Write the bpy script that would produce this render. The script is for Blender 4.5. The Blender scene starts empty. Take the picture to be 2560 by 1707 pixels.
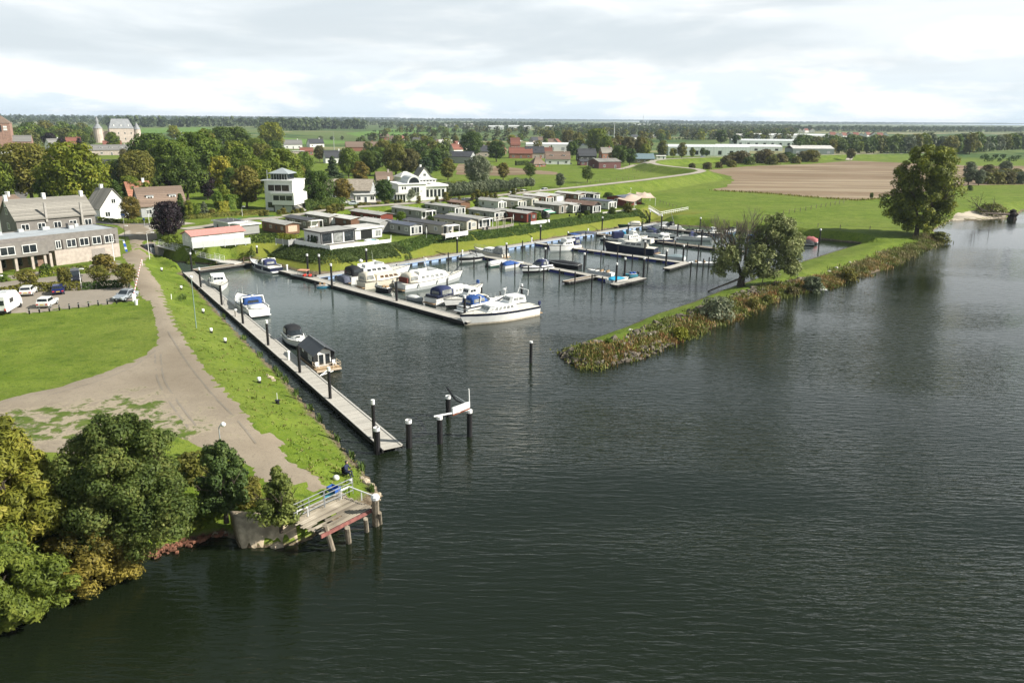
import bpy, bmesh, math, random
import numpy as np
from mathutils import Vector, Matrix, geometry
rnd = random.Random(7)
R = math.radians
S = bpy.context.scene
C = S.collection

# ------------------------------------------------------------------ camera
W0, H0, FPX = 2560., 1707., 1960.
PITCH = math.atan((853.5 - 296.) / FPX)
ROLL = math.atan(24. / 2560.)
CZ = 30.
cam = bpy.data.cameras.new('camera'); cam.sensor_width = 36.; cam.lens = 36. * FPX / W0
cam.clip_start = .5; cam.clip_end = 40000.
cam_o = bpy.data.objects.new('camera', cam); C.objects.link(cam_o)
cam_o.location = (0, 0, CZ)
cam_o.matrix_world = (Matrix.Translation((0, 0, CZ)) @ Matrix.Rotation(R(90) - PITCH, 4, 'X') @ Matrix.Rotation(ROLL, 4, 'Z'))
S.camera = cam_o
S.render.resolution_x, S.render.resolution_y = 1024, 682

# ------------------------------------------------------------------ light
SUN_AZ, SUN_EL = R(-8.), R(35.)          # azimuth measured from +X towards +Y
sd = Vector((math.cos(SUN_AZ) * math.cos(SUN_EL), math.sin(SUN_AZ) * math.cos(SUN_EL), math.sin(SUN_EL)))
sun = bpy.data.lights.new('sun', 'SUN'); sun.energy = 5.0; sun.angle = R(.5); sun.color = (1., .95, .86)
so = bpy.data.objects.new('sun', sun); C.objects.link(so); so.location = (60, 0, 120)
so.rotation_euler = sd.to_track_quat('Z', 'Y').to_euler()
SKY = .1
S.view_settings.view_transform = 'Standard'; S.view_settings.look = 'None'
S.view_settings.exposure = .72; S.view_settings.gamma = 1
S.cycles.max_bounces = 5; S.cycles.diffuse_bounces = 2; S.cycles.glossy_bounces = 3
S.cycles.transmission_bounces = 3; S.cycles.volume_bounces = 0
S.cycles.caustics_reflective = False; S.cycles.caustics_refractive = False

class NT:
    """small node-tree writer"""
    def __init__(s, tree): s.t = tree; tree.nodes.clear()
    def n(s, typ, **k):
        nd = s.t.nodes.new(typ)
        for a, v in k.items():
            if a == 'ins':
                for i, x in v.items():
                    if isinstance(x, tuple) and len(x) == 2 and hasattr(x[0], 'outputs'): s.t.links.new(x[0].outputs[x[1]], nd.inputs[i])
                    else: nd.inputs[i].default_value = x
            else: setattr(nd, a, v)
        return nd
    def mix(s, f, a, b, mode='MIX'):
        nd = s.n('ShaderNodeMix', data_type='RGBA', blend_type=mode)
        for i, x in ((0, f), (6, a), (7, b)):
            if isinstance(x, tuple) and hasattr(x[0], 'outputs'): s.t.links.new(x[0].outputs[x[1]], nd.inputs[i])
            elif i == 0: nd.inputs[i].default_value = x
            else: nd.inputs[i].default_value = (*x, 1) if len(x) == 3 else x
        return (nd, 2)
    def math(s, op, a, b=0., clamp=False):
        nd = s.n('ShaderNodeMath', operation=op, use_clamp=clamp)
        for i, x in ((0, a), (1, b)):
            if isinstance(x, tuple): s.t.links.new(x[0].outputs[x[1]], nd.inputs[i])
            else: nd.inputs[i].default_value = x
        return (nd, 0)
    def ss(s, x, lo, hi, a=0., b=1.):
        nd = s.n('ShaderNodeMapRange', interpolation_type='SMOOTHSTEP')
        s.t.links.new(x[0].outputs[x[1]], nd.inputs[0])
        for i, v in ((1, lo), (2, hi), (3, a), (4, b)): nd.inputs[i].default_value = v
        return (nd, 0)
    def noise(s, vec, scale, detail=3., rough=.55, dist=0.):
        nd = s.n('ShaderNodeTexNoise'); nd.inputs['Scale'].default_value = scale
        nd.inputs['Detail'].default_value = detail; nd.inputs['Roughness'].default_value = rough
        nd.inputs['Distortion'].default_value = dist
        if vec: s.t.links.new(vec[0].outputs[vec[1]], nd.inputs['Vector'])
        return (nd, 0)
    def map(s, vec, sc=(1, 1, 1), rot=(0, 0, 0), loc=(0, 0, 0)):
        nd = s.n('ShaderNodeMapping'); s.t.links.new(vec[0].outputs[vec[1]], nd.inputs[0])
        nd.inputs[1].default_value = loc; nd.inputs[2].default_value = rot; nd.inputs[3].default_value = sc
        return (nd, 0)

w = bpy.data.worlds.new('World'); S.world = w; w.use_nodes = True
k = NT(w.node_tree)
sky = k.n('ShaderNodeTexSky', sky_type='NISHITA', sun_disc=False)
sky.sun_elevation = SUN_EL; sky.sun_rotation = R(90) - SUN_AZ; sky.air_density = 1.2; sky.dust_density = 1.5
tc = k.n('ShaderNodeTexCoord')
sep = k.n('ShaderNodeSeparateXYZ'); k.t.links.new(tc.outputs['Generated'], sep.inputs[0])
v1 = k.map((tc, 'Generated'), (1.6, 1.6, 9.5), loc=(3.1, 1.3, .2)); n1 = k.noise(v1, 1.5, 7., .52, .35)
v2 = k.map((tc, 'Generated'), (2.6, 2.6, 10.), loc=(7.7, 2.3, 1.4)); n2 = k.noise(v2, 2., 7., .58, .3)
zf = (sep, 2)
dark = k.ss(n1, .44, .62)
white = k.ss(n2, .46, .60)
base = k.mix(k.ss(zf, -.01, .10), (5.1, 5.9, 6.45), (6.3, 6.65, 6.85))
c1 = k.mix(k.math('MULTIPLY', white, .75), base, (8.0, 7.95, 7.8))
dk = k.math('MULTIPLY', dark, k.ss(zf, .012, .07, .15, .95))
c2 = k.mix(dk, c1, (4.9, 5.4, 5.75))
cover = k.ss(zf, .15, .42, .94, .06)
cover = k.math('MULTIPLY', cover, k.ss(n1, .2, .7, 1.06, .9), True)
sk2 = k.mix(.8, (sky, 0), (1.45, 1.78, 1.85))
col = k.mix(cover, sk2, c2)
k.n('ShaderNodeOutputWorld', ins={0: (k.n('ShaderNodeBackground', ins={0: col, 1: SKY}), 0)})

# ------------------------------------------------------------------ pixel <-> place
def ray(px, py):
    u, v = px - W0 / 2, -(py - H0 / 2)
    c, s = math.cos(ROLL), math.sin(ROLL)
    u, v = (u * c - v * s) / FPX, (u * s + v * c) / FPX
    cp, sp = math.cos(PITCH), math.sin(PITCH)
    return u, cp + sp * v, -sp + cp * v
def at(px, py, z=0.):
    d = ray(px, py); t = (z - CZ) / d[2]
    return Vector((d[0] * t, d[1] * t, z))
def pixy(p):
    x, y, z = p[0], p[1], p[2] - CZ
    cp, sp = math.cos(PITCH), math.sin(PITCH)
    dep, up = cp * y - sp * z, sp * y + cp * z
    u, v = x / dep * FPX, up / dep * FPX
    c, s = math.cos(ROLL), math.sin(ROLL)
    return W0 / 2 + u * c + v * s, H0 / 2 - (-u * s + v * c)
def height_to(p, top):
    lo, hi = 0., 90.
    for _ in range(36):
        m = (lo + hi) / 2
        if pixy((p[0], p[1], p[2] + m))[1] > top: lo = m
        else: hi = m
    return lo
def pxm(p): return FPX / math.hypot(p[0], p[1], p[2] - CZ)    # photo pixels per metre at a place

# ------------------------------------------------------------------ materials
MATS = {}
def mat(name, col, rough=.6, metal=0., var=.12, scale=3., bump=0., bscale=20., spec=.4, stretch=(1, 1, 1), col2=None):
    if name in MATS: return MATS[name]
    m = bpy.data.materials.new(name); m.use_nodes = True; k = NT(m.node_tree)
    tc = k.n('ShaderNodeTexCoord'); v = k.map((tc, 'Object'), stretch)
    nz = k.noise(v, scale, 4.)
    lo = tuple(max(0, c * (1 - var)) for c in col); hi = col2 or tuple(min(1, c * (1 + var)) for c in col)
    c = k.mix(k.ss(nz, .3, .7), lo, hi)
    b = k.n('ShaderNodeBsdfPrincipled', ins={'Base Color': c, 'Roughness': rough, 'Metallic': metal, 'Specular IOR Level': spec})
    if bump:
        nb = k.noise(v, bscale, 3.)
        bp = k.n('ShaderNodeBump', ins={'Strength': .6, 'Distance': bump, 'Height': nb}); k.t.links.new(bp.outputs[0], b.inputs['Normal'])
    k.n('ShaderNodeOutputMaterial', ins={0: (b, 0)})
    MATS[name] = m; return m
def banded(name, col, gap, period, axis=0, frac=.12, rough=.7, var=.18, spec=.3):
    """boards, planks, tiles or panels: lines across one local axis"""
    if name in MATS: return MATS[name]
    m = bpy.data.materials.new(name); m.use_nodes = True; k = NT(m.node_tree)
    tc = k.n('ShaderNodeTexCoord'); sp = k.n('ShaderNodeSeparateXYZ'); k.t.links.new(tc.outputs['Object'], sp.inputs[0])
    x = k.math('DIVIDE', (sp, axis), period); fr = k.math('FRACT', x); fl = k.math('FLOOR', x)
    wn = k.n('ShaderNodeTexWhiteNoise', noise_dimensions='1D'); k.t.links.new(fl[0].outputs[0], wn.inputs['W'])
    nz = k.noise((tc, 'Object'), 2.2, 5.)
    f = k.math('ADD', k.math('MULTIPLY', (wn, 0), .5), k.math('MULTIPLY', nz, .5))
    c = k.mix(k.ss(f, .2, .8), tuple(a * (1 - var) for a in col), tuple(min(1, a * (1 + var)) for a in col))
    c = k.mix(k.math('LESS_THAN', fr, frac), c, gap)
    b = k.n('ShaderNodeBsdfPrincipled', ins={'Base Color': c, 'Roughness': rough, 'Specular IOR Level': spec})
    k.n('ShaderNodeOutputMaterial', ins={0: (b, 0)})
    MATS[name] = m; return m
def leafmat(name, lo, mid, hi, trans=.34, ovar=.3):
    if name in MATS: return MATS[name]
    m = bpy.data.materials.new(name); m.use_nodes = True; k = NT(m.node_tree)
    g = k.n('ShaderNodeNewGeometry'); oi = k.n('ShaderNodeObjectInfo')
    r = (g, 'Random Per Island')
    tc = k.n('ShaderNodeTexCoord'); nz = k.noise((tc, 'Object'), .45, 2.)
    f = k.math('ADD', k.math('MULTIPLY', r, .45), k.math('MULTIPLY', k.ss(nz, .3, .7), .55))
    c = k.mix(k.ss(f, .0, .55), lo, mid); c = k.mix(k.ss(f, .5, 1.), c, hi)
    br = k.math('ADD', k.math('MULTIPLY', (oi, 'Random'), ovar), 1 - ovar / 2)
    hs = k.n('ShaderNodeHueSaturation', ins={'Color': c, 'Value': br})
    k.t.links.new(k.math('ADD', k.math('MULTIPLY', (oi, 'Random'), -.035 if ovar else 0.), .505 if ovar else .492)[0].outputs[0], hs.inputs['Hue'])
    b = k.n('ShaderNodeBsdfPrincipled', ins={'Base Color': (hs, 0), 'Roughness': .62, 'Specular IOR Level': .25})
    tr = k.n('ShaderNodeBsdfTranslucent', ins={'Color': (hs, 0)})
    mx = k.n('ShaderNodeMixShader', ins={0: trans, 1: (b, 0), 2: (tr, 0)})
    k.n('ShaderNodeOutputMaterial', ins={0: (mx, 0)})
    MATS[name] = m; return m

WHITE = mat('white_paint', (.80, .80, .78), .5, var=.04)
GEL = mat('white_gelcoat', (.80, .80, .77), .42, var=.05, scale=1.2, spec=.5)
CREAM = mat('cream_gelcoat', (.70, .65, .53), .42, var=.05, spec=.5)
GREYGEL = mat('grey_gelcoat', (.42, .44, .44), .3, var=.06)
NAVY = mat('navy_gelcoat', (.012, .016, .04), .25, var=.1, spec=.5)
BLACK = mat('black_paint', (.012, .012, .014), .45, var=.2)
RUBBER = mat('black_rubber', (.015, .015, .015), .8, var=.3)
GLASS = mat('dark_glass', (.02, .026, .03), .08, var=.3, scale=.6, spec=.8)
PALEGLASS = mat('curtained_glass', (.22, .23, .22), .4, var=.45, scale=1.6, spec=.7)
STEEL = mat('stainless_steel', (.6, .62, .63), .25, .9, var=.05)
GALV = mat('galvanised_steel', (.42, .44, .45), .5, .4, var=.12)
NAVYC = mat('navy_canvas', (.018, .026, .085), .8, var=.2, bump=.02, bscale=6)
BLUEC = mat('blue_canvas', (.022, .075, .26), .8, var=.2, bump=.02, bscale=6)
BLACKC = mat('black_canvas', (.014, .015, .018), .8, var=.25, bump=.02, bscale=6)
GREYC = mat('grey_canvas', (.25, .26, .26), .85, var=.15, bump=.03, bscale=5)
DGREYC = mat('slate_canvas', (.085, .095, .13), .85, var=.18, bump=.03, bscale=5)
WHITEC = mat('white_canvas', (.62, .63, .61), .85, var=.1, bump=.04, bscale=4)
SANDC = mat('sand_canvas', (.62, .57, .46), .85, var=.1, bump=.02, bscale=5)
TURQC = mat('turquoise_canvas', (.02, .30, .50), .7, var=.12)
REDC = mat('red_canvas', (.45, .09, .08), .8, var=.12)
MAROON = mat('maroon_canvas', (.13, .03, .02), .8, var=.3)
TEAK = mat('teak_deck', (.30, .20, .11), .6, var=.2, stretch=(1, 9, 1))
ORANGE = mat('orange_plastic', (.62, .17, .05), .5, var=.08)
RED = mat('red_paint', (.50, .045, .03), .45, var=.12)
RUST = mat('rusty_steel', (.20, .06, .03), .85, var=.4, scale=6)
YELLOW = mat('yellow_paint', (.6, .42, .04), .5)
BLUEP = mat('blue_plastic', (.03, .10, .36), .45, var=.12)
CYANP = mat('cyan_plastic', (.10, .40, .52), .45, var=.12)
GREENP = mat('dark_green_paint', (.02, .07, .05), .35, var=.1)
PILE = mat('tarred_steel', (.012, .011, .012), .55, var=.35, scale=1.5, stretch=(1, 1, .3))
BARK = mat('bark', (.085, .065, .048), .9, var=.35, scale=5, bump=.05, bscale=9, stretch=(1, 1, .25))
DEADWOOD = mat('dead_wood', (.20, .165, .125), .9, var=.3, scale=5, stretch=(1, 1, .25))
OLDWOOD = mat('weathered_timber', (.26, .22, .165), .85, var=.35, scale=4, stretch=(1, 1, .2), bump=.02, bscale=12)
CONC = mat('concrete', (.36, .34, .31), .85, var=.15, scale=2)
ROCK = mat('rubble_stone', (.125, .105, .08), .9, var=.5, scale=1.2)
BRICK = mat('red_brick', (.30, .135, .09), .85, var=.25, scale=2.)
PALEBRICK = mat('pale_brick', (.42, .36, .315), .85, var=.14, scale=1.4)
TAUPE = mat('taupe_brick', (.195, .18, .165), .85, var=.12, scale=1.2)

# ------------------------------------------------------------------ mesh helpers
class MB:
    def __init__(s): s.v = []; s.f = []; s.m = []
    def add(s, vs, fs, mi=0):
        o = len(s.v); s.v += [tuple(p) for p in vs]; s.f += [tuple(o + i for i in f) for f in fs]; s.m += [mi] * len(fs); return s
    def box(s, x0, x1, y0, y1, z0, z1, mi=0, b=0.):
        if b:                       # chamfered top and sides
            ring = lambda q, z: [(x0 + q, y0, z), (x1 - q, y0, z), (x1, y0 + q, z), (x1, y1 - q, z), (x1 - q, y1, z), (x0 + q, y1, z), (x0, y1 - q, z), (x0, y0 + q, z)]
            cx, cy = (x0 + x1) / 2, (y0 + y1) / 2
            sh = lambda r, q: [(cx + (x - cx) * (1 - 2 * q / (x1 - x0)), cy + (y - cy) * (1 - 2 * q / (y1 - y0)), z) for x, y, z in r]
            return s.loft([ring(b, z0), ring(b, z1 - b), sh(ring(b, z1), b)], mi)
        return s.add([(x0, y0, z0), (x1, y0, z0), (x1, y1, z0), (x0, y1, z0), (x0, y0, z1), (x1, y0, z1), (x1, y1, z1), (x0, y1, z1)],
                     [(0, 3, 2, 1), (4, 5, 6, 7), (0, 1, 5, 4), (1, 2, 6, 5), (2, 3, 7, 6), (3, 0, 4, 7)], mi)
    def loft(s, rings, mi=0, cap0=True, cap1=True, closed=True):
        n = len(rings[0]); vs = [p for r in rings for p in r]; fs = []
        for a in range(len(rings) - 1):
            for i in range(n if closed else n - 1):
                j = (i + 1) % n; fs.append((a * n + i, a * n + j, (a + 1) * n + j, (a + 1) * n + i))
        if cap0: fs.append(tuple(range(n - 1, -1, -1)))
        if cap1: fs.append(tuple((len(rings) - 1) * n + i for i in range(n)))
        return s.add(vs, fs, mi)
    def prism(s, poly, z0, z1, mi=0): return s.loft([[(x, y, z0) for x, y in poly], [(x, y, z1) for x, y in poly]], mi)
    def tube(s, p0, p1, r, r1=None, n=6, mi=0):
        p0, p1 = Vector(p0), Vector(p1); d = (p1 - p0)
        if d.length < 1e-6: return s
        d.normalize(); a = d.orthogonal().normalized(); b = d.cross(a); r1 = r if r1 is None else r1
        cs = [(math.cos(2 * math.pi * i / n), math.sin(2 * math.pi * i / n)) for i in range(n)]
        return s.loft([[p0 + (a * c + b * q) * r for c, q in cs], [p1 + (a * c + b * q) * r1 for c, q in cs]], mi)
    def path(s, pts, r, r1=None, n=5, mi=0):
        r1 = r if r1 is None else r1; m = len(pts) - 1
        for i in range(m): s.tube(pts[i], pts[i + 1], r + (r1 - r) * i / m, r + (r1 - r) * (i + 1) / m, n, mi)
        return s
    def cyl(s, x, y, z0, z1, r, r1=None, n=12, mi=0): return s.tube((x, y, z0), (x, y, z1), r, r1, n, mi)
    def lathe(s, prof, n=14, x=0, y=0, mi=0):
        return s.loft([[(x + r * math.cos(2 * math.pi * i / n), y + r * math.sin(2 * math.pi * i / n), z) for i in range(n)] for r, z in prof], mi)
    def mesh(s, name, mats, smooth=False):
        me = bpy.data.meshes.new(name); me.from_pydata(s.v, [], s.f)
        for m in (mats if isinstance(mats, (list, tuple)) else [mats]): me.materials.append(m)
        if any(s.m): me.polygons.foreach_set('material_index', s.m)
        if smooth: me.polygons.foreach_set('use_smooth', [True] * len(s.f))
        me.update(); return me
    def build(s, name, mats, parent=None, smooth=False, loc=None, rz=0.):
        o = bpy.data.objects.new(name, s.mesh(name, mats, smooth)); C.objects.link(o); o.parent = parent
        if loc is not None: o.location = loc
        if rz: o.rotation_euler.z = rz
        return o
def tag(o, label=None, cat=None, group=None, kind=None):
    if label: o['label'] = label
    if cat: o['category'] = cat
    if group: o['group'] = group
    if kind: o['kind'] = kind
    return o
def thing(name, label, cat, loc=(0, 0, 0), rz=0., group=None, sc=1.):
    o = bpy.data.objects.new(name, None); C.objects.link(o); o.empty_display_size = .3
    o.location = loc; o.rotation_euler.z = rz; o.scale = (sc, sc, sc)
    return tag(o, label, cat, group)
def kids(o): return [c for c in bpy.data.objects if c.parent == o]
def dup(src, loc, rz=0., label=None, sc=None):
    def cp(o, par):
        c = o.copy(); C.objects.link(c); c.parent = par
        for ch in tree[o.name]: cp(ch, c)
        return c
    tree = {}
    def collect(o):
        tree[o.name] = kids(o)
        for ch in tree[o.name]: collect(ch)
    collect(src)
    c = cp(src, None); c.location = loc; c.rotation_euler.z = rz
    if sc: c.scale = (sc, sc, sc) if not isinstance(sc, tuple) else sc
    if label: c['label'] = label
    return c
def np_mesh(name, verts, quads, mats, smooth=False):
    me = bpy.data.meshes.new(name); nv, nf = len(verts), len(quads); kk = quads.shape[1]
    me.vertices.add(nv); me.vertices.foreach_set('co', verts.astype(np.float32).ravel())
    me.loops.add(nf * kk); me.loops.foreach_set('vertex_index', quads.astype(np.int32).ravel())
    me.polygons.add(nf); me.polygons.foreach_set('loop_start', np.arange(0, nf * kk, kk, dtype=np.int32))
    me.polygons.foreach_set('loop_total', np.full(nf, kk, dtype=np.int32))
    if smooth: me.polygons.foreach_set('use_smooth', np.ones(nf, dtype=bool))
    for m in (mats if isinstance(mats, (list, tuple)) else [mats]): me.materials.append(m)
    me.update(calc_edges=True); me.validate(); return me
# ------------------------------------------------------------------ shoreline, heights
SHORE = [  # photo pixels on the water line, bank width (m)
 (0,1500,6),(150,1462,5),(300,1415,4),(366,1391,4),(429,1370,4),(497,1349,4),(560,1337,3),(590,1352,1.2),(604,1370,1.0),(724,1364,1.0),(770,1352,2),(860,1290,4),(935,1262,4),
 (958,1240,4),(941,1213,5),(898,1158,6),(872,1130,7),(800,1045,8),(761,1000,8),(715,946,8),(650,885,8),(574,808,8),(539,770,8),(497,724,8),(470,697,7),(446,680,6),(404,650,4),(398,643,4),
 (450,655,5),(535,660,5),(572,650,8),(622,650,9),(705,669,9),(785,688,10),(840,680,10),(919,668,10),(1050,647,10),(1196,626,10),(1450,584,10),(1569,565,9),(1625,556,6),
 (1649,557,4),(1673,563,4),(1750,567,4),(1768,570,4),(1853,577,4),(1904,580,3),(1996,593,2.4),(2100,603,2.4),(2150,608,3),(2150,610,7),
 (2100,624,7),(1998,656,6),(1921,685,6),(1856,708,6),(1805,725,5.5),(1720,759,5),(1635,787,4.5),(1550,823,4),(1465,853,4),(1410,872,3.5),
 (1401,884,3),(1422,904,3),(1473,921,3),(1550,908,3.5),(1601,895,4),(1635,882,4),(1699,853,4.5),(1763,825,5),(1805,810,5),(1860,789,5.5),(1911,763,6),(1975,736,6),(2081,721,7),(2103,704,7),(2188,682,7),(2273,644,7),
 (2281,632,6),(2333,617,5),(2364,603,4),(2341,587,4),(2334,576,4),(2353,564,4),(2376,553,6),(2389,551,8),(2443,551,10),(2504,545,9),(2534,547,5),(2560,526,6),(2700,512,6)]
P0 = [tuple(at(x, y, 0).xy) for x, y, _ in SHORE]
BW = [b for _, _, b in SHORE]
P0 += [(420, 360), (900, 640), (9500, 2500), (9500, 11000), (-9500, 11000), (-9500, -400), (-120, -400), (-75, -20), (-50, 26)]
BW += [6] * 9
SP = np.array(P0); SB = np.array(BW)
def seg_dist(P, poly, closed=True):
    A = poly; B = np.roll(poly, -1, 0)
    if not closed: A, B = A[:-1], B[:-1]
    best = np.full(len(P), 1e18); idx = np.zeros(len(P), int)
    for i in range(len(A)):
        d = B[i] - A[i]; L = d @ d
        t = np.clip(((P - A[i]) @ d) / max(L, 1e-9), 0, 1)
        q = P - (A[i] + t[:, None] * d); dd = (q * q).sum(1)
        m = dd < best; best[m] = dd[m]; idx[m] = i
    return np.sqrt(best), idx
def inside(P, poly):
    x, y = P[:, 0], P[:, 1]; r = np.zeros(len(P), bool); n = len(poly)
    for i in range(n):
        x0, y0 = poly[i]; x1, y1 = poly[(i + 1) % n]
        c = ((y0 > y) != (y1 > y)); 
        with np.errstate(divide='ignore', invalid='ignore'): r ^= c & (x < (x1 - x0) * (y - y0) / (y1 - y0 + 1e-12) + x0)
    return r
def sm(x, a, b): t = np.clip((x - a) / (b - a), 0, 1); return t * t * (3 - 2 * t)
def W(pts, z): return np.array([tuple(at(x, y, z).xy) for x, y in pts])
TERR = W([(455,606),(468,632),(630,606),(700,600),(726,607),(826,628),(972,611),(1050,594),(1169,585),(1261,574),(1331,561),(1450,544),(1506,535),(1588,527),(1625,512),(1560,492),(1400,492),(1100,520),(800,548),(640,560),(470,575)], 3.3)
ROADPX = [(455,560),(535,551),(603,543),(700,539),(785,531),(887,518),(972,513),(1050,507),(1196,495),(1339,479),(1450,468),(1605,451),(1690,440),(1740,433),(1757,428),(1743,423),(1690,418),(1648,413),(1628,407),(1634,402),(1669,398),(1754,394),(1850,391.5),(1962,390),(2123,386),(2269,384),(2362,377),(2450,375),(2620,374)]
ROAD = W(ROADPX, 5.5)
HEAD = W([(0,1490),(420,1360),(560,1320),(800,1240),(900,1180),(800,1045),(650,885),(539,770),(404,650),(300,640),(-200,700),(-300,1300)], 2.5)
BRK = W([(2150,609),(1998,656),(1805,725),(1635,787),(1401,884),(1473,921),(1635,882),(1805,810),(1975,736),(2188,682),(2290,640),(2300,600)], 1.)
def heights(P):
    d, i = seg_dist(P, SP); ins = inside(P, SP)
    wd = SB[i]
    T = np.full(len(P), 2.2)
    hd, _ = seg_dist(P, HEAD); hi = inside(P, HEAD); T = np.where(hi, 2.2 + .8 * sm(hd, 0, 8), T)
    # village ground to the north-west rises
    T = T + 1.6 * sm(-P[:, 0] - .45 * (P[:, 1] - 150) * .6, 40, 85) * sm(P[:, 1], 150, 185)
    bi = inside(P, BRK); bd, _ = seg_dist(P, BRK); sb = np.where(bi, bd, -bd)
    T = T - .9 * sm(sb, -8, 3)
    tip = at(705, 1290, 0); T = T - 1.0 * sm(np.hypot(P[:, 0] - tip.x, P[:, 1] - tip.y), 16, 5)
    z = T * np.clip(d / wd, 0, 1) ** .9
    nsh = (i >= 30) & (i <= 40)
    z = np.where(nsh, np.minimum(z, .55 + .11 * d), z)
    td, _ = seg_dist(P, TERR); ti = inside(P, TERR); ds = np.where(ti, 0, td)
    z = np.maximum(z, np.minimum(3.3 - .5 * ds, 3.3) * (ds < 6.5))
    rd, ri = seg_dist(P, ROAD, False)
    crown = 5.5 - np.maximum(0, rd - 3.0) * .42
    crown = np.where(ri < 4, np.minimum(crown, 4.2 + .35 * ri), crown)
    z = np.where(rd < 12, np.maximum(z, crown), z)
    z = np.where(ins, np.maximum(z, .03), -np.minimum(1.8, .2 + d * .5))
    return z, np.where(nsh & ~ti, 1., 0.) * ins * sm(d, 24, 13)
def axis(a, b, st, far0, far1, g):
    c = list(np.arange(a, b, st)); s = st; x = c[-1]
    while x < far1: s *= g; x += s; c.append(x)
    s = st; x = a; pre = []
    while x > far0: s *= g; x -= s; pre.append(x)
    return np.array(pre[::-1] + c)
XS = axis(-110, 130, .85, -9000, 9000, 1.09)
YS = np.concatenate([axis(34, 260, .85, -200, 260, 1.25), ])
yy = [YS[-1]]; s = .85
while yy[-1] < 9500: s = min(s * 1.012, 2.6) if yy[-1] < 620 else s * 1.09; yy.append(yy[-1] + s)
YS = np.concatenate([YS[:-1], np.array(yy)])
GX, GY = np.meshgrid(XS, YS); GP = np.stack([GX.ravel(), GY.ravel()], 1)
ZZ, DRY = heights(GP)
ng = np.random.default_rng(3)
ZZ = ZZ + np.where((ZZ > .2) & (np.abs(GP[:, 0]) < 140) & (GP[:, 1] < 260), ng.normal(0, .018, len(ZZ)), 0)
ZG = ZZ.reshape(len(YS), len(XS))
def ground(x, y):
    x = min(max(x, XS[0]), XS[-1] - .01); y = min(max(y, YS[0]), YS[-1] - .01)
    i = np.searchsorted(XS, x, 'right') - 1; j = np.searchsorted(YS, y, 'right') - 1
    i = min(max(i, 0), len(XS) - 2); j = min(max(j, 0), len(YS) - 2)
    fx = (x - XS[i]) / (XS[i + 1] - XS[i]); fy = (y - YS[j]) / (YS[j + 1] - YS[j])
    a = ZG[j, i] * (1 - fx) + ZG[j, i + 1] * fx; b = ZG[j + 1, i] * (1 - fx) + ZG[j + 1, i + 1] * fx
    return float(a * (1 - fy) + b * fy)
def on(px, py, dz=0.):
    z = 3.
    for _ in range(9): p = at(px, py, z); z = .4 * z + .6 * max(ground(p.x, p.y), 0)
    p = at(px, py, z); return Vector((p.x, p.y, ground(p.x, p.y) + dz))

def ground_mat():
    m = bpy.data.materials.new('grass_and_soil'); m.use_nodes = True; k = NT(m.node_tree)
    g = k.n('ShaderNodeNewGeometry'); P = (g, 'Position')
    sp = k.n('ShaderNodeSeparateXYZ'); k.t.links.new(g.outputs['Position'], sp.inputs[0])
    big = k.noise(P, .035, 3.); mid = k.noise(P, .22, 4.); fin = k.noise(P, 2.3, 4., .7); vf = k.noise(P, 9., 2.)
    gr = k.mix(k.ss(mid, .35, .7), (.100, .152, .013), (.155, .212, .025))
    gr = k.mix(k.math('MULTIPLY', k.ss(big, .42, .68), .55), gr, (.16, .19, .036))
    md = k.noise(P, .75, 5., .7, .5); gr = k.mix(k.math('MULTIPLY', k.ss(md, .52, .66), .6), gr, (.048, .09, .008)); gr = k.mix(k.math('MULTIPLY', k.ss(md, .46, .32), .4), gr, (.19, .20, .05))
    gr = k.mix(k.math('MULTIPLY', k.ss(fin, .50, .72), .65), gr, (.045, .085, .012))
    gr = k.mix(k.math('MULTIPLY', k.ss(vf, .55, .75), .35), gr, (.15, .2, .05))
    at_ = k.n('ShaderNodeAttribute', attribute_name='dry')
    dryc = k.mix(k.ss(mid, .3, .7), (.20, .20, .035), (.155, .18, .026)); dryc = k.mix(k.math('MULTIPLY', k.ss(fin, .5, .7), .5), dryc, (.075, .10, .015))
    gr = k.mix(k.math('MULTIPLY', (at_, 2), .8), gr, dryc)
    # far farmland: patchwork of fields
    vo = k.n('ShaderNodeTexVoronoi', distance='CHEBYCHEV', ins={'Scale': 1.}); mp = k.map(P, (.0021, .0075, 1), (0, 0, .25)); k.t.links.new(mp[0].outputs[0], vo.inputs['Vector'])
    wn = k.n('ShaderNodeSeparateColor'); k.t.links.new(vo.outputs['Color'], wn.inputs[0])
    fc = k.mix(k.ss((wn, 0), .2, .5), (.05, .085, .022), (.10, .135, .04)); fc = k.mix(k.ss((wn, 1), .62, .7), fc, (.24, .22, .12)); fc = k.mix(k.ss((wn, 2), .72, .8), fc, (.04, .085, .022))
    st = k.noise(k.map(P, (.002, .05, 1), (0, 0, .25)), 1.2, 3.); fc = k.mix(k.math('MULTIPLY', k.ss(st, .45, .6), .45), fc, (.17, .22, .075))
    far = k.ss((sp, 1), 600., 700.); c = k.mix(far, gr, fc)
    # mud and shingle by the water
    zz = k.math('ADD', (sp, 2), k.math('MULTIPLY', k.math('SUBTRACT', mid, .5), .8))
    mud = k.mix(k.ss(fin, .35, .65), (.075, .055, .035), (.20, .16, .11))
    c = k.mix(k.ss(zz, .12, .42), mud, c)
    b = k.n('ShaderNodeBsdfPrincipled', ins={'Base Color': c, 'Roughness': .85, 'Specular IOR Level': .12})
    hb = k.math('ADD', k.math('MULTIPLY', fin, .8), k.math('MULTIPLY', vf, .3))
    bp = k.n('ShaderNodeBump', ins={'Strength': .8, 'Distance': .22, 'Height': hb}); k.t.links.new(bp.outputs[0], b.inputs['Normal'])
    k.n('ShaderNodeOutputMaterial', ins={0: (b, 0)})
    return m
nx, ny = len(XS), len(YS)
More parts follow.
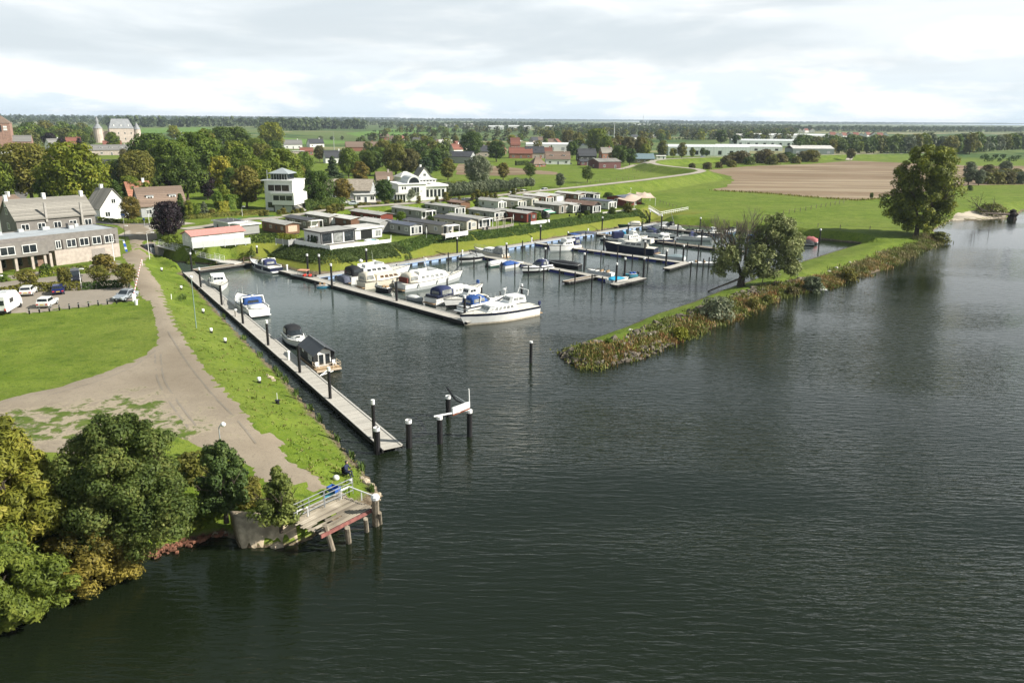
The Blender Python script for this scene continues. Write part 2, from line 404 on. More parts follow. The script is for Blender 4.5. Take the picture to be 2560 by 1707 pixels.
jj, ii = np.meshgrid(np.arange(ny - 1), np.arange(nx - 1), indexing='ij'); a = (jj * nx + ii).ravel()
gm = np_mesh('ground', np.column_stack([GP, ZZ]), np.stack([a, a + 1, a + nx + 1, a + nx], 1), ground_mat(), True)
at_ = gm.attributes.new('dry', 'FLOAT', 'POINT'); at_.data.foreach_set('value', DRY.astype(np.float32))
go = bpy.data.objects.new('ground', gm); C.objects.link(go); tag(go, kind='structure')

def water_mat():
    m = bpy.data.materials.new('river_water'); m.use_nodes = True; k = NT(m.node_tree)
    g = k.n('ShaderNodeNewGeometry'); P = (g, 'Position')
    wa = k.noise(k.map(P, (.42, 1.9, 1), (0, 0, R(7))), 1.0, 3., .55, .5)
    wb = k.noise(k.map(P, (.9, 3.3, 1), (0, 0, R(-14))), 1.1, 2., .5, .2)
    wc = k.noise(k.map(P, (.014, .038, 1), (0, 0, R(16))), 1.0, 2.)
    h = k.math('ADD', k.math('MULTIPLY', wa, .75), k.math('MULTIPLY', wb, .30))
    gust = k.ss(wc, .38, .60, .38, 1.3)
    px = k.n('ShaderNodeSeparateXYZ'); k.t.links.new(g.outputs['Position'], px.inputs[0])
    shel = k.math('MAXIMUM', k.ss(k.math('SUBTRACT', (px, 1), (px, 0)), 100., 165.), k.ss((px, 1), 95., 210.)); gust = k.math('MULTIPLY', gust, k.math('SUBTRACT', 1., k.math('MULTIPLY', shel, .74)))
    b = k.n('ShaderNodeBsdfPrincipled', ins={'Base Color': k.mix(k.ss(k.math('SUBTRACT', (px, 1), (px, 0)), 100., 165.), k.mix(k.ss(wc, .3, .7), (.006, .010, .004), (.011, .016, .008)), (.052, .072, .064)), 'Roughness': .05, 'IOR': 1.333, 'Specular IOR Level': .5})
    bp = k.n('ShaderNodeBump', ins={'Strength': gust, 'Distance': .185, 'Height': h}); k.t.links.new(bp.outputs[0], b.inputs['Normal'])
    k.n('ShaderNodeOutputMaterial', ins={0: (b, 0)}); return m
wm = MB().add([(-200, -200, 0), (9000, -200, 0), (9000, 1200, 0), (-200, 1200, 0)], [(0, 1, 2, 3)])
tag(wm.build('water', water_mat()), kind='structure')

# ------------------------------------------------------------------ surface sheets laid on the ground
def densify(p, st, wob=0.):
    out = []
    for i in range(len(p)):
        a, b = Vector(p[i]), Vector(p[(i + 1) % len(p)]); n = max(1, int((b - a).length / st))
        for q in range(n):
            v = a.lerp(b, q / n)
            if wob: v = v + Vector((rnd.uniform(-wob, wob), rnd.uniform(-wob, wob)))
            out.append(v)
    return out
def sheet(name, poly, m, off=.05, st=2., wob=0., est=None):
    bd = densify([tuple(p) for p in poly], est or st, wob); n = len(bd)
    arr = np.array([tuple(v) for v in bd]); lo, hi = arr.min(0), arr.max(0)
    gx, gy = np.meshgrid(np.arange(lo[0], hi[0], st), np.arange(lo[1], hi[1], st)); P = np.stack([gx.ravel(), gy.ravel()], 1)
    dd, _ = seg_dist(P, arr); P = P[inside(P, arr) & (dd > st * .35)]
    vs = bd + [Vector(p) for p in P]
    r = geometry.delaunay_2d_cdt(vs, [(i, (i + 1) % n) for i in range(n)], [], 1, 1e-4)
    mb = MB(); mb.add([(v.x, v.y, ground(v.x, v.y) + (off if i >= n else -.02)) for i, v in enumerate(r[0])], r[2])
    return tag(mb.build(name, m, smooth=True), kind='structure')
def ribbon(name, pts, wd, m, off=.06, kind='structure'):
    P = [Vector(p) for p in pts]; out = []
    for i in range(len(P) - 1):
        n = max(1, int((P[i + 1] - P[i]).length / 2.))
        out += [P[i].lerp(P[i + 1], q / n) for q in range(n)]
    out.append(P[-1])
    for _ in range(3): out = [out[0]] + [(out[i - 1] + out[i] * 2 + out[i + 1]) / 4 for i in range(1, len(out) - 1)] + [out[-1]]
    mb = MB(); vs = []
    for i, p in enumerate(out):
        d = (out[min(i + 1, len(out) - 1)] - out[max(i - 1, 0)]).normalized(); nn = Vector((-d.y, d.x)); hw = wd / 2
        for s in (-1, -.5, 0, .5, 1): q = p + nn * hw * s; vs.append((q.x, q.y, ground(q.x, q.y) + off))
    mb.add(vs, [(5 * i + j, 5 * i + j + 1, 5 * i + j + 6, 5 * i + j + 5) for i in range(len(out) - 1) for j in range(4)])
    o = mb.build(name, m, smooth=True); return tag(o, kind=kind)
def surf_mat(name, c1, c2, c3=None, grass=0., sc=.5, bump=.03, tracks=False, furrow=0., gs=.6):
    m = bpy.data.materials.new(name); m.use_nodes = True; k = NT(m.node_tree)
    g = k.n('ShaderNodeNewGeometry'); P = (g, 'Position')
    big = k.noise(P, sc * .25, 4.); mid = k.noise(P, sc * 2, 5., .65); fin = k.noise(P, 8., 3.)
    c = k.mix(k.ss(big, .35, .65), c1, c2); c = k.mix(k.math('MULTIPLY', k.ss(mid, .45, .75), .45), c, c3 or tuple(x * .7 for x in c1))
    c = k.mix(k.math('MULTIPLY', k.ss(fin, .5, .75), .45), c, tuple(x * .6 for x in c1))
    h = fin
    if furrow:
        wv = k.noise(k.map(P, (.03, .55, 1), (0, 0, furrow)), 1., 4., .6); wq = k.noise(k.map(P, (.008, .09, 1), (0, 0, furrow)), 1., 3.)
        c = k.mix(k.math('MULTIPLY', k.ss(wv, .42, .6), .5), c, tuple(x * .72 for x in c1)); c = k.mix(k.math('MULTIPLY', k.ss(wq, .5, .64), .6), c, (.36, .30, .21)); h = wv
    if grass:
        a = k.n('ShaderNodeAttribute', attribute_name='patch')
        gn = k.noise(P, gs, 8., .68, .3); t = k.math('ADD', gn, k.math('MULTIPLY', (a, 2), .21))
        gc = k.mix(k.ss(mid, .3, .7), (.055, .095, .012), (.115, .15, .03))
        c = k.mix(k.ss(t, grass - .02, grass + .10), c, gc)
        sa = k.math('MULTIPLY', k.ss(t, grass - .09, grass - .02), k.math('SUBTRACT', 1., k.ss(t, grass, grass + .03))); c = k.mix(k.math('MULTIPLY', sa, k.math('MULTIPLY', (a, 2), .8)), c, (.34, .29, .21))
    b = k.n('ShaderNodeBsdfPrincipled', ins={'Base Color': c, 'Roughness': .9, 'Specular IOR Level': .15})
    bp = k.n('ShaderNodeBump', ins={'Strength': .5, 'Distance': bump, 'Height': h}); k.t.links.new(bp.outputs[0], b.inputs['Normal'])
    k.n('ShaderNodeOutputMaterial', ins={0: (b, 0)}); return m
LOT = [(-120,1010),(0,1001),(77,980),(153,965),(230,940),(306,912),(356,889),(386,862),(392,831),(383,793),(371,755),(356,748),(336,714),(323,684),(335,660),(323,671),(304,637),(327,625),(321,599),(315,580),(295,565),(262,556),
 (308,557),(366,562),(383,573),(396,590),(398,605),(391,627),(367,646),(364,661),(383,688),(404,716),(417,746),(432,785),(455,831),(494,889),(532,942),(574,980),(631,1045),(639,1065),(704,1088),(715,1130),(731,1156),(781,1180),(805,1192),(812,1207),(831,1222),
 (800,1248),(760,1220),(700,1216),(640,1206),(620,1160),(560,1143),(505,1124),(440,1092),(330,1092),(230,1140),(90,1130),(0,1112),(-120,1120)]
lot = sheet('gravel_lot', [tuple(on(x, y).xy) for x, y in LOT], surf_mat('worn_asphalt', (.235, .195, .145), (.295, .25, .19), (.165, .135, .098), grass=.70), .08, 1.2, .14, .8)
me = lot.data; pa = me.attributes.new('patch', 'FLOAT', 'POINT')
pc = on(205, 1058); q = [on(330, 1000), on(430, 1080), on(30, 1070)]
def wpatch(v):
    a = math.exp(-(((v.x - pc.x) / 13) ** 2 + ((v.y - pc.y) / 6.5) ** 2)); b = .55 * math.exp(-(((v.x - q[0].x) / 5) ** 2 + ((v.y - q[0].y) / 5) ** 2)); c = .6 * math.exp(-(((v.x - q[1].x) / 4) ** 2 + ((v.y - q[1].y) / 3) ** 2)); d = .9 * math.exp(-(((v.x - q[2].x) / 9) ** 2 + ((v.y - q[2].y) / 3.5) ** 2))
    return min(1.15, a + b + c + d)
pa.data.foreach_set('value', [wpatch(v.co) for v in me.vertices])
PAVE = surf_mat('pale_paving', (.25, .218, .175), (.29, .255, .21), (.21, .185, .15), bump=.01)
PARK = [(-60,797),(0,790),(74,784),(191,771),(293,758),(327,756),(352,749),(334,714),(322,688),(219,682),(106,693),(0,703),(-60,709)]
sheet('parking_lot', [tuple(on(x, y).xy) for x, y in PARK], PAVE, .042, 2., .04)
FRONT = [(-60,702),(0,690),(135,672),(215,664),(300,650),(322,672),(300,684),(219,681),(106,691),(0,702)]
sheet('pavement', [tuple(on(x, y).xy) for x, y in FRONT], PAVE, .03, 2.)
ROADM = surf_mat('pale_road', (.35, .315, .26), (.39, .355, .30), (.30, .27, .22), bump=.01)
ribbon('dyke_road', [tuple(p) for p in W(ROADPX, 5.5)], 4.2, ROADM, .1)
ribbon('street', [tuple(on(x, y).xy) for x, y in [(322,592),(352,577),(392,566),(430,561),(470,557)]], 5.5, ROADM, .07)
ribbon('street', [tuple(on(x, y).xy) for x, y in [(400,565),(330,562),(262,554),(160,556),(60,560)]], 6., surf_mat('grey_street', (.15, .14, .13), (.19, .18, .165)), .065)
ribbon('street', [tuple(on(x, y).xy) for x, y in [(60,560),(20,520),(44,480),(52,455)]], 7., MATS.get('g') or bpy.data.materials['grey_street'], .07)
ribbon('field_track', [tuple(on(x, y).xy) for x, y in [(2175,385),(2142,391),(2120,401)]], 4., ROADM, .12)
ribbon('farm_path', [tuple(on(x, y).xy) for x, y in [(1628,409),(1590,412),(1565,420),(1545,424)]], 4., ROADM, .09)
ribbon('driveway', [tuple(on(x, y).xy) for x, y in [(905,512),(925,503),(900,496)]], 9., PAVE, .09)
SOIL = surf_mat('ploughed_soil', (.20, .14, .085), (.27, .20, .13), (.13, .09, .055), sc=.08, furrow=R(-20), bump=.1)
FIELD = [(1765,426),(1816,420),(1881,415),(2026,410),(2123,402),(2252,407),(2350,411),(2446,415),(2600,415),(2600,462),(2500,463),(2430,464),(2330,478),(2204,496),(2139,501),(1994,490),(1897,482),(1800,477),(1768,475),(1807,468),(1830,452),(1822,441),(1778,431)]
sheet('ploughed_field', [tuple(on(x, y).xy) for x, y in FIELD], SOIL, .08, 6., .3, 3.)
sheet('ploughed_field', [tuple(on(x, y).xy) for x, y in [(1142,408),(1200,412),(1283,419),(1400,431),(1402,438),(1330,436),(1240,441),(1190,437),(1132,438)]], SOIL, .08, 6., .3, 3.)
SAND = surf_mat('river_sand', (.42, .36, .28), (.5, .44, .35), (.36, .3, .22), bump=.02)
sheet('beach', [tuple(at(x, y, .35).xy) for x, y in [(2372,552),(2389,550),(2443,550),(2504,544),(2522,546),(2515,537),(2470,536),(2420,538),(2385,543)]], SAND, .05, 1.5, .1)
LAWN = surf_mat('distant_lawn', (.10, .19, .03), (.13, .22, .045), sc=.05)
for nm, pts in (('meadow', [(330,322),(520,318),(545,330),(330,334)]), ('meadow', [(860,333),(1060,318),(1190,326),(1100,331),(900,345)]), ('meadow', [(700,344),(860,352),(900,358),(700,362),(640,352)])):
    sheet(nm, [tuple(on(x, y).xy) for x, y in pts], LAWN, .4, 40.)
TRK = surf_mat('tyre_marks', (.205, .178, .14), (.262, .228, .185), bump=.01)
for pts in ([(388, 876), (388, 910), (392, 955), (425, 1010), (470, 1070)], [(402, 874), (402, 908), (408, 953), (443, 1006), (490, 1066)], [(420, 830), (465, 905), (540, 1000), (640, 1110)], [(120, 990), (230, 962), (330, 925), (385, 880)]):
    ribbon('tyre_track', [tuple(on(x, y).xy) for x, y in pts], .2, TRK, .092)
# ------------------------------------------------------------------ plants
L_GREEN = leafmat('leaf_green', (0.053, 0.088, 0.010), (0.119, 0.181, 0.020), (0.250, 0.304, 0.038))
L_DARK = leafmat('leaf_dark_green', (0.032, 0.062, 0.011), (0.068, 0.122, 0.020), (0.146, 0.213, 0.034))
L_YELL = leafmat('leaf_yellow_green', (0.097, 0.137, 0.013), (0.209, 0.241, 0.023), (0.386, 0.370, 0.048))
L_OLIVE = leafmat('leaf_olive', (0.076, 0.089, 0.017), (0.148, 0.161, 0.028), (0.252, 0.241, 0.049))
L_AUT = leafmat('leaf_autumn', (0.074, 0.086, 0.017), (0.168, 0.157, 0.028), (0.283, 0.251, 0.049))
L_RUSS = leafmat('leaf_russet', (0.063, 0.059, 0.020), (0.121, 0.118, 0.035), (0.200, 0.202, 0.063))
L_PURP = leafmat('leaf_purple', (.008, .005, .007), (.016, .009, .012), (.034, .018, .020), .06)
L_GREY = leafmat('leaf_grey_green', (0.070, 0.095, 0.048), (0.147, 0.182, 0.105), (0.294, 0.329, 0.217))
L_FIR = leafmat('leaf_conifer', (0.017, 0.039, 0.014), (0.039, 0.073, 0.025), (0.084, 0.126, 0.049), .08)
L_BRT = leafmat('leaf_bright_green', (0.064, 0.113, 0.013), (0.137, 0.217, 0.025), (0.255, 0.322, 0.049))
L_FAR = leafmat('leaf_far_wood', (0.037, 0.067, 0.026), (0.071, 0.110, 0.041), (0.131, 0.168, 0.060))
L_CHEST = leafmat('leaf_chestnut', (0.050, 0.081, 0.017), (0.117, 0.158, 0.033), (0.252, 0.270, 0.069))
LM = dict(G=L_GREEN, D=L_DARK, Y=L_YELL, O=L_OLIVE, A=L_AUT, R=L_RUSS, P=L_PURP, W=L_GREY, F=L_FIR, B=L_BRT)
LN = dict(G='green', D='dark green', Y='yellow-green', O='olive', A='golden autumn', R='russet', P='purple', W='grey-green', F='dark conifer', B='bright green')

def leaf_quads(g, P, Nrm, size, asp=1.6):
    n = len(P); Nrm = Nrm / np.maximum(np.linalg.norm(Nrm, axis=1, keepdims=True), 1e-6)
    a = np.cross(Nrm, g.normal(size=(n, 3))); a /= np.maximum(np.linalg.norm(a, axis=1, keepdims=True), 1e-6); b = np.cross(Nrm, a)
    s = (size * g.uniform(.4, 1.35, n))[:, None] if np.isscalar(size) else (size * g.uniform(.6, 1.2, n))[:, None]
    a = a * s * .5 * asp; b = b * s * .5; d = Nrm * s * .18
    V = np.stack([P - a, P - b * .9 + d, P + a, P + b * .9 + d], 1).reshape(-1, 3)
    return V, np.arange(n * 4).reshape(-1, 4)
PROF = dict(round=lambda t: np.sqrt(np.maximum(0, 1 - (1.9 * t - .9) ** 2)), oval=lambda t: np.sin(np.pi * (t * .9 + .06)) ** .7, cone=lambda t: (1.03 - t) ** .85,
            dome=lambda t: np.sqrt(np.maximum(.02, 1 - t * t)), column=lambda t: np.minimum(1, 1.15 * (1 - t) ** .3 * (t + .4) ** .3))
def crown_arrays(seed, rw, z0, z1, prof='round', nl=22, nq=2600, leaf=.6, lob=.42, jit=.7, droop=0., asp=1.6):
    g = np.random.default_rng(seed); f = PROF[prof]
    t = (np.arange(nl) + g.uniform(.1, .9, nl)) / nl; ang = np.arange(nl) * 2.39996 + g.uniform(-.6, .6, nl)
    rr = f(t) * rw * g.uniform(.35, .82, nl); lr = rw * lob * g.uniform(.65, 1.2, nl) * (.45 + .6 * f(t))
    H = z1 - z0; zc = z0 + t * H; zc = np.clip(zc, z0 + lr * .45, z1 - lr * .75)
    Cn = np.stack([rr * np.cos(ang), rr * np.sin(ang), zc], 1)
    k = g.choice(nl, nq, p=lr ** 2 / (lr ** 2).sum()); d = g.normal(size=(nq, 3)); d[:, 2] = d[:, 2] * .9 + .22; d /= np.linalg.norm(d, axis=1, keepdims=True)
    flat = np.array([1, 1, .78]); P = Cn[k] + d * (lr[k] * np.clip(g.normal(.93, .17, nq), .5, 1.45))[:, None] * flat
    if droop: P[:, 2] -= droop * g.uniform(0, 1, nq) ** 2 * (np.hypot(P[:, 0], P[:, 1]) / rw)
    ok = np.ones(nq, bool)
    for j in range(nl):
        q = np.linalg.norm((P - Cn[j]) / flat, axis=1); ok &= (q > lr[j] * .66) | (k == j)
    P, d = P[ok], d[ok]
    return leaf_quads(g, P, d + g.normal(size=d.shape) * jit * .42 + np.array([0, 0, .25]), leaf, asp)
CR = {}
def crown(key, m, **kw):
    kk = (key, m.name)
    if kk not in CR:
        V, Q = crown_arrays(**kw); CR[kk] = np_mesh('crown', V, Q, m)
    return CR[kk]
TR = {}
def trunk_mesh(key, h, r, seed, z1, spread, nb=5, m=BARK):
    if key in TR: return TR[key]
    g = random.Random(seed); mb = MB(); top = Vector((g.uniform(-.2, .2), g.uniform(-.2, .2), h))
    mb.tube((0, 0, -.4), (0, 0, .35), r * 1.5, r * 1.05, 8); mb.tube((0, 0, .3), top, r * 1.05, r * .75, 8)
    for i in range(nb):
        a = 2.4 * i + g.uniform(-.4, .4); e = Vector((math.cos(a) * spread * g.uniform(.5, .9), math.sin(a) * spread * g.uniform(.5, .9), h + (z1 - h) * g.uniform(.35, .8)))
        md = top.lerp(e, .5) + Vector((0, 0, (z1 - h) * .1)); mb.path([top - Vector((0, 0, h * .12)), md, e], r * .5, r * .12, 5)
    TR[key] = mb.mesh('trunk', m); return TR[key]
# kind -> (crown radius, crown bottom, top, profile, lobes, leaves, leaf size, lobe size, trunk height, trunk radius)
KIND = dict(round=(4.6, 2.0, 11., 'round', 64, 7000, .38, .27, 3.2, .26), broad=(6.2, 2.0, 11.5, 'round', 84, 10500, .40, .25, 3.4, .36), oval=(3.5, 1.6, 11.5, 'oval', 58, 5600, .36, .30, 3.2, .22),
            cone=(2.6, .7, 10., 'cone', 48, 3600, .36, .28, 2.5, .18), column=(1.7, .3, 8., 'column', 24, 1800, .38, .5, 1.5, .12), small=(2.3, 1.4, 5.4, 'round', 36, 2000, .30, .32, 1.9, .1),
            bush=(2.0, .05, 2.9, 'dome', 34, 1700, .28, .33, .6, .06), wide=(2.9, .05, 2.6, 'dome', 44, 2300, .30, .30, .6, .07), lolly=(2.7, 1.7, 6.9, 'round', 40, 2600, .30, .33, 2.2, .14))
KC = dict(round='broad tree', broad='tree', oval='tree', cone='conifer', column='tree', small='tree', bush='bush', wide='shrub', lolly='tree')
def tree(px, py, kind, col, label, hgt=None, wid=1., group=None, name=None, cat=None, top=None, base=None, seed=None):
    """px,py: foot of the tree in the photo; hgt metres (or top: photo row of its tip)"""
    p = base if base is not None else on(px, py)
    rw, z0, z1, pr, nl, nq, lf, lb, th, trd = KIND[kind]
    sd = seed if seed is not None else rnd.randrange(3)
    if top is not None: hgt = height_to(p, top)
    s = (hgt or z1) / z1
    isb = kind in ('bush', 'wide'); nm = name or ('bush' if isb else 'tree')
    t = thing(nm, label, cat or ('bush' if isb else 'tree'), p, rnd.uniform(0, 6.28), group)
    t.scale = (s * wid, s * wid, s)
    cm = crown((kind, sd), LM[col], seed=sd * 17 + hash_(kind), rw=rw, z0=z0, z1=z1, prof=pr, nl=nl, nq=nq, leaf=lf, lob=lb)
    o = bpy.data.objects.new('crown', cm); C.objects.link(o); o.parent = t
    if not isb:
        o = bpy.data.objects.new('trunk', trunk_mesh(kind, th, trd, hash_(kind), z1, rw)); C.objects.link(o); o.parent = t
    return t
def hash_(s): return sum(ord(c) * (i + 3) for i, c in enumerate(s)) % 997
FARC = {}
def far_tree(p, h, wd, col, label, group, kind=0, name='tree'):
    """tree far away: trunk and crown still apart, few leaves"""
    kk = (col, kind)
    if kk not in FARC:
        pr = ('round', 'oval', 'cone', 'dome')[kind]
        V, Q = crown_arrays(kind * 31 + 5, .5, .03 if kind == 3 else .1, 1., pr, 16, 620, .105, .44)
        FARC[kk] = (np_mesh('crown', V, Q, LM[col] if col != 'X' else L_FAR), MB().tube((0, 0, -.05), (0, 0, .5), .03, .02, 5).mesh('trunk', BARK))
    t = thing(name, label, 'tree', p, rnd.uniform(0, 6.28), group); t.scale = (wd, wd, h)
    for n_, me in zip(('crown', 'trunk'), FARC[kk]):
        o = bpy.data.objects.new(n_, me); C.objects.link(o); o.parent = t
    return t
def cover(name, pts, nrm, size, m, label=None, kind='stuff', cat=None, group=None, seed=1, asp=1.6, up=.8):
    g = np.random.default_rng(seed); P = np.array(pts); N = np.array(nrm) + g.normal(size=P.shape) * up
    V, Q = leaf_quads(g, P, N, size, asp)
    o = bpy.data.objects.new(name, np_mesh(name, V, Q, m)); C.objects.link(o); return tag(o, label, cat, group, kind)
def blades(name, pts, h, m, label=None, kind='stuff', seed=1, lean=.35, wd=.12, cat=None, parent=None):
    """upright grass or reed blades, each a bent strip"""
    g = np.random.default_rng(seed); P = np.array(pts); n = len(P); a = g.uniform(0, 6.28, n); hh = h * g.uniform(.5, 1.2, n)
    d = np.stack([np.cos(a), np.sin(a), 0 * a], 1); s = np.stack([-np.sin(a), np.cos(a), 0 * a], 1) * wd * .5
    z = np.array([0, 0, 1.]); l = (lean * g.uniform(.2, 1.2, n))[:, None] * hh[:, None]
    mid = P + z * (hh * .55)[:, None] + d * l * .35; tip = P + z * hh[:, None] + d * l
    V = np.stack([P - s, P + s, mid + s * .9, mid - s * .9, tip + s * .2, tip - s * .2], 1).reshape(-1, 3)
    b = np.arange(n)[:, None] * 6; Q = np.concatenate([b + np.array([[0, 1, 2, 3]]), b + np.array([[3, 2, 4, 5]])])
    o = bpy.data.objects.new(name, np_mesh(name, V, Q, m)); C.objects.link(o); o.parent = parent
    if cat or label: tag(o, label, cat)
    return tag(o, kind=kind) if kind else o
def hedge(pts, hgt, wd, m, label, lf=.3, dens=26, dz=0., cat='hedge', name='hedge', group=None):
    """clipped hedge along a ground line: leaf faces over a box that follows it"""
    g = random.Random(len(pts) * 7 + int(hgt * 10)); P, N = [], []
    for i in range(len(pts) - 1):
        a, b = Vector(pts[i][:2]), Vector(pts[i + 1][:2]); d = b - a; L = d.length
        if L < .05: continue
        d /= L; nn = Vector((-d.y, d.x)); n = int(L * (2 * hgt + wd) * dens)
        for _ in range(n):
            t = g.uniform(0, L); q = g.uniform(0, 2 * hgt + wd)
            if q < hgt: o, z, no = -wd / 2, q, -nn
            elif q < hgt + wd: o, z, no = q - hgt - wd / 2, hgt, None
            else: o, z, no = wd / 2, q - hgt - wd, nn
            c = a + d * t + nn * (o + g.gauss(0, .05)); zz = ground(c.x, c.y) + dz
            P.append((c.x, c.y, zz + max(.05, z * g.uniform(.94, 1.05)))); N.append((no.x, no.y, .3) if no else (0, 0, 1))
    return cover(name, P, N, lf, m, label, None, cat, group, up=.45)

# ------------------------------------------------------------------ boats
def hull_rings(L, B, fb_s, fb_b, draft=.3, flare=.86, ns=9, tr=.86, xs=0.):
    """stations from stern (x=-L/2) to bow (x=L/2); each ring: sheer port .. keel .. sheer starboard"""
    out = []
    for i in range(ns):
        t = i / (ns - 1); x = -L / 2 + L * t
        hw = B / 2 * (tr + (1 - tr) * min(1, t / .35)) if t < .45 else B / 2 * max(.015, (1 - ((t - .45) / .55) ** 2.3))
        sh = fb_s + (fb_b - fb_s) * t ** 1.8; wl = hw * flare * (1 if t < .5 else max(.05, 1 - .45 * ((t - .5) / .5) ** 1.2)); xo = 0 if t < .8 else 0
        rake = (t ** 6) * L * .07
        out.append((x, hw, wl, sh, rake))
    return out
def add_hull(par, L, B, fs, fb, mlow, mup, band=None, split=.45, deck=GEL, sole=None, tr=.86, bw=.18):
    st = hull_rings(L, B, fs, fb, tr=tr)
    def ring(zf0, zf1, side):
        pass
    low, up, bd, dk = MB(), MB(), MB(), MB()
    def strip(mb, f0, f1, out=0.):
        rows = []
        for x, hw, wl, sh, rk in st:
            def pt(f, s): return (x + rk * (f if f > 0 else 0), s * (wl + (hw - wl) * max(0, f) ** .8 + out) if f >= 0 else s * wl * .55, sh * f if f >= 0 else -.35)
            rows.append([pt(f0, -1), pt(f1, -1), pt(f1, 1), pt(f0, 1)])
        for s0, s1 in ((0, 1), (2, 3)): mb.loft([[r[s0], r[s1]] for r in rows], 0, False, False, closed=False)
        r = rows[0]; mb.add([r[0], r[3], r[2], r[1]], [(0, 1, 2, 3)])          # transom
    strip(low, -1., 0.); strip(low, 0., split); strip(up, split, 1.)
    low.build('hull', mlow, par, True); up.build('topsides', mup, par, True)
    if band: strip(bd, 1 - bw, .985, .015); bd.build('sheer_band', band, par, True)
    rows = [[(x + rk, -hw * .985, sh), (x + rk, 0, sh + .05 * hw), (x + rk, hw * .985, sh)] for x, hw, wl, sh, rk in st]
    dk.loft(rows, 0, False, False, closed=False); d = dk.build('deck', deck, par, True)
    rail = MB()
    for s in (-1, 1): rail.path([(x + rk, s * hw, sh + .02) for x, hw, wl, sh, rk in st], .045, n=5)
    rail.build('rubbing_strake', RUBBER if mup is not BLACK else GREYGEL, par)
    return st
def shx(st, L, x):
    t = (x + L / 2) / L * (len(st) - 1); i = max(0, min(len(st) - 2, int(t))); f = t - i
    return tuple(st[i][j] * (1 - f) + st[i + 1][j] * f for j in range(5))
def cabin(par, x0, x1, wb, wt, z0, h, m, win=GLASS, fr=.55, bk=.25, name='cabin', side=True, front=True, back=False, npane=3, wz=(.42, .86), roof=None):
    """deckhouse: sloped front (towards +x) by fr, back by bk, with window panes set proud of its faces"""
    f = lambda z: (x1 - fr * z / h, x0 + bk * z / h, (wb + (wt - wb) * z / h) / 2)
    mb = MB()
    def rg(z, k=1.):
        a, b, hw = f(min(z, h)); hw *= k
        return [(b, -hw, z0 + z), (a - .12 * (a - b), -hw, z0 + z), (a, -hw * .72, z0 + z), (a, hw * .72, z0 + z), (a - .12 * (a - b), hw, z0 + z), (b, hw, z0 + z)]
    mb.loft([rg(0), rg(h * .55), rg(h)]); mb.loft([rg(h + .001, 1.03), rg(h + .05, 1.03)], 1)
    c = mb.build(name, [m, roof or m], par)
    za, zb = h * wz[0], h * wz[1]
    if side:
        for s in (-1, 1):
            a0, b0, w0 = f(za); a1, b1, w1 = f(zb); e = .015
            lo0, hi0 = b0 + .1 * (a0 - b0), a0 - .16 * (a0 - b0); lo1, hi1 = b1 + .1 * (a1 - b1), a1 - .16 * (a1 - b1)
            for i in range(npane):
                u0, u1 = i / npane + .03, (i + 1) / npane - .03; q = lambda lo, hi, u: lo + (hi - lo) * u
                MB().add([(q(lo0, hi0, u0), s * (w0 + e), z0 + za), (q(lo0, hi0, u1), s * (w0 + e), z0 + za), (q(lo1, hi1, u1), s * (w1 + e), z0 + zb), (q(lo1, hi1, u0), s * (w1 + e), z0 + zb)], [(0, 1, 2, 3)]).build('window', win, c)
    for flag, isf in ((front, 1), (back, 0)):
        if flag:
            a0, b0, w0 = f(za); a1, b1, w1 = f(zb); X0, X1 = (a0 + .015, a1 + .015) if isf else (b0 - .015, b1 - .015); kk = .68 if isf else .85
            for s in ((-1, -.36), (-.30, .30), (.36, 1)):
                MB().add([(X0, s[0] * w0 * kk, z0 + za), (X0, s[1] * w0 * kk, z0 + za), (X1, s[1] * w1 * kk, z0 + zb), (X1, s[0] * w1 * kk, z0 + zb)], [(0, 1, 2, 3)]).build('windscreen', win, c)
    return c
def canopy(par, x0, x1, w_, z0, h, m, win=None, name='canopy', fr=.5, bk=.15):
    mb = MB(); n = 9
    def arc(x, k, hh): return [(x, -w_ / 2 * k * math.cos(math.pi * i / (n - 1)) if True else 0, z0 + hh * (math.sin(math.pi * i / (n - 1)) ** .38)) for i in range(n)]
    mb.loft([arc(x0, .93, h * .55), arc(x0 + bk, .97, h * .92), arc((x0 + x1) / 2, 1., h), arc(x1 - fr, .98, h * .9), arc(x1, .95, h * .25)], 0, True, True, closed=False)
    c = mb.build(name, m, par, True)
    if win:
        for s in (-1, 1):
            y = s * (w_ / 2 * .99 + .02); MB().add([(x0 + .25, y, z0 + h * .22), (x1 - fr - .1, y, z0 + h * .22), (x1 - fr - .2, y * .93, z0 + h * .66), (x0 + .3, y * .93, z0 + h * .66)], [(0, 1, 2, 3)]).build('canopy_window', win, c)
        MB().add([(x0 - .03, -w_ * .3, z0 + h * .15), (x0 - .03, w_ * .3, z0 + h * .15), (x0 + .0, w_ * .27, z0 + h * .5), (x0 + .0, -w_ * .27, z0 + h * .5)], [(0, 1, 2, 3)]).build('canopy_window', win, c)
    return c
def rails(par, st, L, x0, h=.55, r=.02):
    mb = MB()
    for s in (-1, 1):
        pts = []
        for i in range(7):
            x = x0 + (L / 2 * .97 - x0) * i / 6; _, hw, _, sh, rk = shx(st, L, x); p = (x + rk, s * hw * .93, sh + h); pts.append(p); mb.tube((p[0], p[1], sh), p, r, n=4)
        mb.path(pts, r * 1.2, n=4)
    mb.build('guard_rail', STEEL, par)
def outboard(par, x, z, m=BLACK, y=0., s=1.):
    mb = MB(); mb.box(x - .5 * s, x - .05, y - .16 * s, y + .16 * s, z + .1, z + .62 * s, b=.06); mb.box(x - .35 * s, x - .18, y - .07, y + .07, z - .5, z + .12); mb.build('outboard_motor', m, par)
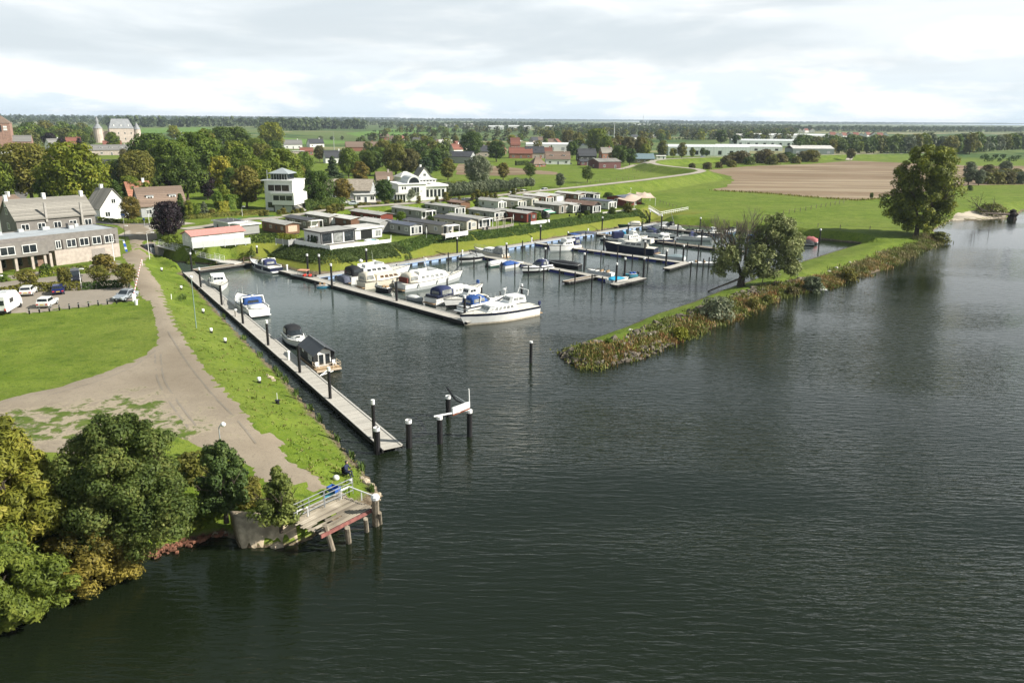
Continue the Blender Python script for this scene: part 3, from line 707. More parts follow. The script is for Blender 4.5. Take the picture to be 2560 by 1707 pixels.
def fenders(par, st, L, xs, side=-1, m=WHITEC):
    for x in xs:
        _, hw, _, sh, rk = shx(st, L, x)
        MB().lathe([(.02, sh + .1), (.02, sh - .12), (.12, sh - .2), (.13, sh - .65), (.04, sh - .75)], 7, x, side * (hw + .13)).build('fender', m, par)
def mast(par, x, z, h, m=WHITE, rake=-.25, lights=True):
    mb = MB(); mb.tube((x, 0, z), (x + rake * h, 0, z + h), .07, .04, 6)
    if lights: mb.tube((x + rake * h * .6, -.5, z + h * .6), (x + rake * h * .6, .5, z + h * .6), .03); mb.lathe([(.02, z + h * .72), (.28, z + h * .76), (.28, z + h * .86), (.02, z + h * .9)], 8, x + rake * h * .7 + .25)
    mb.build('mast', m, par)
def boat(name, label, cat, bow, stern, B, build, group='boats moored in the marina', L=None):
    """bow, stern: photo pixels on the water line"""
    b, s = at(*bow, 0), at(*stern, 0); d = b - s; L = L or d.length; c = (b + s) / 2
    t = thing(name, label, cat, (c.x, c.y, 0), math.atan2(d.y, d.x), group); build(t, L, B); return t
def antenna(par, x, y, z, h): MB().tube((x, y, z), (x - .1 * h, y, z + h), .018, .01, 4).build('antenna', WHITE, par)
def plank_seats(par, L, B, z, m=TEAK):
    for x in (-.22, .12): MB().box(L * x - .15, L * x + .15, -B * .38, B * .38, z, z + .05).build('seat', m, par)

def sports(mlow=GEL, mup=GEL, can=NAVYC, band=None, split=.5, arch=True, fl=.0, cwin=PALEGLASS, deck=GEL, antennas=0, dash=True, hardtop=False, fs=.95, fb=1.25, cl=.30, platform=True):
    def f(t, L, B):
        st = add_hull(t, L, B, fs, fb, mlow, mup, band, split, deck)
        z = fs + .05
        mb = MB(); n = 8
        def ra(x, w_, h): return [(x, -w_ / 2 + w_ * i / n, z - .02 + h * math.sin(math.pi * i / n) ** .6) for i in range(n + 1)]
        mb.loft([ra(-.02 * L, B * .74, .52), ra(.12 * L, B * .72, .48), ra(.28 * L, B * .56, .38), ra(.40 * L, B * .3, .24)], 0, True, True, closed=False); fd = mb.build('foredeck', deck, t, True)
        MB().box(.20 * L, .27 * L, -.28, .28, z + .42, z + .46).build('hatch', GLASS, fd)
        ws = MB(); w0 = B * .8
        ws.loft([[(-.02 * L, -w0 / 2, z + .4), (.10 * L, -w0 * .33, z + .42), (.13 * L, 0, z + .45), (.10 * L, w0 * .33, z + .42), (-.02 * L, w0 / 2, z + .4)], [(-.07 * L, -w0 * .45, z + .98), (.01 * L, -w0 * .3, z + 1.0), (.03 * L, 0, z + 1.02), (.01 * L, w0 * .3, z + 1.0), (-.07 * L, w0 * .45, z + .98)]], 0, False, False, closed=False)
        ws.build('windscreen', GLASS, t)
        MB().box(-L * .40, -L * .05, -B * .36, B * .36, z - .25, z + .02).build('cockpit', mat('cream_upholstery', (.55, .5, .4), .7), t)
        for s in (-1, 1): MB().box(-L * .44, -L * .02, s * B * .43 - .07, s * B * .43 + .07, z - .02, z + .3, b=.03).build('coaming', deck, t)
        if can: canopy(t, -L * (.02 + cl), .005 * L, B * .84, z + .25, 1.25, can, cwin, fr=.09 * L)
        if hardtop: MB().box(-.28 * L, .0, -B * .40, B * .40, z + 1.42, z + 1.54, b=.05).build('hardtop', deck, t)
        if arch:
            mb = MB(); xa = -L * .20; mb.path([(xa - .3, -B * .45, z + .25), (xa, -B * .42, z + 1.35), (xa, B * .42, z + 1.35), (xa - .3, B * .45, z + .25)], .1, n=6); mb.lathe([(.02, z + 1.4), (.2, z + 1.45), (.2, z + 1.58), (.02, z + 1.62)], 8, xa, 0); mb.build('radar_arch', WHITE, t)
        if platform: MB().box(-L / 2 - .75, -L / 2 + .1, -B * .4, B * .4, .28, .4, b=.04).build('swim_platform', deck, t)
        for i in range(antennas): antenna(t, -L * .1, -B * .3 + i * B * .6, z + 1.45, 1.6)
        rails(t, st, L, L * .08); fenders(t, st, L, (-.25 * L, .05 * L), 1); return st
    return f
def yacht(mlow=GEL, mup=GEL, band=None, wheel=True, fly=False, can=None, win=GLASS, cab=(-.34, .22), h=1.0, fs=1.25, fb=1.75, mst=1.8, cm=GEL, split=.4, dinghy=None, canx=None, wheelx=(-.12, .08), npane=4, tr=.8, roof=None):
    def f(t, L, B):
        st = add_hull(t, L, B, fs, fb, mlow, mup, band, split, mat('pale_deck', (.62, .60, .53), .7), tr=tr)
        z = fs + .08
        cabin(t, L * cab[0], L * cab[1], B * .78, B * .68, z, h, cm, win, .9, .15, npane=npane, roof=roof)
        if wheel: cabin(t, L * wheelx[0], L * wheelx[1], B * .66, B * .56, z + h + .02, .95, cm, win, .5, .12, name='wheelhouse', npane=2, roof=roof)
        if fly:
            mb = MB(); x0, x1 = -.26 * L, .04 * L
            for s in (-1, 1): mb.box(x0, x1, s * B * .33 - .06, s * B * .33 + .06, z + h + .06, z + h + .55)
            mb.box(x1 - .1, x1 + .1, -B * .33, B * .33, z + h + .06, z + h + .7); mb.build('flybridge', cm, t)
            MB().box(x0 + .5, x0 + 1.0, -B * .2, B * .2, z + h + .06, z + h + .5, b=.05).build('helm_seat', WHITEC, t)
        if can: canopy(t, L * (canx or (-.48, -.26))[0], L * (canx or (-.48, -.26))[1], B * .78, z + .1, 1.55, can, PALEGLASS, fr=.3)
        if mst: mast(t, -.05 * L, z + h + (.97 if wheel else .05), mst)
        MB().box(-L / 2 - .6, -L / 2 + .1, -B * .36, B * .36, .3, .42, b=.04).build('swim_platform', TEAK, t)
        if dinghy:
            dk = MB(); dk.lathe([(.02, -.9), (.3, -.7), (.34, 0), (.3, .6), (.05, .9)], 8); o = dk.build('dinghy', dinghy, t, True); o.location = (-L / 2 - .35, 0, .95); o.rotation_euler = (R(90), 0, 0)
        rails(t, st, L, -.1 * L, .65); fenders(t, st, L, (-.3 * L, 0, .2 * L), -1); return st
    return f
def covered(mlow=GEL, mup=GEL, cov=GREYC, split=.6, fs=.7, fb=.95, motor=None, full=.92, peak=.75, band=None):
    def f(t, L, B):
        st = add_hull(t, L, B, fs, fb, mlow, mup, band, split)
        mb = MB(); n = 8; rows = []
        for i in range(9):
            u = i / 8; x = -L / 2 + L * (.02 + full * u); _, hw, _, sh, rk = shx(st, L, min(x, L / 2 - .01))
            pk = peak * (math.sin(math.pi * min(1, u * .75 + .22)) ** 1.2) * (.93 if i % 2 else 1.05)
            rows.append([(x + rk * .8, -hw * 1.03 + 2 * hw * 1.03 * j / n, sh - .08 + .1 + pk * math.sin(math.pi * j / n) ** .8 * (.9 if j % 2 else 1)) for j in range(n + 1)])
        mb.loft(rows, 0, True, True, closed=False); mb.build('cover', cov, t, True)
        if motor: outboard(t, -L / 2, fs * .6, motor)
        return st
    return f
def opened(mlow=GEL, mup=GEL, inner=GREYGEL, motor=BLACK, frame=False, screen=True, fs=.55, fb=.8, can=None, seats=TEAK, split=.6):
    def f(t, L, B):
        st = add_hull(t, L, B, fs, fb, mlow, mup, None, split, mup)
        MB().box(-L * .42, L * .12, -B * .36, B * .36, fs + .0, fs + .1, b=.03).build('cockpit', inner, t)
        for x in (-.30, -.06): MB().box(L * x - .2, L * x + .2, -B * .3, B * .3, fs + .1, fs + .42, b=.05).build('seat', seats, t)
        if screen: MB().loft([[(.12 * L, -B * .36, fs + .15), (.2 * L, 0, fs + .2), (.12 * L, B * .36, fs + .15)], [(.06 * L, -B * .33, fs + .6), (.13 * L, 0, fs + .62), (.06 * L, B * .33, fs + .6)]], 0, False, False, closed=False).build('windscreen', GLASS, t)
        if frame: MB().path([(-.2 * L, -B * .44, fs), (-.26 * L, -B * .42, fs + 1.3), (-.26 * L, B * .42, fs + 1.3), (-.2 * L, B * .44, fs)], .05).build('targa_arch', BLACK, t)
        if can: canopy(t, -L * .42, L * .08, B * .82, fs + .1, 1.15, can, PALEGLASS, fr=.5)
        if motor: outboard(t, -L / 2, fs * .6, motor)
        return st
    return f

# ------------------------------------------------------------------ buildings and vehicles
def win_part(par, x, y, z, w_, h, ang=0., fr=WHITE, pane=GLASS, mull=1, d=.06, name='window'):
    """window on a vertical face: frame ring with panes behind; ang = direction the wall faces (local)"""
    mb = MB(); e = .09
    mb.box(-w_ / 2, w_ / 2, -d, 0, 0, e); mb.box(-w_ / 2, w_ / 2, -d, 0, h - e, h); mb.box(-w_ / 2, -w_ / 2 + e, -d, 0, e, h - e); mb.box(w_ / 2 - e, w_ / 2, -d, 0, e, h - e)
    for i in range(mull): x_ = -w_ / 2 + w_ * (i + 1) / (mull + 1); mb.box(x_ - .04, x_ + .04, -d * .9, 0, e, h - e)
    o = mb.build(name, fr, par); o.location = (x, y, z); o.rotation_euler.z = ang
    p = MB(); p.box(-w_ / 2 + e, w_ / 2 - e, -d * .5, 0, e, h - e); p.build('pane', pane, o); return o
def walls_prism(par, w_, d, h, m, gable=None, ridge='x'):
    mb = MB()
    mb.box(-w_ / 2, w_ / 2, -d / 2, d / 2, -.6, h)
    if gable:
        if ridge == 'x':
            for s in (-1, 1): x0, x1 = sorted((s * w_ / 2, s * (w_ / 2 - .25))); mb.loft([[(x0, -d / 2, h), (x0, d / 2, h), (x0, 0, h + gable)], [(x1, -d / 2, h), (x1, d / 2, h), (x1, 0, h + gable)]])
        else:
            for s in (-1, 1): y0, y1 = sorted((s * d / 2, s * (d / 2 - .25))); mb.loft([[(-w_ / 2, y0, h), (w_ / 2, y0, h), (0, y0, h + gable)], [(-w_ / 2, y1, h), (w_ / 2, y1, h), (0, y1, h + gable)]])
    return mb.build('wall', m, par)
def gable_roof(par, w_, d, h, g, m, ridge='x', o=.35, th=.16, name='roof'):
    mb = MB(); s = g / ((d if ridge == 'x' else w_) / 2)
    a, b = (w_ / 2 + o, d / 2 + o) if ridge == 'x' else (d / 2 + o, w_ / 2 + o); ze = h - s * o + .02; zr = h + g + .02
    for sg in (-1, 1):
        ring = lambda x: [(x, sg * b, ze), (x, 0, zr), (x, 0, zr + th), (x, sg * b, ze + th)]
        r0, r1 = ring(-a), ring(a)
        if ridge == 'y': r0, r1 = [(y, x, z) for x, y, z in r0], [(y, x, z) for x, y, z in r1]
        mb.loft([r0, r1])
    return mb.build(name, m, par)
def hip_roof(par, w_, d, h, g, m, o=.4, rl=None, name='roof'):
    mb = MB(); a, b = w_ / 2 + o, d / 2 + o; r = max(.05, (rl if rl is not None else w_ - d) / 2)
    mb.add([(-a, -b, h), (a, -b, h), (a, b, h), (-a, b, h), (-r, 0, h + g), (r, 0, h + g), (-a, -b, h - .15), (a, -b, h - .15), (a, b, h - .15), (-a, b, h - .15)],
           [(0, 1, 5, 4), (1, 2, 5), (2, 3, 4, 5), (3, 0, 4), (6, 7, 1, 0), (7, 8, 2, 1), (8, 9, 3, 2), (9, 6, 0, 3), (9, 8, 7, 6)])
    return mb.build(name, m, par)
def chimney(par, x, y, z0, z1, m=BRICK, s=.35):
    mb = MB(); mb.box(x - s, x + s, y - s, y + s, z0, z1); mb.box(x - s - .06, x + s + .06, y - s - .06, y + s + .06, z1, z1 + .12); return mb.build('chimney', m, par)
def house(p, rz, w_, d, h, g, label, wall=BRICK, roof=None, kind='gable', ridge='x', chim=True, nwin=3, dormer=0, name='house', cat='house', group=None, door=True, pane=GLASS, wm_=WHITE, rows=1, gablewin=True, skylights=0):
    t = thing(name, label, cat, p, rz, group)
    walls_prism(t, w_, d, h, wall, g if kind == 'gable' else None, ridge)
    rf = gable_roof(t, w_, d, h, g, roof, ridge) if kind == 'gable' else hip_roof(t, w_, d, h, g, roof)
    if chim: chimney(rf, w_ * .28 if ridge == 'x' else 0.1, 0 if ridge == 'x' else d * .25, h + g * .6, h + g + .9, wall)
    for q in range(rows):
        z = .9 + q * 2.7; hh = min(1.3, h - z - .2)
        if hh < .4: continue
        for i in range(nwin):
            x = -w_ / 2 + w_ * (i + .5) / nwin
            if door and q == 0 and i == nwin // 2 and nwin > 1: win_part(t, x, -d / 2, 0, 1., 2.05, 0, wm_, mat('door_paint', (.06, .07, .08), .4), 0, name='door'); continue
            win_part(t, x, -d / 2, z, min(1.5, w_ / nwin * .6), hh, 0, wm_, pane)
        for s in (-1, 1): win_part(t, s * w_ / 2, 0, z, 1.2, hh, s * R(90), wm_, pane)
    if gablewin and kind == 'gable' and g > 2:
        if ridge == 'x':
            for s in (-1, 1): win_part(t, s * w_ / 2, 0, h + g * .2, 1.1, min(1.2, g * .4), s * R(90), wm_, pane)
        else: win_part(t, 0, -d / 2, h + g * .2, 1.3, min(1.2, g * .4), 0, wm_, pane)
    for i in range(dormer):
        x = -w_ / 2 + w_ * (i + .5) / dormer; y = -d / 2 * .62; z = h + g * .38; dm = MB(); dm.box(x - .9, x + .9, y, y + d * .26, z - .55, z + .75); do = dm.build('dormer', WHITE, rf)
        MB().box(x - 1.05, x + 1.05, y - .15, y + d * .28, z + .752, z + .88).build('dormer', mat('lead_sheet', (.2, .21, .22), .5), rf)
        win_part(t, x, y, z - .35, 1.4, .95, 0, WHITE, pane, name='window')
    for i in range(skylights):
        x = -w_ * .25 + i * w_ * .3; sl = math.atan2(g, d / 2); o = MB().box(-.4, .4, -.5, .5, 0, .06).build('skylight', GLASS, rf); o.location = (x, -d * .25, h + g * .5 + .21); o.rotation_euler.x = sl
    return t
def tiles(name, c): return banded(name, c, tuple(x * .55 for x in c), .34, 1, .18, .8, .22)
T_RED, T_ORANGE, T_BROWN = tiles('red_tiles', (.21, .085, .06)), tiles('orange_tiles', (.33, .15, .095)), tiles('brown_tiles', (.20, .145, .11))
T_GREY, T_DARK, T_TAN = tiles('grey_tiles', (.20, .195, .185)), tiles('dark_tiles', (.055, .058, .065)), tiles('tan_tiles', (.25, .235, .205))
RENDERW = mat('white_render', (.76, .76, .73), .8, var=.05)
GREYR = mat('grey_render', (.36, .37, .38), .85, var=.07)

def chalet(fl, wd, L, h, label, wall, roof, trim=WHITE, pitch=.35, front='glazed', style='gable', rzdeg=None, over=.35, z=3.3, nside=3, group='holiday chalets on the terrace', sidewin=True, porch=0., pipe=True):
    """fl: photo pixel of the foot of the left corner of the front (short) face; the chalet runs back from there"""
    A = at(fl[0], fl[1], z); a = R(47. if rzdeg is None else rzdeg)       # front runs along a; body runs back along a+90
    u = Vector((math.cos(a), math.sin(a))); v = Vector((-u.y, u.x)); c = A.xy + u * wd / 2 + v * L / 2
    t = thing('chalet', label, 'chalet', (c.x, c.y, ground(c.x, c.y) * 0 + z), a, group)   # local x across, -y is the front
    wl = MB(); wl.box(-wd / 2, wd / 2, -L / 2, L / 2, .25, h)
    if style == 'gable':
        for s in (-1, 1): y0, y1 = sorted((s * L / 2, s * (L / 2 - .2))); wl.loft([[(-wd / 2, y0, h), (wd / 2, y0, h), (0, y0, h + pitch)], [(-wd / 2, y1, h), (wd / 2, y1, h), (0, y1, h + pitch)]])
    wl.build('wall', wall, t)
    MB().box(-wd / 2 + .15, wd / 2 - .15, -L / 2 + .15, L / 2 - .15, -.1, .248).build('plinth', mat('dark_plinth', (.06, .058, .055), .9), t)
    if style == 'gable': rf = gable_roof(t, wd, L, h, pitch, roof, 'y', over, .08)
    else:
        mb = MB(); mb.box(-wd / 2 - over, wd / 2 + over, -L / 2 - over, L / 2 + over * .5, h + .01, h + .14); rf = mb.build('roof', roof, t)
        fs = MB(); e = over
        for x0, x1, y0, y1 in ((-wd / 2 - e - .04, -wd / 2 - e, -L / 2 - e - .04, L / 2 + e * .5), (wd / 2 + e, wd / 2 + e + .04, -L / 2 - e - .04, L / 2 + e * .5), (-wd / 2 - e, wd / 2 + e, -L / 2 - e - .04, -L / 2 - e)): fs.box(x0, x1, y0, y1, h - .12, h + .18)
        fs.build('fascia', trim, rf)
    if pipe:
        for yy in (-.2, .15): MB().cyl(.3, L * yy, h + .05, h + pitch + .32, .07, n=6).build('vent_pipe', GALV, rf)
    if front == 'glazed':
        n = 3 if wd > 3.2 else 2
        for i in range(n): win_part(t, -wd / 2 + wd * (i + .5) / n, -L / 2, .45, wd / n * .84, h - .75, 0, trim, PALEGLASS if i % 2 else GLASS, 0, .07)
        for s in (-1, 1): MB().box(s * wd / 2 - .1, s * wd / 2 + .1, -L / 2 - .05, -L / 2 + .1, .2, h).build('corner_post', trim, t)
    elif front == 'shutter':
        MB().box(-wd * .32, wd * .32, -L / 2 - .05, -L / 2, .7, h - .35).build('shutter', trim, t)
    elif front == 'door':
        win_part(t, -wd * .22, -L / 2, .3, .95, 1.95, 0, trim, GLASS, 0, name='door'); win_part(t, wd * .2, -L / 2, .95, 1.3, 1.1, 0, trim, PALEGLASS)
    if sidewin:
        for i in range(nside):
            y = L / 2 - L * (i + .6) / (nside + .2); w_ = (.6, 1.2, .6, 1.)[i % 4]
            for s in (-1, 1): win_part(t, s * wd / 2, y, 1.05, w_, .9, s * R(90), trim if i % 2 else BLACK, GLASS if i % 2 == 0 else PALEGLASS, 0)
    if porch:
        mb = MB(); mb.box(-wd / 2, wd / 2, -L / 2 - porch, -L / 2 - over - .05, h - .12, h); mb.build('porch_roof', trim, t)
        for s in (-1, 1): MB().box(s * (wd / 2 - .1) - .05, s * (wd / 2 - .1) + .05, -L / 2 - porch + .05, -L / 2 - porch + .15, -.1, h - .121).build('porch_post', trim, t)
        MB().box(-wd / 2, wd / 2, -L / 2 - porch, -L / 2 - .03, -.1, .24).build('veranda_deck', OLDWOOD, t)
    return t

def car(p, rz, label, col, kind='hatch', group=None, L=4.1, Wd=1.74, H=1.48, name='car', cat='car'):
    t = thing(name, label, cat, p, rz, group); hw = Wd / 2
    if kind == 'hatch': prof = [(-L / 2, .55, .95), (-L / 2 + .15, .35, .98), (L * .2, .3, .95), (L * .42, .3, .78), (L / 2, .45, .6)]; green = [(-.47, .93), (-.40, 1.), (-.02, 1.), (.18, .62)]
    elif kind == 'van': prof = [(-L / 2, .45, 1.15), (-L / 2 + .1, .32, 1.18), (L * .26, .3, 1.12), (L * .42, .3, .95), (L / 2, .42, .7)]; green = [(-.49, .97), (-.46, 1.), (.14, 1.), (.30, .62)]
    else: prof = [(-L / 2, .5, .85), (-L / 2 + .15, .33, .92), (L * .18, .3, .92), (L * .42, .3, .8), (L / 2, .42, .62)]; green = [(-.38, .7), (-.24, 1.), (.02, 1.), (.2, .64)]
    mb = MB(); rows = []
    for x, z0, z1 in prof:
        k = .93 if abs(abs(x) - L / 2) < .01 else 1
        rows.append([(x, -hw * .95 * k, z0), (x, -hw * k, z0 + .25), (x, -hw * .93 * k, z1), (x, hw * .93 * k, z1), (x, hw * k, z0 + .25), (x, hw * .95 * k, z0)])
    mb.loft(rows); zt = H; zb = prof[2][2] - .03
    g0, g1, g2, g3 = [x * L for x, _ in green]; rb, rt = hw * .9, hw * .76
    mb.loft([[(g0, -rb, zb), (g3, -rb, zb), (g3, rb, zb), (g0, rb, zb)], [(g1 - .02, -rt, zt - .02), (g2 + .02, -rt, zt - .02), (g2 + .02, rt, zt - .02), (g1 - .02, rt, zt - .02)]])
    mb.box(g1, g2, -rt * .96, rt * .96, zt - .02, zt + .03); body = mb.build('body', col, t)
    def pane(nm, q): MB().add(q, [(0, 1, 2, 3)]).build(nm, GLASS, t)
    lerp = lambda a, b, f: a + (b - a) * f
    for s in (-1, 1):
        q = []
        for (xa, xb, f) in ((g0, g3, .12), (g1, g2, .9)): q.append((xa, xb, f))
        y0, y1 = s * (lerp(rb, rt, .12) + .015), s * (lerp(rb, rt, .88) + .015); z0, z1 = lerp(zb, zt, .12), lerp(zb, zt, .86)
        a0, a1, b0, b1 = lerp(g0, g1, .12) + .12, lerp(g0, g1, .86) + .1, lerp(g3, g2, .12) - .12, lerp(g3, g2, .86) - .08
        pane('side_window', [(a0, y0, z0), (b0, y0, z0), (b1, y1, z1), (a1, y1, z1)])
        MB().box(L * .1, L * .16, s * (hw + .12) - .1, s * (hw + .12) + .1, .92, 1.05).build('mirror', col, t)
        for xx, m_, nm in ((L / 2 - .1, WHITE, 'headlight'), (-L / 2 + .02, RED, 'tail_light')): MB().box(xx - .05, xx + .06, s * hw * .72 - .15, s * hw * .72 + .15, .62, .78).build(nm, m_, t)
        for xw in (-L * .31, L * .31):
            wv = MB().tube((xw, s * (hw - .2), .31), (xw, s * (hw + .01), .31), .31, n=12).build('wheel', RUBBER, t); MB().tube((xw, s * (hw + .005), .31), (xw, s * (hw + .03), .31), .19, n=8).build('rim', GALV, wv)
    z0, z1 = lerp(zb, zt, .12), lerp(zb, zt, .9); y0, y1 = lerp(rb, rt, .12) * .9, lerp(rb, rt, .9) * .92
    xa, xb = lerp(g3, g2, .12) + .02, lerp(g3, g2, .9) + .02; pane('windscreen', [(xa, -y0, z0), (xa, y0, z0), (xb, y1, z1), (xb, -y1, z1)])
    xa, xb = lerp(g0, g1, .2) - .02, lerp(g0, g1, .85) - .02; pane('rear_window', [(xa, -y0, z0), (xa, y0, z0), (xb, y1, z1), (xb, -y1, z1)])
    MB().box(-L / 2 - .02, -L / 2 + .0, -.26, .26, .6, .71).build('number_plate', YELLOW, t); MB().box(L / 2 - .02, L / 2 + .03, -hw * .6, hw * .6, .36, .52).build('grille', BLACK, t)
    return t
def pile(px, py, top, r, label, cap=False, z=0., group='mooring piles in the basin', caph=.38, name='mooring_pile', cat='pile', ring=0.):
    p = at(px, py, z); h = height_to(p, top); t = thing(name, label, cat, p, 0, group)
    hc = caph if cap else 0
    MB().cyl(0, 0, -1.5, h - hc, r, n=10).build('shaft', PILE, t)
    if cap:
        mb = MB(); mb.cyl(0, 0, h - hc, h, r * 1.06, n=12)
        if cap == 'open':
            mb = MB(); mb.loft([[(q * math.cos(2 * math.pi * i / 14), q * math.sin(2 * math.pi * i / 14), zz) for i in range(14)] for q, zz in ((r * 1.05, h - hc), (r * 1.05, h), (r * .9, h), (r * .88, h - hc * .7))], 0, False, False)
        c = mb.build('cap', WHITE, t)
        if cap == 'open': MB().cyl(0, 0, h - hc * .75, h - hc * .7, r * .88, n=12).build('rusty_plug', RUST, c)
        elif cap == 'cone': MB().cyl(0, 0, h, h + r * .9, r * 1.05, .02, 10).build('tip', WHITE, c)
    if ring: MB().box(-ring, ring, -ring, ring, -.04, .06, b=.02).build('guide_collar', GALV, t)
    return t
ORD = ['first', 'second', 'third', 'fourth', 'fifth', 'sixth', 'seventh', 'eighth', 'ninth', 'tenth', 'eleventh', 'twelfth', 'thirteenth', 'fourteenth', 'fifteenth', 'sixteenth', 'seventeenth', 'eighteenth', 'nineteenth', 'twentieth']
def orl(i, n, what, where):
    if n == 1: return f'{what} {where}'
    return f'{what}, ' + ('leftmost' if i == 0 else 'rightmost' if i == n - 1 else ORD[i] + ' from left') + f' {where}'
PLANK = banded('grey_planks', (.44, .415, .365), (.20, .19, .17), .16, 1, .1, .85, .14)
PLANKB = banded('brown_planks', (.24, .19, .14), (.10, .08, .06), .16, 1, .12, .85, .2)
DARKBEAM = mat('dark_pontoon_beam', (.02, .019, .018), .7, var=.4)
FLOATB = mat('blue_float', (.030, .035, .19), .45, var=.15)
FASC = mat('pale_blue_fascia', (.33, .46, .68), .5, var=.08, stretch=(1, .3, 1))
# ------------------------------------------------------------------ floating pontoons
def pontoon(name, a, b, wd, label, deck=PLANK, side=DARKBEAM, z=.55, lips=True, floats=None, fnum=0, joints=(), cat='pontoon', group='floating pontoons', worlds=False):
    A, B = (Vector(a), Vector(b)) if worlds else (at(*a, z), at(*b, z)); d = B - A; L = math.hypot(d.x, d.y)
    t = thing(name, label, cat, (A.x, A.y, 0), math.atan2(d.y, d.x) - R(90), group)       # local y along
    cuts = [0] + [j * L for j in joints] + [L]
    for i in range(len(cuts) - 1): MB().box(-wd / 2, wd / 2, cuts[i] + (.12 if i else 0), cuts[i + 1] - (.12 if i < len(cuts) - 2 else 0), z - .08, z).build('deck', deck, t)
    for s in (-1, 1):
        x0, x1 = sorted((s * (wd / 2 + .003), s * (wd / 2 + .14))); MB().box(x0, x1, 0, L, z - .34, z - .03).build('side_beam', side, t)
        if lips: x0, x1 = sorted((s * (wd / 2 - .09), s * (wd / 2 + .10))); MB().box(x0, x1, .02, L - .02, z + .003, z + .06).build('edge_rail', mat('pale_edge', (.45, .43, .39), .8), t)
    if floats:
        n = max(2, int(L / 4.2))
        for i in range(n):
            y0 = L * i / n + .2; MB().box(-wd / 2 - .17, wd / 2 + .17, y0, y0 + L / n * .66, -.4, z - .12, b=.05).build('float', floats, t)
    else:
        n = max(2, int(L / 6))
        for i in range(n): y0 = L * i / n + .4; MB().box(-wd / 2 + .1, wd / 2 - .1, y0, y0 + L / n * .7, -.6, z - .081).build('float', DARKBEAM, t)
    for q in range(fnum): y = L * (q + .6) / fnum; MB().box(wd / 2 + .14, wd / 2 + .34, y - (.75 if q % 3 else .35), y + (.75 if q % 3 else .35), .08, z + .02, b=.05).build('fender', RUBBER, t)
    return t, L
W1, L1 = pontoon('pontoon', (471, 680), (982, 1118), 1.85, 'long grey plank pontoon beside the grass bank with houseboat moored along it', joints=(.18, .36, .54, .72, .945))
pontoon('pontoon', (487, 675.5), (633, 655), 2.4, 'short timber landing at basin head below the white gangway', PLANKB)
pontoon('pontoon', (708, 675.5), (1180, 803.5), 1.75, 'grey plank pontoon with big white yachts moored stern to', joints=(.3, .6))
pontoon('pontoon', (790, 692), (1646, 558), 1.9, 'long pontoon below grass slope with pale blue side and black fenders', mat('pale_concrete_deck', (.40, .39, .36), .8), FASC, .6, False)
P5 = bpy.data.objects['pontoon.003']
A5, B5 = at(790, 692, .6), at(1646, 558, .6); L5 = (B5 - A5).length
MB().box(.953, 1.09, 0, L5, -.1, .56).build('fascia', FASC, P5)
for q in range(44):
    y = L5 * (q + .4) / 44; hw = (.8, .28, .28)[q % 3]; MB().box(1.092, 1.3, y - hw, y + hw, .05, .5, b=.06).build('fender', RUBBER, P5)
MB().box(-.95, -.80, 0, L5, .603, .70).build('edge_rail', mat('grey_edge', (.25, .25, .24), .8), P5)
pontoon('jetty', (1197, 638), (1545, 700), 1.7, 'nearest boat jetty with blue floats and blue covered speedboats', floats=FLOATB)
pontoon('jetty', (1338, 607), (1706, 656), 1.7, 'middle boat jetty with dark blue floats beside the large navy yacht', floats=FLOATB)
pontoon('jetty', (1488, 584), (1856, 629), 1.7, 'far dark jetty ending behind the willow tree', PLANKB)
pontoon('jetty', (1610, 566), (1770, 583), 1.3, 'furthest short jetty at head of the basin', PLANKB)
pontoon('jetty', (1848, 594), (1884, 596), 1.5, 'small plank jetty behind the willow, near far bank', PLANKB)
pontoon('finger_jetty', (1534, 711.5), (1607, 694), 1.5, 'plank finger jetty carrying turquoise covered boat at end of nearest jetty', PLANK)
pontoon('finger_jetty', (1414, 704), (1492, 688.5), 1.5, 'brown plank finger jetty lying empty beside nearest jetty', PLANKB)
pontoon('finger_jetty', (1666, 671), (1722, 655.5), 1.3, 'angled grey finger jetty at outer end of middle jetty', PLANK)
for bb, aa, lb in (((1236, 646), (1290, 654), 'pale finger deck between grey covered boat and cream cruiser'),):
    pass
# ------------------------------------------------------------------ piles
G_ = 'guide piles of the west pontoon'
WP = [(502.5, 722, 669, 1), (555, 766, 713, 0), (608, 813, 757, 0), (671, 867, 800, 1), (750, 936, 864, 0), (826, 1001, 917, 1), (936, 1101, 999, 1)]
for i, (x, y, tp, c) in enumerate(WP): pile(x, y, tp, .17, orl(i, 7, 'slim black guide pile', 'along the west plank pontoon'), bool(c), .3, G_, .45, ring=.34)
pile(480, 678, 631, .17, 'slim black pile with white top at corner below the gangway', True, .4, G_)
for x, y, tp, lb in ((944, 1134, 1068, 'thick black pile with open white top beside pontoon end'), (1023, 1118, 1049, 'thick lone black pile with open white top right of pontoon end')): pile(x, y, tp, .29, lb, 'open', 0, 'thick dolphin piles at the harbour mouth', .32)
DOL = [(1100, 1108, 1040, 'thick black pile carrying left end of white beam'), (1174, 1090, 1024, 'thick black pile under right end of white beam'), (1121, 1041, 989, 'thick black pile behind the white beam with dark arm')]
for x, y, tp, lb in DOL: pile(x, y, tp, .27, lb, True, 0, 'thick dolphin piles at the harbour mouth', .3)
p1, p2, p3 = (at(x, y, 0) + Vector((0, 0, height_to(at(x, y, 0), tp))) for x, y, tp, _ in DOL)
t = thing('bumper_frame', 'white guard beam with dark arm resting on three thick piles', 'beam', p1)
r_ = lambda q: tuple(q - p1)
d12 = (p2 - p1).normalized()
m = MB(); m.tube(r_(p1 - d12 * .6 + Vector((0, 0, .1))), r_(p2 + Vector((0, 0, .0))), .09, n=4); m.build('support_rail', WHITE, t)
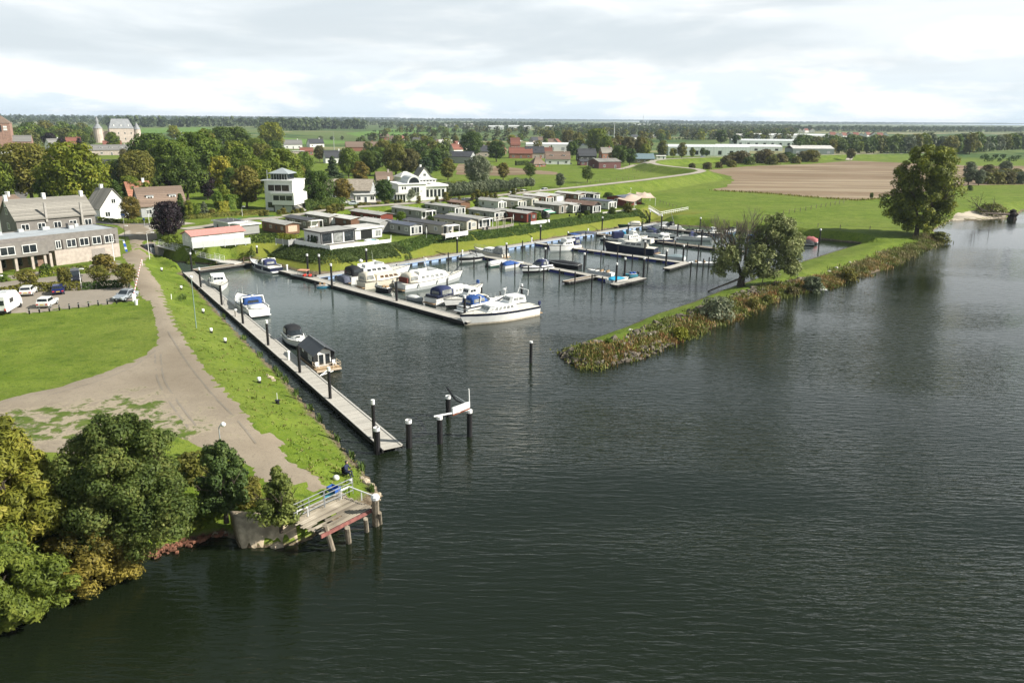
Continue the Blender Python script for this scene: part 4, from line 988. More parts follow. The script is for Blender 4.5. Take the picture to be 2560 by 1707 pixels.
a, b = p1 + d12 * 1.4 + Vector((0, 0, .25)), p2 + Vector((0, 0, .55)); nn = Vector((-d12.y, d12.x, 0)) * .12
mb = MB(); mb.loft([[r_(a - nn - Vector((0, 0, .3))), r_(a + nn - Vector((0, 0, .3))), r_(a + nn + Vector((0, 0, .3))), r_(a - nn + Vector((0, 0, .3)))], [r_(b - nn - Vector((0, 0, .3))), r_(b + nn - Vector((0, 0, .3))), r_(b + nn + Vector((0, 0, .3))), r_(b - nn + Vector((0, 0, .3)))]]); mb.build('guard_beam', WHITE, t)
MB().tube(r_(a - Vector((0, 0, .42))), r_(b - Vector((0, 0, .42))), .1, n=4).build('rusty_rail', RUST, t)
MB().tube(r_(b), r_(b + Vector((-.05, 0, 1.6))), .06).build('marker_rod', WHITE, t)
k1 = p3.lerp(p2, .35) + Vector((0, 0, .1)); MB().path([r_(p3 + Vector((-.1, 0, .9))), r_(k1), r_(p2 + Vector((0, 0, .3)))], .1, n=4).build('dark_arm', BLACK, t)
MB().path([r_(p3), r_(k1 + Vector((0, 0, .4))), r_(p2 + Vector((0, 0, .5)))], .05, n=4).build('dark_arm', GALV, t)
pile(1327, 906, 853, .20, 'lone slim black pile standing in open water at harbour mouth', True, 0, None, .2)
NS = [(644, 647, 614), (770, 680, 635), (800, 690, 636), (830, 718, 659), (917, 670, 622), (1143, 635, 593), (1351, 601, 563), (1505, 575, 542), (1624, 555, 527), (1652, 588, 537)]
for i, (x, y, tp) in enumerate(NS): pile(x, y, tp, .19, orl(i, len(NS), 'black pile with bright white top', 'along foot of the grass slope'), True, .3, 'white topped posts along the shore', .4)
ROWS = [('before nearest jetty, left part', [(1121, 661, 631), (1153, 663, 635), (1185, 670, 642), (1219, 675, 647), (1253, 681, 654), (1287, 689, 657), (1321, 692, 664), (1359, 703, 671), (1398, 707, 674)], .13, 0),
 ('beyond nearest jetty', [(1306, 632, 602), (1337, 634, 607), (1368, 637, 610), (1400, 643, 613), (1432, 650, 619), (1465, 650, 623), (1502, 656, 627), (1543, 656, 615), (1580, 667, 636), (1619, 674, 641)], .13, 0),
 ('among bows of the big yachts', [(992, 681, 661), (1031, 692, 680), (1071, 699, 688), (1118, 726, 697), (1160, 726, 708), (1204, 743, 718), (1250, 757, 729)], .14, 0),
 ('before nearest jetty, right part', [(1437, 712, 680), (1479, 722, 687), (1505, 725, 692)], .13, 0),
 ('by the far jetty', [(1464, 602, 579), (1490, 604, 581), (1517, 606, 584), (1571, 612, 589), (1605, 580, 559), (1657, 592, 568), (1658, 618, 597), (1687, 626, 602), (1718, 629, 606), (1740, 594, 573), (1781, 637, 612), (1788, 601, 578)], .13, 0),
 ('beside angled finger jetty', [(1726, 689, 655), (1742, 684, 610), (1757, 679, 647), (1771, 674, 643), (1785, 669, 640), (1799, 664, 637)], .13, 0)]
for where, pts, r_p, c in ROWS:
    for i, (x, y, tp) in enumerate(pts): pile(x, y, tp, r_p, orl(i, len(pts), 'thin black mooring pile', where), False)
CAPS = [(1162, 805, 739, 'tall black pile at outer corner of the big yacht pontoon', 1), (1304, 750, 710, 'white topped black pile behind the large navy striped yacht', 1), (1266, 648, 607, 'white topped pile at stern of the cream cruiser', 1), (1363, 652, 619, 'white topped pile behind blue canopy cruiser', 1), (1420, 595, 579, 'white topped pile beside pale blue pontoon side', 1),
 (1509, 630, 590, 'white topped pile left of the large navy yacht', 1), (1611, 643, 601, 'white topped pile in front of the large navy yacht', 1), (1460, 677, 632, 'white topped pile at end of the black covered boat', 1), (1540, 710, 657, 'white topped pile beside turquoise covered boat', 1), (1561, 693, 644, 'white topped pile between middle and nearest jetties', 1),
 (1608, 697, 643, 'white topped pile at right end of turquoise boat jetty', 1), (1570, 586, 558, 'white topped pile beside green hulled boat', 1), (1664, 673, 624, 'white topped pile at left tip of angled finger jetty', 1), (1707, 655, 612, 'white topped pile at outer end of middle jetty', 1), (1753, 613, 574, 'dark pile at the bow of navy canopy sports boat', 0), (1693, 596, 560, 'dark pile beside the white sports boat at far jetty', 0), (992, 760, 705, 'tall plain black pile rising midway along yacht pontoon', 0)]
for x, y, tp, lb, c in CAPS: pile(x, y, tp, .2, lb, bool(c), 0, 'guide piles of the jetties')
LP = [(1749, 583, 545, 'black basin lamp on far bank near small jetty'), (2047, 617, 574, 'black basin lamp with white globe beside red covered boat'), (1884, 606, 580, 'black basin lamp with white globe behind the willow')]
for x, y, tp, lb in LP:
    p = at(x, y, 0); h = height_to(p, tp); t = thing('lamp_post', lb, 'lamp', p, 0, 'basin lamps'); MB().cyl(0, 0, -1, h - .3, .16, n=8).build('pole', PILE, t); MB().lathe([(.03, h - .32), (.24, h - .22), (.27, h - .05), (.2, h + .15), (.03, h + .2)], 10).build('globe', WHITE, t, True)

# ------------------------------------------------------------------ boats
def bs(name, label, cat, stern, L, B, ang, build, group='boats moored in the marina'):
    s = at(*stern, 0); a = R(ang); t = thing(name, label, cat, (s.x + math.cos(a) * L / 2, s.y + math.sin(a) * L / 2, 0), a, group); build(t, L, B); return t
bs('motor_cruiser', 'white sports cruiser with navy hull side and navy canopy by timber landing', 'boat', (692, 683), 10.6, 3.3, 134, sports(GEL, NAVY, NAVYC, split=.32, cl=.26, cwin=PALEGLASS, fs=1.05, fb=1.5))
bs('motor_cruiser', 'small white cabin cruiser with outboard, bow towards us, on west pontoon', 'boat', (543, 704), 9.6, 3.4, -66, yacht(GEL, GEL, None, False, False, None, GLASS, (-.36, .1), .9, .9, 1.2, 0, GEL))
bs('motor_cruiser', 'large white cruiser with blue canopy roof and sun pad, west pontoon', 'boat', (650, 792), 11.4, 3.9, 124, sports(NAVY, GEL, None, split=.3, cl=.0, arch=True, antennas=2, hardtop=False, fs=1.2, fb=1.6))
t = bpy.data.objects['motor_cruiser.002']
canopy(t, -2.6, -.2, 3.0, 1.45, 1.2, BLUEC, GLASS, fr=.5); MB().box(-5.4, -3.4, -1.3, 1.3, 1.3, 1.62, b=.15).build('sun_pad', WHITEC, t, True)
bs('motor_cruiser', 'white cruiser with black canopy, bow towards us, next to houseboat', 'boat', (724, 845), 6.6, 2.7, -60, sports(RUBBER, GEL, BLACKC, split=.28, cl=.34, arch=False, fs=.9, fb=1.15))
t = bs('workboat', 'small black open workboat with red seats and orange sun roof', 'boat', (786, 699), 4.4, 1.9, 172, opened(RUBBER, BLACK, BLACK, BLACK, False, False, .55, .75, None, RED))
MB().box(-1.1, .9, -.75, .75, 1.75, 1.82, b=.03).build('roof', mat('peach_canvas', (.6, .3, .2), .7), t)
for x, y in ((-1, -.65), (-1, .65), (.8, -.65), (.8, .65)): MB().cyl(x, y, .6, 1.75, .03, n=5).build('roof_post', STEEL, t)
bs('jet_ski', 'small white and pale blue water scooter tied to pontoon left side', 'water scooter', (792, 719), 3.1, 1.2, 14, opened(TURQC, GEL, WHITE, BLACK, False, False, .4, .55))
t = bs('motor_yacht', 'tall white yacht with dark canopy and slate tarpaulin, nearest to the grass slope', 'boat', (868, 709), 13.5, 4.1, 43, yacht(GEL, GEL, None, False, True, None, GLASS, (-.30, .20), 1.05, 1.5, 1.9, 1.2, GEL, roof=GEL))
canopy(t, -6.4, -3.9, 3.2, 1.6, 1.7, BLACKC, GLASS, fr=.6); MB().lathe([(.02, 3.6), (.35, 3.75), (.38, 4.05), (.02, 4.3)], 10, -3.6, 0).build('radar_dome', WHITE, t, True)
canopy(t, -8.2, -6.5, 3.0, .5, 1.2, DGREYC, None, 'tarpaulin', .3)
t = bs('motor_yacht', 'cream motor yacht with open framed aft deck and brown windows', 'boat', (903, 722), 11.6, 3.7, 43, yacht(CREAM, CREAM, None, False, False, SANDC, mat('brown_glass', (.10, .055, .03), .15, var=.4), (-.28, .24), .95, 1.3, 1.7, 0, CREAM, canx=(-.48, -.3)))
antenna(t, -2, 1.3, 2.2, 4.2)
t = bs('motor_yacht', 'white flybridge yacht with white mast and maroon aft canopy', 'boat', (1000, 728), 14.2, 4.2, 46, yacht(GREYGEL, GEL, None, False, True, SANDC, PALEGLASS, (-.30, .26), 1.1, 1.4, 1.9, 3.0, GEL, canx=(-.42, -.26), npane=5))
MB().box(-6.35, -6.05, -1.2, 1.2, 1.5, 2.4).build('canopy_curtain', MAROON, t); MB().tube((4.5, -1.8, 2.4), (7.2, 0, 2.7), .09).build('anchor_boom', BLACK, t)
t = bs('dinghy', 'small dark hulled tender hung across stern of white flybridge yacht', 'dinghy', (975, 733), 3.2, 1.3, 150, opened(BLACK, BLACK, WHITE, None, False, False, .5, .7)); t.location.z = .35
t = bs('motor_cruiser', 'white motor cruiser with navy bimini top and blue trim beside pontoon', 'boat', (1076, 762), 12.2, 3.7, 50, yacht(GEL, GEL, None, False, False, NAVYC, PALEGLASS, (-.16, .25), .95, 1.15, 1.7, 0, GEL, canx=(-.40, -.16), npane=4))
MB().box(-5.9, -2.0, -1.45, 1.45, 1.25, 1.65, b=.1).build('aft_coaming', NAVY, t); MB().box(5.4, 5.8, -.3, .3, 1.85, 2.5, b=.1).build('covered_outboard', BLUEC, t)
bs('dinghy', 'inflatable tender wrapped in white cover lying along yacht pontoon', 'dinghy', (1022, 747), 3.4, 1.5, -40, covered(GREYGEL, WHITEC, WHITEC, fs=.5, fb=.6, peak=.35))
bs('sloop', 'white sloop with round cabin and orange bow ball, bow to pontoon', 'boat', (1212, 750), 8.6, 2.9, 225, yacht(BLACK, GEL, None, True, False, None, GLASS, (-.22, .18), .55, 1.0, 1.5, 0, GEL, split=.3, wheelx=(-.2, .04), tr=.7))
bs('motor_cruiser', 'white cruiser with bright blue cockpit canopy behind the navy striped yacht', 'boat', (1156, 782), 9.4, 3.2, 47, sports(GEL, GEL, BLUEC, NAVY, .5, True, cl=.36, fs=1.0, fb=1.35))
t = bs('motor_yacht', 'big white motor yacht with navy sheer stripe moored across pontoon end', 'boat', (1336, 784), 13.2, 4.0, 216, yacht(mat('ivory_boot_stripe', (.66, .58, .46), .4), GEL, NAVY, True, False, None, PALEGLASS, (-.16, .26), .95, 1.5, 1.75, 1.5, GEL, split=.16, wheelx=(-.30, -.06), npane=5))
mb = MB(); mb.path([(-4.2, -1.3, 3.5), (-4.4, -1.2, 4.3), (-4.4, 1.2, 4.3), (-4.2, 1.3, 3.5)], .07); mb.build('radar_arch', WHITE, t); outboard(t, -6.6, 1.6, NAVYC, .9); antenna(t, -4.3, -1, 4.3, 1.4)
for i in range(5): MB().tube((-1.3 - i * .95, -2.0, 1.33), (-1.3 - i * .95, -2.09, 1.33), .14, n=8).build('porthole', WHITE, t)
# first jetty
t = bs('speedboat', 'black speedboat under grey cover with wakeboard tower', 'boat', (1205, 647), 6.2, 2.3, 222, covered(GEL, BLACK, GREYC, .25, .75, 1.0)); MB().path([(-.9, -1.1, .8), (-.3, -1., 2.1), (-.3, 1., 2.1), (-.9, 1.1, .8)], .07).build('wakeboard_tower', BLACK, t); MB().box(-1.1, .2, -.9, .9, 2.08, 2.14).build('tower_top', BLACKC, t)
t = bs('motor_cruiser', 'cream hulled cruiser with grey canopy and white foredeck', 'boat', (1264, 647), 9.4, 3.0, 137, yacht(CREAM, CREAM, None, False, False, GREYC, PALEGLASS, (-.18, .22), .8, 1.0, 1.5, 0, GEL, split=.3, canx=(-.46, -.2))); MB().box(-4.65, 4.0, -1.2, 1.2, 1.04, 1.06).build('side_deck', GEL, t)
bs('speedboat', 'green hulled speedboat bundled in white cover with outboard', 'boat', (1219, 668), 5.4, 2.2, 44, covered(GREENP, GEL, WHITEC, .5, .6, .8, BLACK, .95, .6))
bs('speedboat', 'white open speedboat under bright blue cover', 'boat', (1256, 671), 5.8, 2.2, 44, covered(GEL, GEL, BLUEC, .5, .6, .8, BLACK, .72, .8))
bs('motor_cruiser', 'white cruiser with navy canopy and dark hull stripe, nearest jetty', 'boat', (1376, 674), 7.4, 2.8, 220, sports(BLACK, GEL, NAVYC, NAVY, .45, True, cl=.3, fs=.95, fb=1.3))
bs('speedboat', 'speedboat entirely wrapped in black cover beside nearest jetty', 'boat', (1450, 673), 7.6, 2.6, 150, covered(BLACK, BLACK, BLACKC, .3, .9, 1.15, None, .98, .55))
t = bs('speedboat', 'open white speedboat with dark windscreen and grey arch', 'boat', (1532, 690), 5.6, 2.1, 148, opened(GEL, GEL, GREYGEL, None, True, True, .6, .85))
bs('speedboat', 'turquoise covered white speedboat with outboard on finger jetty', 'boat', (1520, 708), 4.8, 2.0, 33, covered(GEL, GEL, TURQC, .5, .6, .8, WHITE, .75, .55))
bs('dinghy', 'small pale blue dinghy with black outboard on jetty tip', 'dinghy', (1592, 690), 3.0, 1.3, 200, opened(CYANP, CYANP, WHITE, BLACK, False, False, .45, .6, None, BLUEP))
# middle jetty
t = bs('motor_yacht', 'white flybridge cruiser with blue awning facing left beside middle jetty', 'boat', (1446, 622), 8.6, 3.0, 217, yacht(GREYGEL, GEL, None, False, True, NAVYC, GLASS, (-.2, .2), .95, 1.15, 1.6, 0, GEL, split=.2, canx=(-.46, -.24)))
MB().path([(-3.9, -1.2, 1.3), (-3.9, -1.2, 3.6), (-3.9, 1.2, 3.6), (-3.9, 1.2, 1.3)], .05).build('awning_frame', BLUEP, t); MB().box(-4., -2.2, -1.3, 1.3, 3.6, 3.66).build('awning', BLUEC, t)
bs('motor_yacht', 'large dark navy hulled yacht with pale cabin, biggest beyond middle jetty', 'boat', (1640, 637), 12.4, 4.0, 150, yacht(NAVY, NAVY, None, True, False, None, GLASS, (-.30, .20), 1.0, 1.5, 2.1, .9, mat('ivory_cabin', (.6, .58, .52), .4), split=.4, wheelx=(-.42, -.2), npane=3))
bs('speedboat', 'low white speedboat with grey peaked cover at middle jetty end', 'boat', (1712, 650), 6.8, 2.2, 155, covered(GEL, GEL, mat('teal_grey_canvas', (.22, .28, .30), .85), .6, .55, .75, None, .6, .6))
bs('catamaran', 'flat white twin hull sailing boat without mast beside angled jetty', 'boat', (1722, 660), 7.4, 2.4, -9, opened(GEL, GEL, WHITE, None, False, False, .4, .55))
# far jetty
bs('speedboat', 'white speedboat under slate cover moored at pale blue pontoon side', 'boat', (1490, 590), 6.6, 2.3, 176, covered(GEL, GEL, DGREYC, .4, .6, .8, None, .95, .7))
t = bs('cabin_boat', 'small white boat with navy and turquoise canvas cabin', 'boat', (1562, 602), 6.4, 2.4, 190, opened(NAVY, GEL, GREYGEL, None, False, False, .7, 1.)); MB().box(-2.6, .1, -1.1, 1.1, .8, 2.35, b=.1).build('canvas_cabin', NAVYC, t); MB().box(-3.1, -2.62, -1.1, 1.1, .8, 2.4, b=.1).build('canvas_end', TURQC, t)
bs('motor_cruiser', 'white cruiser half hidden behind the large navy yacht', 'boat', (1552, 610), 8.2, 3.0, 32, yacht(GEL, GEL, None, True, False, None, PALEGLASS, (-.3, .2), .8, 1.2, 1.6, .6, GEL))
bs('motor_cruiser', 'white cruiser with navy canopy and dark waterline beyond far jetty', 'boat', (1602, 592), 8.8, 3.0, -20, sports(BLACK, GEL, NAVYC, None, .4, False, cl=.3, fs=1., fb=1.3))
bs('cabin_boat', 'dark hulled cabin boat with white wheelhouse by far jetty', 'boat', (1679, 606), 6.4, 2.5, 205, yacht(NAVY, NAVY, None, False, False, None, GLASS, (-.3, .12), 1.15, .85, 1.15, 0, GEL, split=.7))
bs('sloop', 'dark green open sloop with sand coloured spray hood', 'boat', (1604, 570), 6.6, 2.4, 186, opened(GREENP, GREENP, TEAK, None, False, False, .75, 1.0, SANDC))
bs('speedboat', 'low speedboat with grey cover and black hull next to green sloop', 'boat', (1652, 574), 5.6, 2.1, 190, covered(BLACK, GEL, DGREYC, .5, .55, .7))
bs('speedboat', 'speedboat under pale grey peaked cover near far bank', 'boat', (1676, 567), 5.2, 2.1, 200, covered(GREYGEL, GREYGEL, GREYC, .5, .55, .7, None, .95, 1.0))
t = bs('motor_cruiser', 'white sports boat with thin leaning mast near far bank', 'boat', (1702, 575), 7.6, 2.6, 186, sports(GEL, GEL, BLACKC, None, .5, False, cl=.2)); MB().tube((-2, 0, 1.), (-.6, 0, 5.2), .05, .03).build('mast', GALV, t)
bs('speedboat', 'small white open boat with black seats near far bank', 'boat', (1710, 579), 5.4, 2.0, -12, opened(BLACK, GEL, BLACK, None, True, False, .5, .7, None, BLACKC))
bs('motor_cruiser', 'white sports cruiser with blue cockpit hood, bow right, far jetty', 'boat', (1698, 598), 8.0, 2.7, -24, sports(GREYGEL, GEL, NAVYC, None, .35, False, cl=.14, fs=.8, fb=1.05))
bs('cabin_boat', 'small cabin boat, white above navy hull, left of willow crown', 'boat', (1800, 589), 5.8, 2.3, 200, yacht(NAVY, NAVY, None, True, False, None, GLASS, (-.1, .2), .5, .75, 1.1, 0, GEL, split=.6, wheelx=(-.2, .05)))
bs('speedboat', 'pale blue boat with white foredeck seen through bare willow branches', 'boat', (1820, 590), 6.8, 2.4, 60, sports(CYANP, mat('pale_blue_gelcoat', (.25, .40, .62), .3), None, None, .4, False))
bs('cabin_boat', 'navy cabin boat behind the willow trunk, bow towards us', 'boat', (1876, 612), 7.0, 2.6, -110, yacht(NAVY, NAVY, None, True, False, None, GLASS, (-.3, .2), .8, 1., 1.5, 0, NAVY, roof=BLUEC))
bs('speedboat', 'white speedboat under black peaked cover beside red covered boat', 'boat', (2034, 614), 6.6, 2.3, 168, covered(BLACK, GEL, BLACKC, .5, .5, .65, None, .62, .95))
bs('speedboat', 'small boat under faded red domed cover by the right bank', 'boat', (2044, 610), 4.6, 2.2, 150, covered(BLACK, GREYGEL, mat('faded_red_canvas', (.42, .14, .14), .8), .4, .5, .6, None, .95, 1.3))
t = bs('rowing_boat', 'flat white upturned float moored against outer side of breakwater', 'float', (2066, 727), 5.0, 1.5, 184, covered(GEL, GEL, WHITE, .5, .25, .25, None, .97, .06))

# ------------------------------------------------------------------ houseboat
pf = at(792, 926, .5); a = R(32); u = Vector((math.cos(a), math.sin(a), 0)); v = Vector((-u.y, u.x, 0)); HWd, HL = 4.3, 8.4
c = pf + u * HWd * .36 + v * HL * .43
t = thing('houseboat', 'black timber houseboat with gabled metal roof and railed front deck', 'houseboat', (c.x, c.y, 0), a); t.scale = (.72, .86, .74)
CLAD = banded('black_cladding', (.028, .03, .032), (.008, .008, .008), .15, 2, .12, .7, .2)
MB().box(-HWd / 2, HWd / 2, -HL / 2, HL / 2, .30, .52).build('deck', banded('larch_deck', (.42, .29, .16), (.2, .13, .08), .14, 0, .1), t)
for s in (-1, 1): MB().box(s * 1.5 - .45, s * 1.5 + .45, -HL / 2 + .1, HL / 2 - .1, -.4, .30).build('float', DARKBEAM, t)
MB().box(-HWd / 2, HWd / 2, -HL / 2 - .06, -HL / 2, .26, .56).build('deck_edge', mat('bleached_wood', (.55, .45, .33), .8), t)
y0, y1 = -HL / 2 + 2.0, HL / 2 - .2; hh, gg, ww = 2.75, 1.15, 3.7
w_ = MB(); w_.box(-ww / 2, ww / 2, y0, y1, .525, hh)
for yy in (y0, y1 - .15): w_.loft([[(-ww / 2, yy, hh), (ww / 2, yy, hh), (0, yy, hh + gg)], [(-ww / 2, yy + .15, hh), (ww / 2, yy + .15, hh), (0, yy + .15, hh + gg)]])
w_.build('wall', CLAD, t)
ROOFM = banded('standing_seam', (.045, .05, .058), (.015, .016, .018), .5, 1, .07, .4, .1)
rm = MB(); o = .35; sl = gg / (ww / 2)
for s in (-1, 1): rm.loft([[(s * (ww / 2 + o), y, hh - sl * o + .02), (0, y, hh + gg + .02), (0, y, hh + gg + .14), (s * (ww / 2 + o), y, hh - sl * o + .14)] for y in (y0 - .7, y1 + .25)])
rf = rm.build('roof', ROOFM, t)
MB().box(-.1, .1, y0 - .72, y1 + .27, hh + gg + .1, hh + gg + .19).build('ridge_cap', mat('ridge_metal', (.16, .17, .18), .5), rf)
for s in (-1, 1): win_part(t, s * .55, y0, .6, 1.0, 2.05, 0, WHITE, GLASS, 0, .1, 'door')
MB().add([(-1.15, y0 - .03, .53), (1.15, y0 - .03, .53), (1.15, y0 - .03, hh + .3), (0, y0 - .03, hh + .75), (-1.15, y0 - .03, hh + .3)], [(0, 1, 2, 3, 4)]).build('white_gable_panel', WHITE, t)
win_part(t, -ww / 2, -.6, 1.25, 1.5, 1.15, R(-90), WHITE, PALEGLASS, 1); win_part(t, -ww / 2, 2.5, 1.9, .7, .35, R(-90), WHITE, PALEGLASS, 0); win_part(t, ww / 2, .4, 1.2, 1.5, 1.2, R(90), WHITE, PALEGLASS, 1)
rl = MB(); yb = -HL / 2 + .06; WD = mat('pale_rail_wood', (.58, .47, .34), .8)
def fence_run(mb, pts, h, r=.035, mids=(.5,), posts=True):
    for i in range(len(pts) - 1):
        a_, b_ = Vector(pts[i]), Vector(pts[i + 1]); n = max(1, int(round((b_ - a_).length / 1.4)))
        for q in range(n + 1): p = a_.lerp(b_, q / n); mb.tube(p, p + Vector((0, 0, h)), r, n=4)
        for f in (*mids, 1.): mb.tube(a_ + Vector((0, 0, h * f)), b_ + Vector((0, 0, h * f)), r, n=4)
fence_run(rl, [(-2.1, y0 - .1, .52), (-2.1, yb, .52), (2.1, yb, .52), (2.1, y0 - .1, .52)], 1.0, .04); rl.build('railing', WD, t)
for s in (-1, 1): ch = MB(); ch.box(s * 1.5 - .28, s * 1.5 + .28, y0 - .85, y0 - .35, .9, .96); ch.box(s * 1.5 - .28, s * 1.5 + .28, y0 - .4, y0 - .33, .96, 1.5); [ch.box(s * 1.5 + dx - .03, s * 1.5 + dx + .03, y0 + dy - .03, y0 + dy + .03, .522, .9) for dx in (-.25, .25) for dy in (-.82, -.36)]; tt = thing('deck_chair', ('white chair left' if s < 0 else 'white chair right') + ' of the houseboat doors', 'chair', (0, 0, 0), 0, 'chairs on the houseboat deck'); tt.location = (c.x, c.y, 0); tt.rotation_euler.z = a; tt.scale = (.72, .86, .74); ch.build('frame', WHITE, tt)
pr = at(801, 938, .6); tt = thing('mooring_ropes', 'pale mooring rods between houseboat deck and plank pontoon', 'rod', (0, 0, 0)); mb = MB(); q0 = at(800, 939, .6); mb.tube(q0, at(821, 924, .7), .05); mb.tube(q0, at(833, 927, .55), .05); mb.build('rods', WHITE, tt)

# ------------------------------------------------------------------ gangway, shore furniture
ga, gb = on(394, 627), at(556, 655, .6); d = gb - ga; L = math.hypot(d.x, d.y)
t = thing('gangway', 'white railed footbridge sloping down from the road to landing', 'footbridge', (ga.x, ga.y, 0), math.atan2(d.y, d.x)); za = max(ga.z, 2.8) + .15; zb = .75
mb = MB(); mb.loft([[(0, -.7, za - .15), (0, .7, za - .15), (0, .7, za), (0, -.7, za)], [(L, -.7, zb - .15), (L, .7, zb - .15), (L, .7, zb), (L, -.7, zb)]]); mb.build('walkway', mat('pale_grating', (.45, .44, .42), .7), t)
for s in (-1, 1):
    mb = MB(); n = 14
    for i in range(n + 1): x = L * i / n; z = za + (zb - za) * i / n; mb.tube((x, s * .72, z - .1), (x, s * .72, z + 1.05), .03, n=4)
    for f in (.05, .4, .72, 1.05): mb.tube((0, s * .72, za + f), (L, s * .72, zb + f), .032, n=4)
    mb.build('railing', WHITE, t)
MB().box(.1, 1., -.8, .8, -.5, za - .151).build('abutment', CONC, t)
t = thing('gate', 'grey mesh gate panel at the road end of the gangway', 'gate', (ga.x - .5, ga.y - .1, ga.z), R(60)); MB().box(-1., 1., -.06, .06, 0, 2.1).build('gate_panel', mat('gate_grey', (.3, .34, .36), .5), t); MB().box(-1.12, -1.02, -.08, .08, 0, 2.3).build('post', GALV, t)
t = thing('landing_platform', 'white landing platform with rail where gangway meets timber landing', 'platform', (gb.x, gb.y, 0), math.atan2(d.y, d.x)); MB().box(-.4, 4.2, -1.1, 1.6, .5, .72).build('platform_deck', mat('bleached_boards', (.5, .48, .44), .8), t)
mb = MB(); fence_run(mb, [(4.3, 1.5, .6), (11.5, 1.9, .6)], 1.1, .05, (.35, .7)); mb.build('railing', mat('reddish_rail', (.38, .24, .17), .8), t)
for x, y, z, lb, m_ in ((718, 676, .55, 'white pedestal post on walkway end beside sports cruiser', WHITE), (1156, 638, .6, 'white service pedestal by black speedboat', WHITE), (1329, 606, .6, 'white service pedestal by middle jetty root', WHITE), (1470, 582, .6, 'white service pedestal by far jetty root', WHITE), (590, 791, .55, 'pale service pedestal on west pontoon', CONC), (722, 899, .55, 'white curved pedestal beside the houseboat', WHITE)):
    p = at(x, y, z); t = thing('service_pedestal', lb, 'pedestal', p, .8, 'service pedestals'); mb = MB(); mb.box(-.13, .13, -.13, .13, 0, .95, b=.04); mb.build('post', m_, t); MB().box(-.2, .2, -.17, .17, .95, 1.15, b=.05).build('lamp_head', WHITE, t)
for x, y, lb in ((1017, 652, 'orange lifebuoy stand left, on the grass slope edge'), (1250, 616, 'red post behind cream cruiser on the grass slope'), (1403, 592, 'small red post on the slope by the middle jetty')):
    p = at(x, y, .8); p.z = ground(p.x, p.y); t = thing('lifebuoy_stand', lb, 'lifebuoy', p, .8, 'lifebuoy stands'); MB().cyl(0, 0, -.3, 1.1, .06, n=6).build('post', WHITE, t)
    mb = MB(); n = 12; mb.loft([[((.30 + .08 * math.cos(q * 2.094)) * math.cos(2 * math.pi * i / n), .1 + .08 * math.sin(q * 2.094), .85 + (.30 + .08 * math.cos(q * 2.094)) * math.sin(2 * math.pi * i / n)) for q in range(3)] for i in range(n + 1)], 0, False, False); mb.build('buoy', ORANGE, t)
for i, (x0, y0_, x1, y1_) in enumerate(((1090, 627, 1110, 638), (1303, 593, 1321, 604))):
    p, q = at(x0, y0_, 2.), at(x1, y1_, .7); p.z = ground(p.x, p.y) + .5; t = thing('drain_pipe', ('left' if i == 0 else 'right') + 'most dark pipe lying down the grass slope', 'pipe', p); MB().tube((0, 0, 0), q - p, .09, n=6).build('pipe', BLACK, t)
# white drums and posts on the west bank
DR = [(404, 678, 'white drum bollard nearest the gangway'), (453, 724, 'white drum bollard on bank beside white cabin cruiser'), (508, 783, 'white drum bollard with black base beside blue canopy cruiser'), (528, 832, 'small white drum bollard below the green lamp post'), (563, 857, 'white drum bollard on bank left of black canopy cruiser'), (648, 957, 'large white drum bollard with brown foot beside the houseboat')]
for x, y, lb in DR:
    p = on(x, y); t = thing('drum_bollard', lb, 'bollard', p, 0, 'drum bollards on the grass bank'); MB().cyl(0, 0, -.2, .28, .2, n=10).build('base', BLACK, t); MB().lathe([(.2, .28), (.22, .33), (.22, .62), (.18, .68), (.02, .7)], 12).build('drum', WHITE, t, True)
p = on(694, 1009); t = thing('drum_bollard', 'black mooring bollard with thin white rod on grass bank', 'bollard', p, 0, 'drum bollards on the grass bank'); MB().lathe([(.2, -.1), (.2, .3), (.28, .34), (.28, .42), (.02, .45)], 10).build('base', BLACK, t); MB().cyl(0, 0, .45, 1.2, .03, n=5).build('rod', WHITE, t)
p = on(428, 748); t = thing('marker_post', 'short white marker post leaning on the grass bank', 'post', p); MB().tube((0, 0, -.2), (.06, .02, .8), .07).build('post', WHITE, t)
def lamp(px, py, top, label, m=GALV, arm=1., ang=0., z=None, r=.07, name='street_lamp', head='flat', group='street lamps'):
    p = on(px, py) if z is None else at(px, py, z); h = height_to(p, top); t = thing(name, label, 'lamp', p, R(ang), group)
    MB().tube((0, 0, -.3), (0, 0, h - .15), r, r * .6, 8).build('pole', m, t)
    if arm: MB().path([(0, 0, h - .2), (arm * .3, 0, h), (arm, 0, h + .05)], r * .55).build('arm', m, t)
    if head == 'flat': MB().box(arm - .15, arm + .55, -.14, .14, h, h + .13, b=.04).build('lamp_head', WHITE, t)
    else: MB().lathe([(.04, h - .15), (.2, h - .02), (.22, h + .12), (.1, h + .26), (.01, h + .28)], 10, arm).build('lamp_head', WHITE, t, True)
    return t
lamp(491, 820, 694, 'tall thin green lamp post on grass bank beside pontoon', mat('pale_green_paint', (.20, .28, .24), .5), 0, 0, r=.08, head='ball')
lamp(556, 1160, 1064, 'curved lamp post with white head behind the riverside trees', GALV, .35, 20, head='ball')
lamp(204, 722, 673, 'white lamp post between dark van and blue car', WHITE, .2, 0); lamp(3, 742, 690, 'white lamp post at left edge beside camper van', WHITE, .2, 0)
lamp(374, 648, 582, 'pale lamp post at bend of road by the gangway', WHITE, .9, 10); lamp(410, 618, 570, 'pale lamp post in front of the copper beech', WHITE, .9, 15)
lamp(375, 574, 520, 'tall pale lamp post left of the copper beech', WHITE, 1.2, 15); lamp(314, 604, 565, 'dark low lamp post beside street behind flagpole', BLACK, .3, 0)
